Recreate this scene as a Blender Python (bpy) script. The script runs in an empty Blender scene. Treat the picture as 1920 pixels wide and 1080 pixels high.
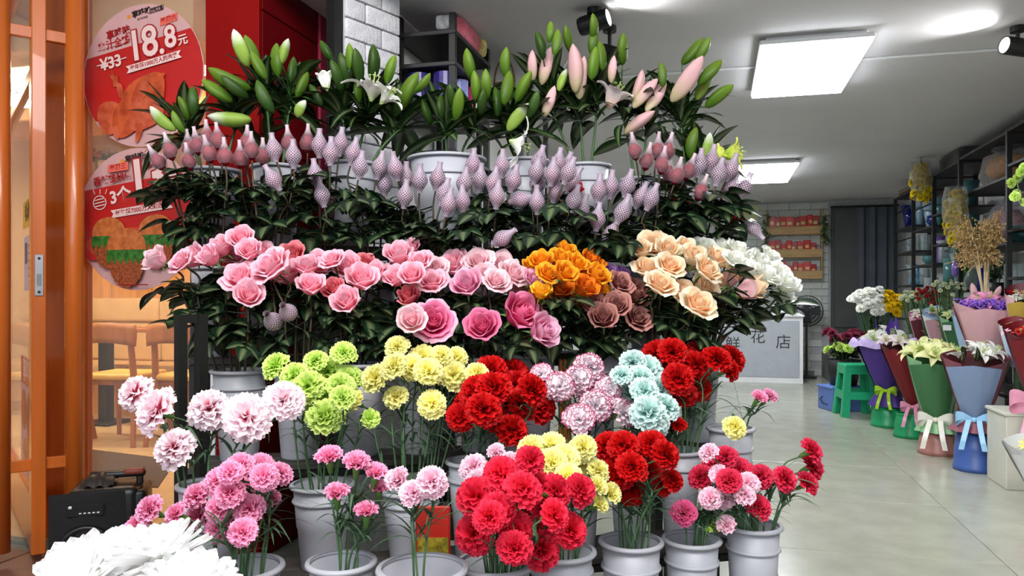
import bpy, bmesh, math, random
from math import sin, cos, pi, radians, sqrt, atan2
from mathutils import Vector, Matrix, Quaternion

SC = bpy.context.scene
COL = SC.collection
R = random.Random(7)

# ---------------------------------------------------------------- camera
F = 1450.0            # focal length in pixels of the 1920 x 1080 frame
HZ = 557.0            # row of the horizon
TH = radians(14.7)    # the camera looks a little left of the shop's long axis
CT, ST = cos(TH), sin(TH)
CAMH = 1.15
cam_d = bpy.data.cameras.new('camera')
cam = bpy.data.objects.new('camera', cam_d)
COL.objects.link(cam)
cam.location = (0, 0, CAMH)
cam.rotation_euler = (pi / 2, 0, TH)
cam_d.sensor_width = 36
cam_d.lens = F / 1920 * 36
cam_d.shift_y = (HZ - 540) / 1920
cam_d.clip_start = 0.02
SC.camera = cam

# ---------------------------------------------------------------- world, lights, exposure
w = bpy.data.worlds.new('street_sky')
SC.world = w
w.use_nodes = True
w.node_tree.nodes['Background'].inputs[0].default_value = (0.80, 0.88, 1.0, 1)
w.node_tree.nodes['Background'].inputs[1].default_value = 0.20


def area_light(name, loc, target, size, size_y, power, color):
    d = bpy.data.lights.new(name, 'AREA')
    d.shape = 'RECTANGLE'
    d.size, d.size_y = size, size_y
    d.energy = power
    d.color = color
    o = bpy.data.objects.new(name, d)
    COL.objects.link(o)
    o.location = loc
    o.rotation_euler = (Vector(target) - Vector(loc)).to_track_quat('-Z', 'Y').to_euler()
    return o


# unseen key light added above the street, shining down on the flower stand
area_light('shopfront_key_light', (-0.1, 0.35, 3.0), (-0.2, 2.3, 0.9), 3.4, 0.7, 98, (1.0, 0.97, 0.95))
# daylight from the open street behind the photographer
area_light('street_daylight', (-0.6, -3.2, 2.6), (0.0, 2.5, 0.8), 5.0, 3.0, 118, (0.90, 0.95, 1.0))

VS = SC.view_settings
VS.view_transform = 'Standard'
VS.look = 'None'
VS.exposure = 0.55
VS.gamma = 1.0
VS.use_curve_mapping = False


# ---------------------------------------------------------------- positions
def P(px, py, D):
    """point seen at a pixel of the photograph at depth D along the view axis"""
    X = (px - 960) / F * D
    return Vector((X * CT - D * ST, X * ST + D * CT, CAMH - (py - HZ) / F * D))


def PY(px, py, y):
    """point seen at a pixel, on the plane y = const of the shop"""
    u = (px - 960) / F
    return P(px, py, y / (CT + ST * u))


def PX(px, py, x):
    u = (px - 960) / F
    return P(px, py, x / (u * CT - ST))


def PZ(px, py, z):
    return P(px, py, (CAMH - z) * F / (py - HZ))


RIGHT = Vector((CT, ST, 0))
FWD = Vector((-ST, CT, 0))
UP = Vector((0, 0, 1))


def rr(a, b):
    return R.uniform(a, b)


# ---------------------------------------------------------------- materials
MATS = {}


def N(nt, t, **kw):
    n = nt.nodes.new(t)
    for k, v in kw.items():
        setattr(n, k, v)
    return n


def lin(c):
    """sRGB 0-255 triple to linear"""
    r = []
    for x in c:
        x = x / 255.0
        r.append(x / 12.92 if x <= 0.04045 else ((x + 0.055) / 1.055) ** 2.4)
    return (r[0], r[1], r[2], 1.0)


def new_mat(name):
    m = bpy.data.materials.new(name)
    m.use_nodes = True
    nt = m.node_tree
    for n in list(nt.nodes):
        nt.nodes.remove(n)
    out = N(nt, 'ShaderNodeOutputMaterial')
    return m, nt, out


def mixrgb(nt, fac, a, b, blend='MIX'):
    n = N(nt, 'ShaderNodeMix', data_type='RGBA', blend_type=blend)
    for sock, v in ((n.inputs[0], fac), (n.inputs[6], a), (n.inputs[7], b)):
        if hasattr(v, 'is_linked') or hasattr(v, 'links'):
            nt.links.new(v, sock)
        else:
            sock.default_value = v
    return n.outputs[2]


def pm(name, col, rough=0.5, metal=0.0, var=0.12, scale=9.0, bump=0.0, bscale=60.0, emit=0.0, coat=0.0,
       col2=None, stretch=None, detail=3.0, spec=0.5):
    """procedural surface: colour broken by noise, optional fine relief"""
    if name in MATS:
        return MATS[name]
    m, nt, out = new_mat(name)
    b = N(nt, 'ShaderNodeBsdfPrincipled')
    nt.links.new(b.outputs[0], out.inputs[0])
    b.inputs['Roughness'].default_value = rough
    b.inputs['Metallic'].default_value = metal
    b.inputs['Specular IOR Level'].default_value = spec
    if coat:
        b.inputs['Coat Weight'].default_value = coat
    c = lin(col)
    tc = N(nt, 'ShaderNodeTexCoord')
    vec = tc.outputs['Object']
    if stretch:
        mp = N(nt, 'ShaderNodeMapping')
        mp.inputs['Scale'].default_value = stretch
        nt.links.new(vec, mp.inputs[0])
        vec = mp.outputs[0]
    nz = N(nt, 'ShaderNodeTexNoise')
    nz.inputs['Scale'].default_value = scale
    nz.inputs['Detail'].default_value = detail
    nt.links.new(vec, nz.inputs['Vector'])
    if col2 is None:
        lo = tuple(x * (1 - var) for x in c[:3]) + (1,)
        hi = tuple(min(1, x * (1 + var)) for x in c[:3]) + (1,)
    else:
        lo, hi = c, lin(col2)
    mr = N(nt, 'ShaderNodeMapRange')
    mr.inputs[1].default_value = 0.36
    mr.inputs[2].default_value = 0.64
    nt.links.new(nz.outputs[0], mr.inputs[0])
    colr = mixrgb(nt, mr.outputs[0], lo, hi)
    nt.links.new(colr, b.inputs['Base Color'])
    if bump:
        n2 = N(nt, 'ShaderNodeTexNoise')
        n2.inputs['Scale'].default_value = bscale
        n2.inputs['Detail'].default_value = 4
        nt.links.new(vec, n2.inputs['Vector'])
        bp = N(nt, 'ShaderNodeBump')
        bp.inputs['Strength'].default_value = bump
        bp.inputs['Distance'].default_value = 0.01
        nt.links.new(n2.outputs[0], bp.inputs['Height'])
        nt.links.new(bp.outputs[0], b.inputs['Normal'])
    if emit:
        nt.links.new(colr, b.inputs['Emission Color'])
        b.inputs['Emission Strength'].default_value = emit
    MATS[name] = m
    return m


def petal_mat(name, base, edge, lo=0.55, hi=0.95, trans=0.28, jitter=0.10, streak=0.0, rough=0.6):
    """petal: colour runs from base to edge along the stored attribute, light passes through a little"""
    if name in MATS:
        return MATS[name]
    m, nt, out = new_mat(name)
    at = N(nt, 'ShaderNodeAttribute', attribute_name='edge')
    mr = N(nt, 'ShaderNodeMapRange')
    mr.inputs[1].default_value = lo
    mr.inputs[2].default_value = hi
    fac = at.outputs['Fac']
    if streak:
        tc = N(nt, 'ShaderNodeTexCoord')
        nz = N(nt, 'ShaderNodeTexNoise')
        nz.inputs['Scale'].default_value = 7
        nz.inputs['Detail'].default_value = 3
        nt.links.new(tc.outputs['Object'], nz.inputs['Vector'])
        ma = N(nt, 'ShaderNodeMath', operation='MULTIPLY_ADD')
        nt.links.new(nz.outputs[0], ma.inputs[0])
        ma.inputs[1].default_value = streak
        sb = N(nt, 'ShaderNodeMath', operation='SUBTRACT')
        nt.links.new(fac, sb.inputs[0])
        sb.inputs[1].default_value = streak * 0.5
        nt.links.new(sb.outputs[0], ma.inputs[2])
        fac = ma.outputs[0]
    nt.links.new(fac, mr.inputs[0])
    c = mixrgb(nt, mr.outputs[0], lin(base), lin(edge))
    oi = N(nt, 'ShaderNodeObjectInfo')
    hs = N(nt, 'ShaderNodeHueSaturation')
    v = N(nt, 'ShaderNodeMapRange')
    v.inputs[3].default_value = 1 - jitter
    v.inputs[4].default_value = 1 + jitter
    nt.links.new(oi.outputs['Random'], v.inputs[0])
    nt.links.new(v.outputs[0], hs.inputs['Value'])
    nt.links.new(c, hs.inputs['Color'])
    b = N(nt, 'ShaderNodeBsdfPrincipled')
    b.inputs['Roughness'].default_value = rough
    b.inputs['Specular IOR Level'].default_value = 0.25
    nt.links.new(hs.outputs[0], b.inputs['Base Color'])
    t = N(nt, 'ShaderNodeBsdfTranslucent')
    nt.links.new(hs.outputs[0], t.inputs[0])
    mx = N(nt, 'ShaderNodeMixShader')
    mx.inputs[0].default_value = trans
    nt.links.new(b.outputs[0], mx.inputs[1])
    nt.links.new(t.outputs[0], mx.inputs[2])
    nt.links.new(mx.outputs[0], out.inputs[0])
    MATS[name] = m
    return m


def leaf_mat(name, a, b_, rough=0.42, trans=0.12):
    if name in MATS:
        return MATS[name]
    m, nt, out = new_mat(name)
    oi = N(nt, 'ShaderNodeObjectInfo')
    tc = N(nt, 'ShaderNodeTexCoord')
    nz = N(nt, 'ShaderNodeTexNoise')
    nz.inputs['Scale'].default_value = 12
    nt.links.new(tc.outputs['Object'], nz.inputs['Vector'])
    ad = N(nt, 'ShaderNodeMath', operation='ADD')
    nt.links.new(oi.outputs['Random'], ad.inputs[0])
    nt.links.new(nz.outputs[0], ad.inputs[1])
    mr = N(nt, 'ShaderNodeMapRange')
    mr.inputs[1].default_value = 0.4
    mr.inputs[2].default_value = 1.6
    nt.links.new(ad.outputs[0], mr.inputs[0])
    c = mixrgb(nt, mr.outputs[0], lin(a), lin(b_))
    at = N(nt, 'ShaderNodeAttribute', attribute_name='edge')
    c = mixrgb(nt, at.outputs['Fac'], c, mixrgb(nt, 0.35, c, (0.35, 0.45, 0.2, 1)))
    b = N(nt, 'ShaderNodeBsdfPrincipled')
    b.inputs['Roughness'].default_value = rough
    nt.links.new(c, b.inputs['Base Color'])
    t = N(nt, 'ShaderNodeBsdfTranslucent')
    nt.links.new(c, t.inputs[0])
    mx = N(nt, 'ShaderNodeMixShader')
    mx.inputs[0].default_value = trans
    nt.links.new(b.outputs[0], mx.inputs[1])
    nt.links.new(t.outputs[0], mx.inputs[2])
    nt.links.new(mx.outputs[0], out.inputs[0])
    MATS[name] = m
    return m


def glass_mat(name, tint, clear=0.85, rough=0.05):
    """thin clear sheet or vessel: mostly see-through, tinted, with a reflection"""
    if name in MATS:
        return MATS[name]
    m, nt, out = new_mat(name)
    tr = N(nt, 'ShaderNodeBsdfTransparent')
    tr.inputs[0].default_value = lin(tint)
    gl = N(nt, 'ShaderNodeBsdfPrincipled')
    gl.inputs['Base Color'].default_value = lin(tint)
    gl.inputs['Roughness'].default_value = rough
    lw = N(nt, 'ShaderNodeLayerWeight')
    lw.inputs[0].default_value = 0.25
    mr = N(nt, 'ShaderNodeMapRange')
    mr.inputs[3].default_value = 1 - clear
    mr.inputs[4].default_value = min(1, 1 - clear + 0.45)
    nt.links.new(lw.outputs['Fresnel'], mr.inputs[0])
    mx = N(nt, 'ShaderNodeMixShader')
    nt.links.new(mr.outputs[0], mx.inputs[0])
    nt.links.new(tr.outputs[0], mx.inputs[1])
    nt.links.new(gl.outputs[0], mx.inputs[2])
    nt.links.new(mx.outputs[0], out.inputs[0])
    MATS[name] = m
    return m


def net_mat(name, col, nu, nv, wd, haze):
    """knitted net: white strands with open diamonds between"""
    if name in MATS:
        return MATS[name]
    m, nt, out = new_mat(name)
    at = N(nt, 'ShaderNodeAttribute', attribute_name='uvw')
    sp = N(nt, 'ShaderNodeSeparateXYZ')
    nt.links.new(at.outputs['Vector'], sp.inputs[0])
    res = []
    for sgn in (1, -1):
        a = N(nt, 'ShaderNodeMath', operation='MULTIPLY')
        nt.links.new(sp.outputs[0], a.inputs[0])
        a.inputs[1].default_value = nu
        b = N(nt, 'ShaderNodeMath', operation='MULTIPLY_ADD')
        nt.links.new(sp.outputs[1], b.inputs[0])
        b.inputs[1].default_value = nv * sgn
        nt.links.new(a.outputs[0], b.inputs[2])
        fr = N(nt, 'ShaderNodeMath', operation='FRACT')
        nt.links.new(b.outputs[0], fr.inputs[0])
        lt = N(nt, 'ShaderNodeMath', operation='LESS_THAN')
        nt.links.new(fr.outputs[0], lt.inputs[0])
        lt.inputs[1].default_value = wd
        res.append(lt.outputs[0])
    mxm = N(nt, 'ShaderNodeMath', operation='MAXIMUM')
    nt.links.new(res[0], mxm.inputs[0])
    nt.links.new(res[1], mxm.inputs[1])
    fl = N(nt, 'ShaderNodeMath', operation='MAXIMUM')
    nt.links.new(mxm.outputs[0], fl.inputs[0])
    nk = N(nt, 'ShaderNodeMapRange')          # the gathered neck is denser than the bulb
    nk.inputs[1].default_value = 0.52
    nk.inputs[2].default_value = 0.86
    nk.inputs[3].default_value = haze
    nk.inputs[4].default_value = 0.85
    nt.links.new(sp.outputs[1], nk.inputs[0])
    nt.links.new(nk.outputs[0], fl.inputs[1])
    b = N(nt, 'ShaderNodeBsdfPrincipled')
    b.inputs['Base Color'].default_value = lin(col)
    b.inputs['Roughness'].default_value = 0.5
    tr = N(nt, 'ShaderNodeBsdfTransparent')
    mx = N(nt, 'ShaderNodeMixShader')
    nt.links.new(fl.outputs[0], mx.inputs[0])
    nt.links.new(tr.outputs[0], mx.inputs[1])
    nt.links.new(b.outputs[0], mx.inputs[2])
    nt.links.new(mx.outputs[0], out.inputs[0])
    MATS[name] = m
    return m


def lamp_mat(name, col, strength):
    if name in MATS:
        return MATS[name]
    m, nt, out = new_mat(name)
    e = N(nt, 'ShaderNodeEmission')
    e.inputs[0].default_value = lin(col)
    e.inputs[1].default_value = strength
    nt.links.new(e.outputs[0], out.inputs[0])
    MATS[name] = m
    return m


# ---------------------------------------------------------------- mesh building
class MB:
    def __init__(s):
        s.v, s.f, s.e, s.u = [], [], [], []

    def add(s, vs, fs, e=None, u=None):
        o = len(s.v)
        s.v += [Vector(x) for x in vs]
        s.f += [tuple(i + o for i in q) for q in fs]
        s.e += list(e) if e else [0.0] * len(vs)
        s.u += list(u) if u else [(0, 0, 0)] * len(vs)
        return s

    def box(s, c, d, M=None):
        x, y, z = d[0] / 2, d[1] / 2, d[2] / 2
        vs = [Vector((i * x, j * y, k * z)) for k in (-1, 1) for j in (-1, 1) for i in (-1, 1)]
        if M is not None:
            vs = [M @ p for p in vs]
        vs = [p + Vector(c) for p in vs]
        return s.add(vs, [(0, 2, 3, 1), (4, 5, 7, 6), (0, 1, 5, 4), (2, 6, 7, 3), (0, 4, 6, 2), (1, 3, 7, 5)])

    def box2(s, a, b):
        a, b = Vector(a), Vector(b)
        return s.box((a + b) / 2, [abs(q) for q in (b - a)])

    def rbox(s, c, d, r=0.01, seg=2, M=None):
        bm = bmesh.new()
        bmesh.ops.create_cube(bm, size=1)
        for q in bm.verts:
            q.co = Vector((q.co.x * d[0], q.co.y * d[1], q.co.z * d[2]))
        bmesh.ops.bevel(bm, geom=bm.edges[:], offset=r, segments=seg, profile=0.5, affect='EDGES')
        bm.verts.index_update()
        vs = [q.co.copy() for q in bm.verts]
        if M is not None:
            vs = [M @ p for p in vs]
        s.add([p + Vector(c) for p in vs], [tuple(q.index for q in f.verts) for f in bm.faces])
        bm.free()
        return s

    def tube(s, pts, r, n=6, caps=True):
        pts = [Vector(p) for p in pts]
        m = len(pts)
        rs = r if isinstance(r, (list, tuple)) else [r] * m
        vs, fs = [], []
        ref = None
        for i, p in enumerate(pts):
            t = (pts[min(i + 1, m - 1)] - pts[max(i - 1, 0)])
            if t.length < 1e-9:
                t = Vector((0, 0, 1))
            t.normalize()
            if ref is None:
                ref = t.orthogonal().normalized()
            ref = (ref - t * ref.dot(t))
            if ref.length < 1e-6:
                ref = t.orthogonal()
            ref.normalize()
            b = t.cross(ref)
            for k in range(n):
                a = 2 * pi * k / n
                vs.append(p + (ref * cos(a) + b * sin(a)) * rs[i])
        for i in range(m - 1):
            for k in range(n):
                k2 = (k + 1) % n
                fs.append((i * n + k, i * n + k2, (i + 1) * n + k2, (i + 1) * n + k))
        if caps:
            fs.append(tuple(reversed(range(n))))
            fs.append(tuple((m - 1) * n + k for k in range(n)))
        return s.add(vs, fs)

    def lathe(s, prof, n=24, c=(0, 0, 0), M=None, seam=False, ev=None):
        vs, fs, us, es = [], [], [], []
        cols = n + 1 if seam else n
        for i, (r, z) in enumerate(prof):
            for k in range(cols):
                a = 2 * pi * k / n
                p = Vector((r * cos(a), r * sin(a), z))
                if M is not None:
                    p = M @ p
                vs.append(p + Vector(c))
                us.append((k / n, i / (len(prof) - 1), 0))
                es.append(i / (len(prof) - 1) if ev is None else ev[i])
        for i in range(len(prof) - 1):
            for k in range(n):
                k2 = k + 1 if seam else (k + 1) % n
                fs.append((i * cols + k, i * cols + k2, (i + 1) * cols + k2, (i + 1) * cols + k))
        return s.add(vs, fs, es, us)

    def grid(s, fn, nu, nv, ev=None):
        """fn(a, t): a in -1..1 across, t in 0..1 along"""
        vs, fs, es, us = [], [], [], []
        for j in range(nv + 1):
            t = j / nv
            for i in range(nu + 1):
                a = -1 + 2 * i / nu
                vs.append(Vector(fn(a, t)))
                es.append(ev(a, t) if ev else t)
                us.append(((a + 1) / 2, t, 0))
        q = nu + 1
        for j in range(nv):
            for i in range(nu):
                fs.append((j * q + i, j * q + i + 1, (j + 1) * q + i + 1, (j + 1) * q + i))
        return s.add(vs, fs, es, us)

    def slab(s, outline, th, M=None):
        """flat outline in x, z pulled out by th along -y"""
        n = len(outline)
        vs = [Vector((x, 0, z)) for x, z in outline] + [Vector((x, -th, z)) for x, z in outline]
        if M is not None:
            vs = [M @ p for p in vs]
        fs = [tuple(range(n)), tuple(reversed(range(n, 2 * n)))]
        for i in range(n):
            k = (i + 1) % n
            fs.append((i, i + n, k + n, k))
        return s.add(vs, fs)

    def mesh(s, name, mat=None, smooth=False):
        me = bpy.data.meshes.new(name)
        me.from_pydata([tuple(p) for p in s.v], [], s.f)
        a = me.attributes.new('edge', 'FLOAT', 'POINT')
        a.data.foreach_set('value', s.e)
        if any(x != (0, 0, 0) for x in s.u):
            a = me.attributes.new('uvw', 'FLOAT_VECTOR', 'POINT')
            a.data.foreach_set('vector', [c for q in s.u for c in q])
        if mat:
            me.materials.append(mat)
        if smooth:
            me.polygons.foreach_set('use_smooth', [True] * len(me.polygons))
        me.update()
        return me

    def ob(s, name, mat, parent=None, smooth=False, **kw):
        return ob(name, s.mesh(name, mat, smooth), parent, **kw)


def ob(name, me, parent=None, M=None, loc=None, label=None, cat=None, group=None, kind=None):
    o = bpy.data.objects.new(name, me)
    COL.objects.link(o)
    if parent is not None:
        o.parent = parent
    if M is not None:
        o.matrix_basis = M
    elif loc is not None:
        o.location = loc
    if label:
        o['label'] = label
    if cat:
        o['category'] = cat
    if group:
        o['group'] = group
    if kind:
        o['kind'] = kind
    return o


def thing(name, label, cat, loc=(0, 0, 0), rz=0.0, group=None):
    o = ob(name, None, loc=loc, label=label, cat=cat, group=group)
    o.rotation_euler = (0, 0, rz)
    o.empty_display_size = 0.05
    return o


def copy_tree(o, loc=None, rz=None, label=None, parent=None):
    c = o.copy()
    COL.objects.link(c)
    if parent is not None:
        c.parent = parent
    if loc is not None:
        c.location = loc
    if rz is not None:
        c.rotation_euler = (0, 0, rz)
    if label:
        c['label'] = label
    for ch in o.children:
        copy_tree(ch, parent=c)
    return c


def struct(name, mb, mat, label, smooth=False):
    return mb.ob(name, mat, smooth=smooth, kind='structure', label=label)


def dirM(p, d, roll=0.0, s=1.0):
    """matrix that puts local z along d at p"""
    d = Vector(d).normalized()
    q = d.to_track_quat('Z', 'Y') @ Quaternion((0, 0, 1), roll)
    sv = s if isinstance(s, (tuple, list, Vector)) else (s, s, s)
    return Matrix.LocRotScale(Vector(p), q, Vector(sv))


TXT = {}


def text(name, body, size, mat, parent, loc, rot=(pi / 2, 0, 0), bold=0.0, th=0.0006, shear=0.0, align='CENTER'):
    cu = bpy.data.curves.new(name, 'FONT')
    cu.body = body
    cu.size = size
    cu.offset = bold
    cu.extrude = th
    cu.shear = shear
    cu.align_x = align
    cu.align_y = 'CENTER'
    cu.resolution_u = 3
    t = bpy.data.objects.new(name, cu)
    COL.objects.link(t)
    dg = bpy.context.evaluated_depsgraph_get()
    dg.update()
    me = bpy.data.meshes.new_from_object(t.evaluated_get(dg))
    bpy.data.objects.remove(t)
    bpy.data.curves.remove(cu)
    me.materials.clear()
    me.materials.append(mat)
    o = ob(name, me, parent)
    o.location = loc
    o.rotation_euler = rot
    return o

# ================================================================ the setting
CEIL = 2.55
BACK = 12.0
white_paint = pm('white_painted_plaster', (206, 204, 200), rough=0.8, var=0.04, scale=2)
ceil_mat = pm('ceiling_paint', (206, 204, 206), rough=0.75, var=0.03, scale=1.5)
tile_mat = pm('glazed_floor_tile', (170, 170, 154), rough=0.22, var=0.07, scale=5, spec=0.5)
grout = pm('grey_grout', (120, 120, 110), rough=0.9)
brick_mat = pm('whitewashed_brick', (205, 205, 210), rough=0.85, var=0.10, scale=25, bump=0.5, bscale=90)
brick_far = pm('painted_brick', (190, 194, 188), rough=0.8, var=0.06, scale=10)
mortar = pm('white_mortar', (170, 170, 172), rough=0.9, var=0.1, scale=30)
black_steel = pm('black_painted_steel', (8, 8, 9), rough=0.5, var=0.2)
dark_wood = pm('dark_shelf_board', (28, 26, 27), rough=0.5, var=0.2)

# shop floor: one slab, with its tiles as pieces
fl = struct('floor', MB().box2((-1.95, 1.85, -0.06), (2.7, BACK, -0.004)), grout, 'pale glazed tile floor of the flower shop')
tm = MB().rbox((0, 0, 0), (0.955, 0.965, 0.012), 0.002, 1).mesh('floor_tile', tile_mat)
for i in range(-3, 3):
    for j in range(-2, 9):
        cx, cy = 0.25 + 0.96 * (i + 0.5), 3.75 + 0.97 * (j + 0.5)
        if -1.95 < cx < 2.7 and 1.8 < cy < BACK:
            ob('floor_tile', tm, fl, loc=(cx, cy, -0.006))

struct('ceiling', MB().box2((-1.89, 2.97, CEIL), (2.75, BACK + 0.1, CEIL + 0.08)), ceil_mat, 'smooth grey-white ceiling of the flower shop')
struct('wall_left', MB().box2((-1.62, 3.36, 0), (-1.51, BACK, CEIL)), white_paint, 'plain left wall of the flower shop')
struct('wall_right', MB().box2((2.62, 2.9, 0), (2.72, BACK, CEIL)), white_paint, 'plain right wall behind the vase shelving')

# back wall with painted bricks
wb = struct('wall_back', MB().box2((-2.0, BACK, 0), (2.7, BACK + 0.1, CEIL)), mortar, 'white painted brick back wall of the flower shop')
bm_ = MB().rbox((0, 0, 0), (0.29, 0.02, 0.098), 0.004, 1).mesh('brick', brick_far)
bh = [MB().rbox((0, 0, 0), (w_, 0.02, 0.098), 0.004, 1).mesh('half_brick', brick_far) for w_ in (0.09, 0.235)]
for k in range(24):
    z = 0.06 + k * 0.105
    x = -1.35 + (0.15 if k % 2 else 0)
    while x < 1.36:
        ob('brick', bm_, wb, loc=(x, BACK - 0.008, z))
        x += 0.30
    if z > 0.70:
        ob('brick', bh[k % 2], wb, loc=(1.545 if k % 2 == 0 else 1.4725, BACK - 0.0085, z))

# raised back door with grey curtain and its steps
door_mat = pm('dark_grey_door_leaf', (66, 68, 66), rough=0.6, var=0.08, scale=3)
curtain_mat = pm('grey_curtain_cloth', (74, 80, 88), rough=0.85, var=0.10, scale=6)
d2 = struct('door_2', MB().box2((1.62, 11.93, 0.64), (2.46, 11.99, 2.46)), door_mat, 'dark grey door at the end of the shop')
MB().box2((1.66, 11.90, 0.72), (1.95, 11.93, 2.40)).ob('door_panel', door_mat, d2)
c = MB()
c.grid(lambda a, t: (2.20 + 0.26 * a, 11.86 + 0.035 * sin(a * 11) + 0.01 * sin(a * 23), 0.68 + 1.74 * t), 60, 3)
c.ob('curtain', curtain_mat, d2, smooth=True)
MB().tube([(1.6, 11.87, 2.44), (2.5, 11.87, 2.44)], 0.012, 8).ob('curtain_rod', black_steel, d2)
step_mat = pm('grey_stone_step', (118, 120, 118), rough=0.7, var=0.08, scale=4)
st = struct('trim_1', MB().box2((1.50, 11.2, 0), (2.6, BACK - 0.002, 0.36)), step_mat, 'grey stone steps below the back door')
MB().box2((1.60, 11.55, 0.36), (2.6, BACK - 0.002, 0.64)).ob('upper_step', step_mat, st)
MB().box2((1.50, 11.195, 0.17), (2.6, 11.2, 0.19)).ob('step_joint', grout, st)
MB().box2((-1.5, 11.955, 0.001), (1.395, 11.981, 0.08)).ob('baseboard_back', step_mat, kind='structure', label='grey skirting along the back wall')

# street paving in front of the two shops
pave = pm('reddish_paving_tile', (112, 72, 58), rough=0.6, var=0.15, scale=6)
sg = struct('floor_street', MB().box2((-6, -4, -0.08), (4, 1.85, -0.02)), grout, 'reddish tiled pavement before the shops')
MB().box2((-6, 1.85, -0.08), (-1.95, 2.95, -0.02)).ob('paving_bed', grout, sg)
pt = MB().rbox((0, 0, 0), (0.393, 0.393, 0.016), 0.003, 1).mesh('paving_tile', pave)
for i in range(13):
    for j in range(12):
        x, y = -4.8 + i * 0.4, -1.75 + j * 0.4
        if y > 1.8 and x > -2.1:
            continue
        ob('paving_tile', pt, sg, loc=(x, y, -0.012))

# red corner pillar between the restaurant and the flower shop
red_panel = pm('lit_red_panel', (126, 4, 2), rough=0.6, spec=0.12, var=0.06, scale=3)
shaded_red = pm('shaded_red_panel', (104, 3, 11), rough=0.6, spec=0.15, var=0.06, scale=3)  # the pillar's red again, with the shade on its entrance side put into the colour
pink_strip = pm('crimson_trim_paint', (150, 34, 66), rough=0.45, var=0.05)
pil = struct('wall_pillar', MB().box2((-2.19, 3.02, 0), (-1.95, 3.74, 3.0)), shaded_red, 'red panelled pillar between restaurant and flower shop')
MB().rbox((-2.065, 3.005, 1.5), (0.27, 0.03, 3.0), 0.004, 1).ob('front_panel', red_panel, pil)
for k in range(5):
    MB().rbox((-1.94, 3.265, 0.30 + k * 0.605), (0.02, 0.49, 0.60), 0.003, 1).ob('side_panel', shaded_red, pil)
MB().rbox((-1.935, 3.615, 1.5), (0.03, 0.19, 3.0), 0.004, 1).ob('edge_strip', pink_strip, pil)
MB().rbox((-1.925, 3.755, 1.5), (0.05, 0.05, 3.0), 0.004, 1).ob('shutter_track', black_steel, pil)

# angled whitewashed brick wall behind it, grey stone below
stone = pm('grey_speckled_stone', (112, 112, 110), rough=0.5, var=0.22, scale=40, detail=5)
wa = ob('wall_angle', None, loc=(-1.57, 3.05, 0), kind='structure', label='whitewashed brick pier beside the red pillar')
wa.rotation_euler = (0, 0, atan2(0.927, 0.375))
MB().box2((0, -0.02, 0), (0.33, 0.03, CEIL)).ob('wall_core', mortar, wa)
MB().box2((-0.05, -0.02, 0), (0, 0.03, CEIL)).ob('shutter_track', black_steel, wa)
MB().rbox((0.165, -0.035, 0.475), (0.33, 0.03, 0.95), 0.004, 1).ob('stone_panel', stone, wa)
bm2 = MB().rbox((0, 0, 0), (0.205, 0.02, 0.082), 0.005, 2).mesh('brick', brick_mat, True)
bm3 = MB().rbox((0, 0, 0), (0.108, 0.02, 0.082), 0.005, 2).mesh('half_brick', brick_mat, True)
for k in range(18):
    z = 0.995 + k * 0.088
    xs_ = ((0.107, bm2), (0.271, bm3)) if k % 2 else ((0.058, bm3), (0.222, bm2))
    for x, me_ in xs_:
        ob('brick', me_, wa, loc=(x, -0.028 + rr(-.002, .002), z))

struct('wall_fascia', MB().box2((-1.89, 2.86, CEIL), (2.75, 2.965, 3.1)), white_paint, 'plain fascia board above the shop entrance')

# ---------------------------------------------------------------- restaurant next door
cream = pm('cream_wall_paint', (226, 196, 150), rough=0.8, var=0.04, scale=2)
panel_wood = pm('honey_wood_panel', (205, 148, 88), rough=0.5, var=0.14, scale=4, stretch=(6, 6, 0.6))
orange_wood = pm('orange_stained_wood', (186, 92, 26), rough=0.35, var=0.10, scale=3, stretch=(8, 8, 0.5), coat=0.3)
beige_tile = pm('beige_floor_tile', (196, 168, 128), rough=0.35, var=0.06, scale=4)
RF = struct('floor_restaurant', MB().box2((-8, 2.95, -0.06), (-2.2, 6.9, -0.006)), grout, 'beige tiled floor of the restaurant')
rt = MB().rbox((0, 0, 0), (0.596, 0.596, 0.012), 0.002, 1).mesh('floor_tile', beige_tile)
for i in range(8):
    for j in range(6):
        ob('floor_tile', rt, RF, loc=(-6.7 + i * 0.6, 3.30 + j * 0.6, -0.006))
wr = struct('wall_restaurant', MB().box2((-8, 6.85, 0), (-2.06, 6.95, 3.1)), cream, 'cream rear wall of the restaurant')
for i in range(10):
    MB().rbox((-6.9 + i * 0.5, 6.83, 1.18), (0.494, 0.04, 1.30), 0.004, 1).ob('wood_panel', panel_wood, wr)
struct('wall_restaurant_side', MB().box2((-8.1, 2.95, 0), (-8, 6.95, 3.1)), cream, 'cream side wall of the restaurant')
struct('wall_restaurant_party', MB().box2((-2.2, 3.74, 0), (-2.06, 6.95, 3.1)), panel_wood, 'wood clad wall between restaurant and flower shop')
struct('ceiling_restaurant', MB().box2((-8, 2.95, 2.95), (-2.06, 6.95, 3.05)), cream, 'cream restaurant ceiling')
cr = ob('trim_3', None, loc=(0, 0, 0), kind='structure', label='cream and wooden dropped boxes under the restaurant ceiling')
MB().rbox((-4.6, 4.1, 2.80), (3.4, 0.55, 0.28), 0.01, 1).ob('dropped_box', cream, cr)
MB().rbox((-5.0, 5.95, 2.84), (4.6, 0.7, 0.22), 0.01, 1).ob('dropped_box', panel_wood, cr)

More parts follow.
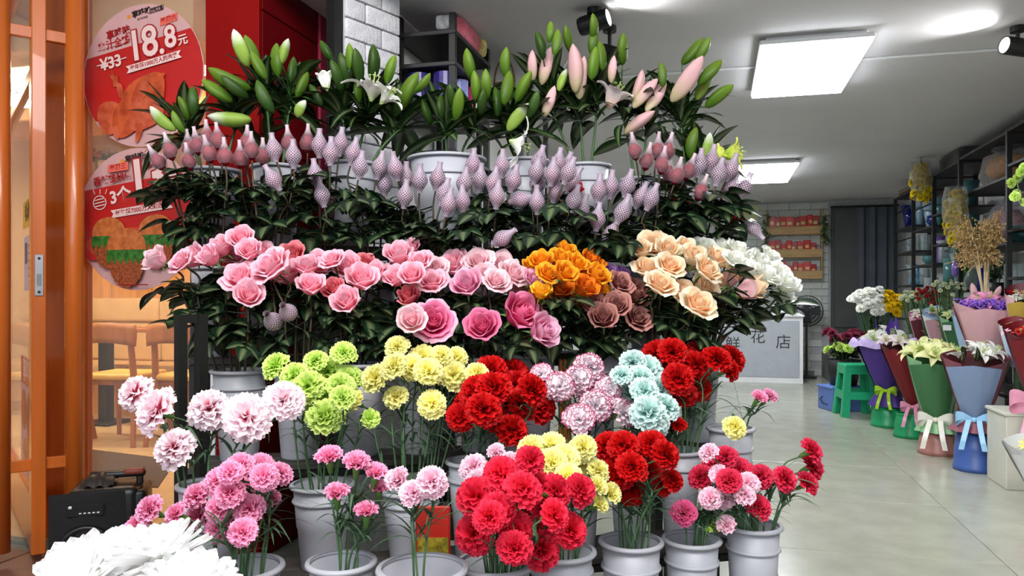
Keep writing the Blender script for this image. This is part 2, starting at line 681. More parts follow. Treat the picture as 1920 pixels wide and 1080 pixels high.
# facade: window to the restaurant with its wooden frame
clear = glass_mat('clear_window_glass', (250, 250, 248), clear=0.97, rough=0.02)
w1 = struct('window_1', MB().box2((-2.86, 3.02, 0.06), (-2.2, 3.028, 3.0)), clear, 'clear glass shop window of the restaurant')
MB().box2((-2.80, 2.995, 0.0), (-2.205, 3.06, 0.06)).ob('window_sill', orange_wood, w1)
col = struct('trim_2', MB().rbox((-2.98, 3.03, 1.5), (0.22, 0.07, 3.0), 0.01, 2), orange_wood, 'orange wooden post beside the restaurant window')

# open glass door of the restaurant, seen edge on
A, B = P(10, 557, 4.75), P(73, 557, 3.36)
d1 = ob('door_1', None, loc=(B.x, B.y, 0), kind='structure', label='open wood framed glass door of the restaurant')
DL = Vector((A.x - B.x, A.y - B.y)).length
d1.rotation_euler = (0, 0, atan2(A.y - B.y, A.x - B.x))
MB().rbox((0.045, 0, 1.48), (0.09, 0.056, 2.90), 0.004, 1).ob('stile', orange_wood, d1)
MB().rbox((DL - 0.045, 0, 1.48), (0.09, 0.05, 2.90), 0.004, 1).ob('stile', orange_wood, d1)
MB().rbox((DL / 2, 0, 0.15), (DL - 0.18, 0.045, 0.24), 0.004, 1).ob('rail', orange_wood, d1)
MB().rbox((DL / 2, 0, 2.86), (DL - 0.18, 0.045, 0.14), 0.004, 1).ob('rail', orange_wood, d1)
MB().rbox((DL / 2, 0, 2.15), (DL - 0.18, 0.040, 0.06), 0.004, 1).ob('rail', orange_wood, d1)
MB().box2((0.09, -0.004, 0.27), (DL - 0.09, 0.004, 2.80)).ob('pane', clear, d1)
steel = pm('brushed_steel', (176, 178, 182), rough=0.35, metal=0.7, var=0.05)
lp = MB().rbox((-0.003, 0, 1.245), (0.006, 0.034, 0.18), 0.002, 1).ob('lock_plate', steel, d1, label='brushed steel lock plate')
MB().box2((-0.008, -0.009, 1.20), (-0.005, 0.009, 1.25)).ob('strike_hole', pm('grey_slot', (120, 122, 124), rough=0.5), lp)
for z in (1.172, 1.318):
    MB().lathe([(0.0, -0.001), (0.006, -0.001), (0.006, 0.002), (0, 0.002)], 10,
               M=Matrix.Rotation(-pi / 2, 3, 'Y'), c=(-0.006, 0, z)).ob('screw', black_steel, lp)
for sgn in (-1, 1):
    hx = 0.03
    t = MB().tube([(hx, sgn * 0.140, 0.06), (hx, sgn * 0.140, 2.85)], 0.040, 16).ob('pull_handle', orange_wood, d1, smooth=True)
    for z in (0.42, 2.3):
        MB().rbox((hx, sgn * 0.075, z), (0.03, 0.13, 0.05), 0.003, 1).ob('bracket', orange_wood, t)

# ================================================================ restaurant contents
warm_lamp = lamp_mat('warm_lamp_glow', (255, 232, 198), 22.0)


def ceiling_strip(loc, size, label):
    t = thing('ceiling_lamp', label, 'lamp', loc)
    MB().rbox((0, 0, 0.02), (size[0] + 0.04, size[1] + 0.04, 0.04), 0.004, 1).ob('housing', cream, t)
    MB().rbox((0, 0, -0.006), (size[0], size[1], 0.012), 0.003, 1).ob('diffuser', warm_lamp, t)


ceiling_strip((-4.6, 4.1, 2.62), (2.6, 0.22), 'long warm ceiling lamp under the front dropped box of the restaurant')
ceiling_strip((-5.0, 5.15, 2.91), (3.2, 0.30), 'wide warm ceiling lamp between the dropped boxes of the restaurant')

# leather booth bench
tan = pm('tan_leather', (214, 178, 128), rough=0.45, var=0.05, scale=5)
bench = thing('booth_bench', 'long tan leather booth bench with stitched back along the restaurant wall', 'bench', (-5.0, 6.45, 0))
MB().box2((-2.2, -0.15, 0.0), (2.2, 0.33, 0.36)).ob('base', panel_wood, bench)
for i in range(5):
    x = -1.76 + i * 0.88
    MB().rbox((x, 0.02, 0.43), (0.875, 0.50, 0.14), 0.03, 3).ob('seat_cushion', tan, bench, smooth=True)
    MB().rbox((x, 0.29, 0.70), (0.875, 0.12, 0.40), 0.03, 3).ob('back_cushion', tan, bench, smooth=True)
    MB().rbox((x, 0.27, 1.02), (0.875, 0.14, 0.24), 0.03, 3).ob('head_roll', tan, bench, smooth=True)

chair_wood = pm('beech_chair_wood', (176, 112, 56), rough=0.4, var=0.10, scale=5, stretch=(5, 5, 1))
seat_pad = pm('yellow_seat_pad', (226, 182, 96), rough=0.5, var=0.05)


def chair(loc, rz, label):
    t = thing('dining_chair', label, 'chair', loc, rz)
    s = MB().rbox((0, 0, 0.53), (0.46, 0.44, 0.05), 0.02, 3)
    s.ob('seat', seat_pad, t, smooth=True)
    MB().rbox((0, 0, 0.485), (0.40, 0.38, 0.04), 0.01, 1).ob('seat_frame', chair_wood, t)
    for sx in (-1, 1):
        MB().tube([(sx * 0.19, -0.18, 0.50), (sx * 0.235, -0.27, 0.0)], [0.026, 0.018], 8).ob('leg', chair_wood, t)
        MB().tube([(sx * 0.235, 0.27, 0.0), (sx * 0.20, 0.20, 0.50), (sx * 0.185, 0.235, 0.90)], [0.019, 0.027, 0.022], 8).ob('leg', chair_wood, t)
    b = MB()

    def rest(a, tt):
        return (0.245 * a * (1 - 0.12 * (tt - 0.5) ** 2), 0.255 + 0.045 * (1 - a * a) - 0.06 * (1 - a * a) * 0, 0.80 + 0.155 * tt - 0.03 * (1 - tt) * a * a + (0.0 if tt < .5 else -0.02 * a * a))
    b.grid(rest, 14, 4)
    n = len(b.v)
    b.add([p + Vector((0, -0.02, 0)) for p in b.v], [tuple(reversed(f)) for f in b.f])
    q = 15
    rim = [i for i in range(q)] + [j * q + 14 for j in range(1, 5)] + [4 * q + i for i in range(13, -1, -1)] + [j * q for j in range(3, 0, -1)]
    for i in range(len(rim)):
        a_, c_ = rim[i], rim[(i + 1) % len(rim)]
        b.f.append((a_, a_ + n, c_ + n, c_))
    b.ob('backrest', chair_wood, t, smooth=True)
    return t


pc = PZ(236, 826, 0)
chair((pc.x, pc.y, 0), pi + radians(8), 'beech dining chair with its back squarely to the window')
pc = PZ(345, 828, 0)
chair((pc.x + 0.10, pc.y, 0), pi + radians(0), 'beech dining chair half hidden by the black stand post')
pc = PZ(112, 822, 0)
chair((pc.x, pc.y - 0.15, 0), pi - radians(12), 'beech dining chair beside the orange door post')

tb = PZ(196, 795, 0)
table_top = pm('brown_table_top', (170, 108, 62), rough=0.35, var=0.08, scale=4)
t = thing('dining_table', 'brown restaurant table on a black pedestal before the booth bench', 'table', (tb.x, 5.86, 0))
MB().rbox((0, 0, 0.86), (0.70, 0.50, 0.035), 0.008, 2).ob('tabletop', table_top, t)
MB().box2((-0.045, -0.045, 0.03), (0.045, 0.045, 0.845)).ob('pedestal', black_steel, t)
MB().rbox((0, 0, 0.015), (0.30, 0.30, 0.03), 0.01, 1).ob('base', black_steel, t)
t2 = copy_tree(t, loc=(tb.x + 0.80, 5.90, 0), label='brown restaurant table behind the half hidden chair')

# door mat just inside
mat_cloth = pm('brown_door_mat', (74, 54, 38), rough=0.95, var=0.25, scale=80, bump=0.4, bscale=200)
q = [PZ(120, 838, 0), PZ(330, 864, 0), PZ(296, 915, 0), PZ(60, 905, 0)]
MB().add([(p.x, p.y, 0.0) for p in q] + [(p.x, p.y, 0.008) for p in q],
         [(0, 1, 2, 3), (7, 6, 5, 4), (0, 4, 5, 1), (1, 5, 6, 2), (2, 6, 7, 3), (3, 7, 4, 0)]
         ).ob('door_mat', mat_cloth, label='brown fibre door mat on the restaurant floor', cat='mat')

# ledge with planters on the rear wall
lg = PY(165, 330, 6.75)
t = thing('wall_ledge', 'wooden ledge along the restaurant wall holding planters', 'shelf', (-5.4, 6.74, lg.z))
MB().rbox((0, 0, -0.02), (3.2, 0.2, 0.04), 0.005, 1).ob('board', panel_wood, t)
for x in (-1.2, 0, 1.2):
    MB().box2((x - 0.015, 0.0, -0.16), (x + 0.015, 0.09, -0.04)).ob('bracket', panel_wood, t)
bowl_m = pm('white_glazed_bowl', (236, 226, 200), rough=0.3, var=0.04)
herb = leaf_mat('ledge_plant_green', (84, 110, 40), (150, 150, 60))
blos = petal_mat('ledge_blossom_pink', (206, 120, 110), (226, 160, 140))
for k, (px, lab) in enumerate(((168, 'small white planter of pink blossoms on the ledge between the two round signs'),
                               (205, 'small white planter of green sprigs on the ledge between the two round signs'))):
    q = PY(px, 330, 6.72)
    t = thing('planter', lab, 'planter', (q.x, 6.70, lg.z))
    MB().lathe([(0.05, 0.0), (0.085, 0.04), (0.10, 0.13), (0.092, 0.13), (0.08, 0.04), (0.0, 0.03)], 16).ob('bowl', bowl_m, t, smooth=True)
    for i in range(14):
        d = Vector((rr(-1, 1), rr(-1, 1), rr(0.8, 2))).normalized()
        L = rr(0.10, 0.19)
        MB().grid(lambda a, tt: Vector((a * 0.03 * sin(pi * tt ** 0.8), 0.02 * tt * tt, L * tt)), 2, 4).ob(
            'leaf', herb, t, M=dirM((0, 0, 0.1), d, rr(0, 6)))
        if k == 0 or i % 4 == 0:
            MB().lathe([(0, -0.02), (0.03, -0.01), (0.035, 0.01), (0, 0.02)], 7).ob('blossom', blos, t, M=dirM(Vector((0, 0, 0.1)) + d * L, d))

# ---------------------------------------------------------------- the two round window signs
sign_pale = pm('pale_pink_print', (196, 152, 150), rough=0.35, var=0.03)
sign_red = pm('red_print', (178, 30, 26), rough=0.35, var=0.10, scale=2)
sign_dkred = pm('outline_red_print', (150, 16, 20), rough=0.4, var=0.04)
sign_white = pm('white_print', (222, 190, 184), rough=0.4, var=0.03)
sign_black = pm('black_print', (34, 20, 18), rough=0.5)
sign_gold = pm('gold_print', (216, 130, 30), rough=0.5)
sign_orange = pm('orange_print', (190, 70, 40), rough=0.35, var=0.08, scale=3)
sign_tag = pm('salmon_print', (214, 96, 78), rough=0.5, var=0.05)
chick = pm('roast_chicken_print', (150, 52, 20), rough=0.4, var=0.3, scale=14, col2=(196, 84, 40))
chick2 = pm('chicken_highlight_print', (196, 92, 60), rough=0.4, var=0.3, scale=18, col2=(164, 60, 28))
bun = pm('bun_print', (196, 112, 58), rough=0.4, col2=(168, 84, 36), scale=30)
lett = pm('lettuce_print', (60, 120, 40), rough=0.4, col2=(30, 78, 24), scale=40)
patty = pm('fried_patty_print', (166, 84, 44), rough=0.4, col2=(110, 48, 22), scale=90, detail=5)
SR = 0.325


def sign(px, py, label):
    p = PY(px, py, 2.985)
    t = thing('round_sign', label, 'sign', p)
    MB().slab([(SR * cos(a * 2 * pi / 64), SR * sin(a * 2 * pi / 64)) for a in range(64)], 0.004).ob('disc', sign_pale, t)
    return t


LAY = [0.0045]


def layer():
    LAY[0] += 0.0004
    return -LAY[0]


def flat(name, pts, mat, parent, th=0.0004, y=None):
    return MB().slab([(x * SR, z * SR) for x, z in pts], th).ob(name, mat, parent, loc=(0, layer() if y is None else y, 0))


def band(parent, la, lb, lo):
    """red field between a sloping top line and a lower line, cut by the disc's edge"""
    top, bot = [], []
    n = 40
    for i in range(n + 1):
        x = -0.985 + 1.97 * i / n
        cz = sqrt(max(0, 0.99 ** 2 - x * x))
        top.append((x, min(cz, la + (lb - la) * (x + 1) / 2)))
        bot.append((x, max(-cz, min(lo + 0.10 * x * x, top[-1][1]))))
    bot = [(x, min(z, tz - 0.001)) for (x, z), (_, tz) in zip(bot, top)]
    flat('red_field', top + bot[::-1], sign_red, parent)


def blob(cx, cz, rx, rz, n=28, amp=0.0, k=5, ph=0.0, rot=0.0):
    o = []
    for i in range(n):
        a = 2 * pi * i / n
        r = 1 + amp * sin(k * a + ph)
        x, z = rx * r * cos(a), rz * r * sin(a)
        o.append((cx + x * cos(rot) - z * sin(rot), cz + x * sin(rot) + z * cos(rot)))
    return o


SL = radians(10)


def stext(name, body, x, z, size, mat, parent, bold=0.0, rot=SL, shear=0.0):
    return text(name, body, size * SR, mat, parent, (x * SR, layer(), z * SR), (pi / 2, -rot, 0), bold=bold * SR, th=0.0002, shear=shear)


def ribbon(parent, x0, z0, x1, z1, h):
    d = Vector((x1 - x0, z1 - z0)).normalized()
    n_ = Vector((-d.y, d.x)) * h / 2
    a, b = Vector((x0, z0)), Vector((x1, z1))
    o = [a - n_, b - n_, b - d * h * 0.4, b + n_, a + n_, a + d * h * 0.4]
    flat('ribbon', [tuple(p) for p in o], sign_white, parent)


def brand(parent, x, z):
    flat('brand_mark', [(x - 0.235, z - 0.06), (x - 0.175, z - 0.05), (x - 0.178, z - 0.005), (x - 0.238, z - 0.015)], sign_gold, parent)
    stext('brand_lettering', '享哆味', x, z + 0.005, 0.105, sign_black, parent, bold=0.004)
    stext('brand_small_lettering', '炸鸡汉堡', x + 0.25, z + 0.03, 0.052, sign_black, parent, bold=0.001)
    o = [(-0.115, -0.045), (0.115, -0.005), (0.115, 0.065), (-0.115, 0.025)]
    i_ = [(-0.107, -0.034), (0.107, 0.004), (0.107, 0.056), (-0.107, 0.018)]
    m = MB()
    for j in range(4):
        k = (j + 1) % 4
        m.slab([((x + 0.25 + a) * SR, (z + 0.02 + b) * SR) for a, b in (o[j], o[k], i_[k], i_[j])], 0.0002)
    m.ob('brand_frame', sign_black, parent, loc=(0, layer(), 0))
    stext('brand_tiny_lettering', '源于好味道', x + 0.02, z - 0.075, 0.035, sign_black, parent)


s1 = sign(268, 142, 'round red window sign with roast chicken and price 18.8')
band(s1, 0.287, 0.634, -0.66)
brand(s1, -0.01, 0.875)
flat('price_tag', [(0.30, 0.66), (0.58, 0.72), (0.58, 0.83), (0.30, 0.77)], sign_tag, s1)
stext('tag_lettering', '每周六', 0.44, 0.745, 0.085, sign_dkred, s1, bold=0.002)
flat('heading_backing', [(-0.74, 0.395), (-0.20, 0.49), (-0.20, 0.60), (-0.74, 0.505)], sign_pale, s1)
stext('heading_lettering', '享哆味', -0.39, 0.625, 0.135, sign_dkred, s1, bold=0.004)
stext('heading_lettering', '蜜汁全鸡', -0.46, 0.475, 0.135, sign_dkred, s1, bold=0.004)
for nm, b, mt in (('price_outline', 0.030, sign_dkred), ('price_lettering', 0.010, sign_white)):
    for ch, x, z, sz in (('1', -0.10, 0.40, 0.60), ('8', 0.14, 0.445, 0.60), ('.', 0.325, 0.43, 0.50), ('8', 0.475, 0.485, 0.43)):
        o = stext(nm, ch, x, z, sz, mt, s1, bold=b, rot=radians(8))
        o.scale = (0.92, 1, 1)
stext('price_unit', '元', 0.68, 0.43, 0.16, sign_white, s1, bold=0.004)
stext('old_price_lettering', '¥33', -0.50, 0.205, 0.23, sign_white, s1, bold=0.007)
flat('strike_line', [(-0.74, 0.17), (-0.24, 0.255), (-0.24, 0.27), (-0.74, 0.185)], sign_white, s1)
ribbon(s1, -0.24, 0.085, 0.66, 0.245, 0.105)
stext('ribbon_lettering', '每年超1000万人的选择', 0.21, 0.165, 0.078, sign_dkred, s1, bold=0.002)
# the printed chicken
flat('chicken_wing_print', blob(-0.42, -0.06, 0.05, 0.14, amp=0.30, k=6, rot=0.5), chick2, s1)
flat('chicken_wing_print', blob(-0.34, -0.20, 0.05, 0.14, amp=0.15, k=4, rot=0.4), chick2, s1)
flat('chicken_print', blob(0.02, -0.36, 0.46, 0.30, amp=0.05, k=4, ph=1.0, rot=0.75), chick, s1)
flat('chicken_tail_print', blob(0.30, -0.06, 0.10, 0.05, amp=0.15, k=3, rot=0.3), chick, s1)
flat('chicken_highlight_print', blob(-0.02, -0.26, 0.10, 0.26, amp=0.12, k=3, rot=-0.6), chick2, s1)
flat('chicken_leg_print', blob(-0.52, -0.56, 0.20, 0.24, amp=0.07, k=3), chick2, s1)
flat('chicken_leg_print', blob(-0.26, -0.62, 0.22, 0.25, amp=0.08, k=3, ph=2), chick, s1)
flat('chicken_leg_print', blob(0.10, -0.56, 0.30, 0.20, amp=0.08, k=3, ph=4, rot=0.5), chick2, s1)
flat('chicken_foot_print', blob(-0.02, -0.80, 0.05, 0.14, amp=0.1, k=3, rot=-0.3), chick, s1)
flat('chicken_foot_print', blob(-0.40, -0.78, 0.06, 0.10, amp=0.1, k=3, rot=0.3), chick2, s1)

s2 = sign(258, 411, 'round red window sign with three burgers and price 13')
band(s2, 0.40, 0.655, -0.62)
flat('orange_glow', blob(-0.02, -0.36, 0.80, 0.24, amp=0.0), sign_orange, s2)
brand(s2, 0.0, 0.85)
flat('price_tag', [(-0.44, 0.66), (-0.10, 0.69), (-0.10, 0.80), (-0.44, 0.77)], sign_tag, s2)
stext('tag_lettering', '每周三', -0.27, 0.73, 0.09, sign_dkred, s2, bold=0.002, rot=radians(6))
stext('heading_lettering', '香辣鸡腿堡', -0.36, 0.565, 0.13, sign_dkred, s2, bold=0.004, rot=radians(6))
for nm, b, mt in (('price_outline', 0.038, sign_dkred), ('price_lettering', 0.014, sign_white)):
    for ch, x in (('1', 0.07), ('3', 0.37)):
        stext(nm, ch, x, 0.53 + 0.1 * x, 0.74, mt, s2, bold=b, rot=radians(7))
stext('price_unit', '元', 0.64, 0.50, 0.20, sign_white, s2, bold=0.004)
stext('count_lettering', '3个', -0.22, 0.32, 0.24, sign_white, s2, bold=0.008)
m = MB()
for i in range(20):
    a0, a1 = 2 * pi * i / 20, 2 * pi * (i + 1) / 20
    m.slab([((-0.57 + r * cos(a)) * SR, (0.24 + r * 0.9 * sin(a)) * SR) for r, a in ((0.115, a0), (0.115, a1), (0.10, a1), (0.10, a0))], 0.0002)
for zz in (-0.045, 0.0, 0.045):
    m.slab([((-0.57 + x) * SR, (zz + 0.24 + dz) * SR) for x, dz in ((-0.085, -0.02), (0.085, 0.01), (0.085, 0.025), (-0.085, -0.005))], 0.0002)
for xx in (-0.09, 0, 0.09):
    m.slab([((-0.57 + x) * SR, (z) * SR) for x, z in ((xx, 0.36), (xx + 0.012, 0.36), (xx * 1.3 + 0.012, 0.43), (xx * 1.3, 0.43))], 0.0002)
m.ob('burger_icon', sign_white, s2, loc=(0, layer(), 0))
ribbon(s2, -0.38, 0.07, 0.64, 0.19, 0.11)
stext('ribbon_lettering', '每年超7000万人的选择', 0.13, 0.13, 0.088, sign_dkred, s2, bold=0.002, rot=radians(8))


def burger(cx, cz, s):
    n = 22
    pa = [(cx + s * 0.30 * cos(pi + pi * i / n), cz - s * 0.06 + s * 0.38 * sin(pi + pi * i / n) * (1 + 0.05 * sin(i * 2.3))) for i in range(n + 1)]
    flat('patty_print', pa + [(cx + s * 0.30, cz), (cx - s * 0.30, cz)], patty, s2)
    lt = [(cx - s * 0.34 + s * 0.68 * i / n, cz + s * 0.11) for i in range(n + 1)]
    lt += [(cx + s * 0.34 - s * 0.68 * i / n, cz - s * (0.07 + 0.05 * sin(i * 1.9))) for i in range(n + 1)]
    flat('lettuce_print', lt, lett, s2)
    bt = [(cx + s * 0.33 * cos(pi * i / n), cz + s * 0.10 + s * 0.31 * sin(pi * i / n) ** 0.8) for i in range(n + 1)]
    flat('bun_print', bt, bun, s2)


burger(-0.41, -0.32, 0.86)
burger(0.38, -0.32, 0.90)
burger(-0.11, -0.53, 0.98)
flat('small_print', [(-0.25, -0.93), (0.25, -0.93), (0.25, -0.915), (-0.25, -0.915)], sign_dkred, s2)

# ---------------------------------------------------------------- things stuck to the door glass
yel = pm('yellow_sticker', (222, 172, 40), rough=0.4, var=0.05)
lilac = pm('lilac_notice_paper', (206, 190, 206), rough=0.5, var=0.05)
navy = pm('navy_print', (44, 50, 104), rough=0.5)
pinkposter = pm('pink_poster_paper', (206, 150, 156), rough=0.5, var=0.06)


def door_sheet(name, label, x, z, wd, ht, mat):
    t = thing(name, label, 'poster')
    q = Matrix.Translation(d1.location) @ Matrix.Rotation(d1.rotation_euler.z, 4, 'Z') @ Matrix.Translation((x, 0.007, z)) @ Matrix.Rotation(pi, 4, 'Z')
    t.matrix_basis = q
    MB().box((0, 0.0005, 0), (wd, 0.001, ht)).ob('sheet', mat, t)
    return t


s = door_sheet('door_sticker', 'yellow lettered sticker on the open glass door', 0.36, 1.55, 0.50, 0.13, yel)
text('lettering', '电动门', 0.10, sign_black, s, (0, -0.0006, 0), bold=0.002, th=0.0002)
s = door_sheet('door_notice', 'lilac printed notice below the yellow door sticker', 0.36, 1.31, 0.36, 0.26, lilac)
MB().box((-0.09, -0.0004, 0.05), (0.10, 0.0006, 0.10)).ob('photo_print', navy, s)
for k in range(5):
    MB().box((0.08, -0.0004, 0.08 - k * 0.035), (0.12, 0.0006, 0.010)).ob('text_line', sign_black, s)
s = door_sheet('door_poster', 'tall pink and red food poster low on the open glass door', 0.40, 0.58, 0.58, 0.56, pinkposter)
MB().box((0, -0.0004, 0.21), (0.58, 0.0006, 0.13)).ob('red_header', sign_red, s)
text('lettering', '享哆味', 0.12, sign_white, s, (0, -0.0008, 0.21), bold=0.003, th=0.0002)
for x, z, w_, h_ in ((-0.15, 0.02, 0.12, 0.10), (0.12, 0.0, 0.14, 0.13), (0.02, -0.17, 0.20, 0.07)):
    MB().slab([(x + w_ * cos(i * pi / 10), z + h_ * sin(i * pi / 10)) for i in range(20)], 0.0004).ob('food_print', chick if x < 0.1 else sign_dkred, s, loc=(0, -0.0003, 0))

# ---------------------------------------------------------------- black trolley speaker on the pavement
sp_b = pm('black_plastic', (16, 15, 16), rough=0.4, var=0.2)
sp_g = pm('black_speaker_grille', (10, 10, 13), rough=0.6, var=0.3, scale=200, bump=0.6, bscale=400)
q = PZ(180, 1072, 0)
t = thing('portable_speaker', 'black portable loudspeaker with top handle standing outside the restaurant window', 'speaker', (q.x, q.y + 0.02, 0), TH + radians(18))
t.scale = (0.9, 0.9, 0.86)
body = MB().rbox((0.03, 0.02, 0.22), (0.30, 0.26, 0.40), 0.035, 3).ob('body', sp_b, t, smooth=True)
MB().rbox((0.13, 0.02, 0.215), (0.16, 0.24, 0.37), 0.02, 2).ob('side_shell', sp_b, t, smooth=True)
fr = MB()
fr.grid(lambda a, tt: (-0.03 + 0.155 * a, -0.115 - 0.045 * cos(a * pi / 2) * sin(pi * min(1, max(0, tt))) ** 0.4, 0.03 + 0.38 * tt), 14, 14)
fr.ob('grille', sp_g, t, smooth=True)
MB().lathe([(0, 0.0), (0.10, 0.0), (0.115, 0.014), (0.10, 0.022), (0.085, 0.012), (0.03, -0.004), (0, 0.01)], 28,
           M=Matrix.Rotation(pi / 2, 3, 'X'), c=(-0.03, -0.145, 0.155)).ob('woofer', sp_b, t, smooth=True)
cp = MB().rbox((-0.03, -0.145, 0.335), (0.15, 0.02, 0.06), 0.006, 1).ob('control_panel', sp_g, t)
led = pm('panel_mark_white', (220, 220, 225), rough=0.4)
for i in range(5):
    MB().box((-0.05 + i * 0.018, -0.157, 0.325), (0.010, 0.003, 0.005)).ob('mark', led, cp)
MB().lathe([(0, 0), (0.008, 0), (0.008, 0.006), (0, 0.008)], 12, M=Matrix.Rotation(pi / 2, 3, 'X'), c=(-0.09, -0.155, 0.355)).ob('knob', led, cp, smooth=True)
for sx in (-0.02, 0.17):
    MB().rbox((sx, 0.02, 0.43), (0.03, 0.04, 0.05), 0.006, 1).ob('handle_post', sp_b, t)
MB().rbox((0.075, 0.02, 0.462), (0.24, 0.05, 0.032), 0.012, 2).ob('handle', sp_b, t, smooth=True)
MB().rbox((0.145, 0.02, 0.470), (0.09, 0.052, 0.03), 0.01, 2).ob('handle_strip', pm('rust_red_plastic', (120, 40, 22), rough=0.5), t, smooth=True)
cloth = MB()
cloth.grid(lambda a, tt: (0.0 + 0.07 * a, -0.07 + 0.14 * tt, 0.425 + 0.05 * sin(pi * tt) ** 0.7 * (1 - 0.5 * a * a) + 0.006 * sin(9 * a)), 12, 8)
cloth.ob('strap_cover', pm('brown_black_leather', (34, 24, 18), rough=0.5, var=0.2), t, smooth=True)
for sx in (-0.10, 0.18):
    MB().lathe([(0, -0.012), (0.03, -0.012), (0.034, 0), (0.03, 0.012), (0, 0.012)], 14, M=Matrix.Rotation(pi / 2, 3, 'Y'), c=(sx, 0.10, 0.034)).ob('wheel', sp_b, t, smooth=True)

# white placard beside the pillar, behind the stand
q0, q1 = P(384, 700, 3.22), P(402, 700, 3.22)
pl = thing('white_placard', 'narrow white placard leaning beside the red pillar behind the stand', 'placard', ((q0.x + q1.x) / 2, (q0.y + q1.y) / 2, 0), TH)
MB().rbox((0, 0, 0.62), (0.05, 0.012, 0.96), 0.002, 1).ob('board', pm('white_card', (232, 234, 236), rough=0.5, var=0.03), pl)
MB().box((0, 0.03, 0.07), (0.05, 0.09, 0.14)).ob('foot', black_steel, pl)

# ================================================================ shop fittings
led_white = lamp_mat('led_panel_glow', (244, 249, 255), 21.0)
white_plastic = pm('white_plastic', (226, 228, 228), rough=0.4, var=0.03)


def led_panel(x0, x1, y0, y1, label):
    t = thing('ceiling_panel_light', label, 'ceiling light', ((x0 + x1) / 2, (y0 + y1) / 2, CEIL))
    a, b = x1 - x0, y1 - y0
    MB().rbox((0, 0, -0.010), (a - 0.05, b - 0.05, 0.02), 0.004, 1).ob('back_tray', white_plastic, t)
    MB().rbox((0, 0, -0.035), (a + 0.02, b + 0.02, 0.03), 0.012, 2).ob('frame', white_plastic, t)
    MB().rbox((0, 0, -0.056), (a, b, 0.014), 0.006, 2).ob('diffuser', led_white, t)


led_panel(0.24, 0.80, 4.36, 5.45, 'rectangular white panel light on the ceiling nearer the shop entrance')
led_panel(0.24, 0.82, 8.26, 9.55, 'rectangular white panel light on the ceiling towards the back counter')

m = MB()
m.tube([(-0.95, 4.9, CEIL - 0.008), (0.262, 4.9, CEIL - 0.008)], 0.008, 6)
m.tube([(0.778, 4.9, CEIL - 0.008), (2.3, 4.9, CEIL - 0.008)], 0.008, 6)
m.ob('ceiling_conduit', white_plastic, label='thin white cable conduit crossing the shop ceiling', cat='conduit')


def spot_lamp(p, aim, label, power, top=None):
    """black cylinder spotlight on a short stem from the ceiling"""
    t = thing('track_spotlight', label, 'spotlight', (p.x, p.y, CEIL))
    h = p - Vector((p.x, p.y, CEIL))
    aim = Vector(aim).normalized()
    MB().lathe([(0, 0), (0.035, 0), (0.035, -0.03), (0, -0.03)], 14).ob('mount', black_steel, t)
    MB().tube([(0, 0, -0.02), (0, 0, h.z * 0.55), h], 0.010, 8).ob('stem', black_steel, t)
    MB().lathe([(0, -0.075), (0.042, -0.075), (0.046, -0.06), (0.046, 0.075), (0.040, 0.075), (0.038, 0.062), (0, 0.062)], 20).ob(
        'housing', black_steel, t, smooth=False, M=dirM(h, aim))
    lens_m = lamp_mat('spot_lens_glow', (255, 255, 255), 6.0) if power else glass_mat('unlit_lens_glass', (90, 90, 96), 0.2)
    MB().lathe([(0, 0.080), (0.020, 0.079), (0.038, 0.074), (0.039, 0.064)], 20).ob('lens', lens_m, t, M=dirM(h, aim), smooth=True)
    if power:
        d = bpy.data.lights.new('spot_beam', 'SPOT')
        d.energy = power
        d.spot_size = radians(115)
        d.spot_blend = 1.0
        d.shadow_soft_size = 0.03
        o = bpy.data.objects.new('spot_beam', d)
        COL.objects.link(o)
        o.parent = t
        o.matrix_basis = dirM(h + aim * 0.085, -aim)
    return t


spot_lamp(P(1114, 42, 3.75), RIGHT * 0.85 + FWD * -0.42 + UP * 0.16, 'black cylinder spotlight hanging above the pink lilies, lens turned sideways', 13)
spot_lamp(P(1143, 102, 4.0), RIGHT * 0.5 - FWD * 1.0 - UP * 0.5, 'black cylinder spotlight half hidden behind the tallest lily buds', 0)
spot_lamp(P(1908, 88, 4.0), RIGHT * -1.0 + FWD * -0.1 + UP * 0.10, 'black cylinder spotlight beside the right shelving, aimed across the ceiling', 20)

# ---------------------------------------------------------------- counter with shop lettering
cf = 10.9
cx0, cx1 = PY(1345, 600, cf).x, PY(1506, 600, cf).x
ctop = 0.93
counter = thing('shop_counter', 'white and grey sales counter with black lettering at the back of the shop', 'counter', ((cx0 + cx1) / 2, cf + 0.25, 0))
cw = cx1 - cx0
cgrey = pm('pale_grey_laminate', (168, 174, 180), rough=0.45, var=0.03)
MB().box2((-cw / 2, -0.23, 0.06), (cw / 2, 0.25, ctop - 0.04)).ob('body', white_plastic, counter)
MB().rbox((0, 0, ctop - 0.02), (cw + 0.02, 0.54, 0.05), 0.006, 1).ob('worktop', white_plastic, counter)
MB().rbox((-0.015, -0.235, 0.455), (cw - 0.06, 0.012, 0.76), 0.003, 1).ob('front_panel', cgrey, counter)
MB().box2((-cw / 2, -0.24, 0.0), (cw / 2, 0.2, 0.06)).ob('plinth', white_plastic, counter)
ink = pm('black_vinyl_lettering', (30, 32, 36), rough=0.4)
for ch, px, py in (('鲜', 1374, 646), ('花', 1421, 633), ('店', 1469, 643)):
    q = PY(px, py, cf)
    text('lettering', ch, 0.20, ink, counter, (q.x - counter.location.x, -0.243, q.z), bold=0.0, th=0.002)
q = PY(1470, 585, cf + 0.15)
b = thing('till_box', 'small white box on top of the sales counter', 'box', (q.x, cf + 0.2, ctop + 0.005))
MB().rbox((0, 0, 0.055), (0.30, 0.2, 0.11), 0.008, 1).ob('case', white_plastic, b)
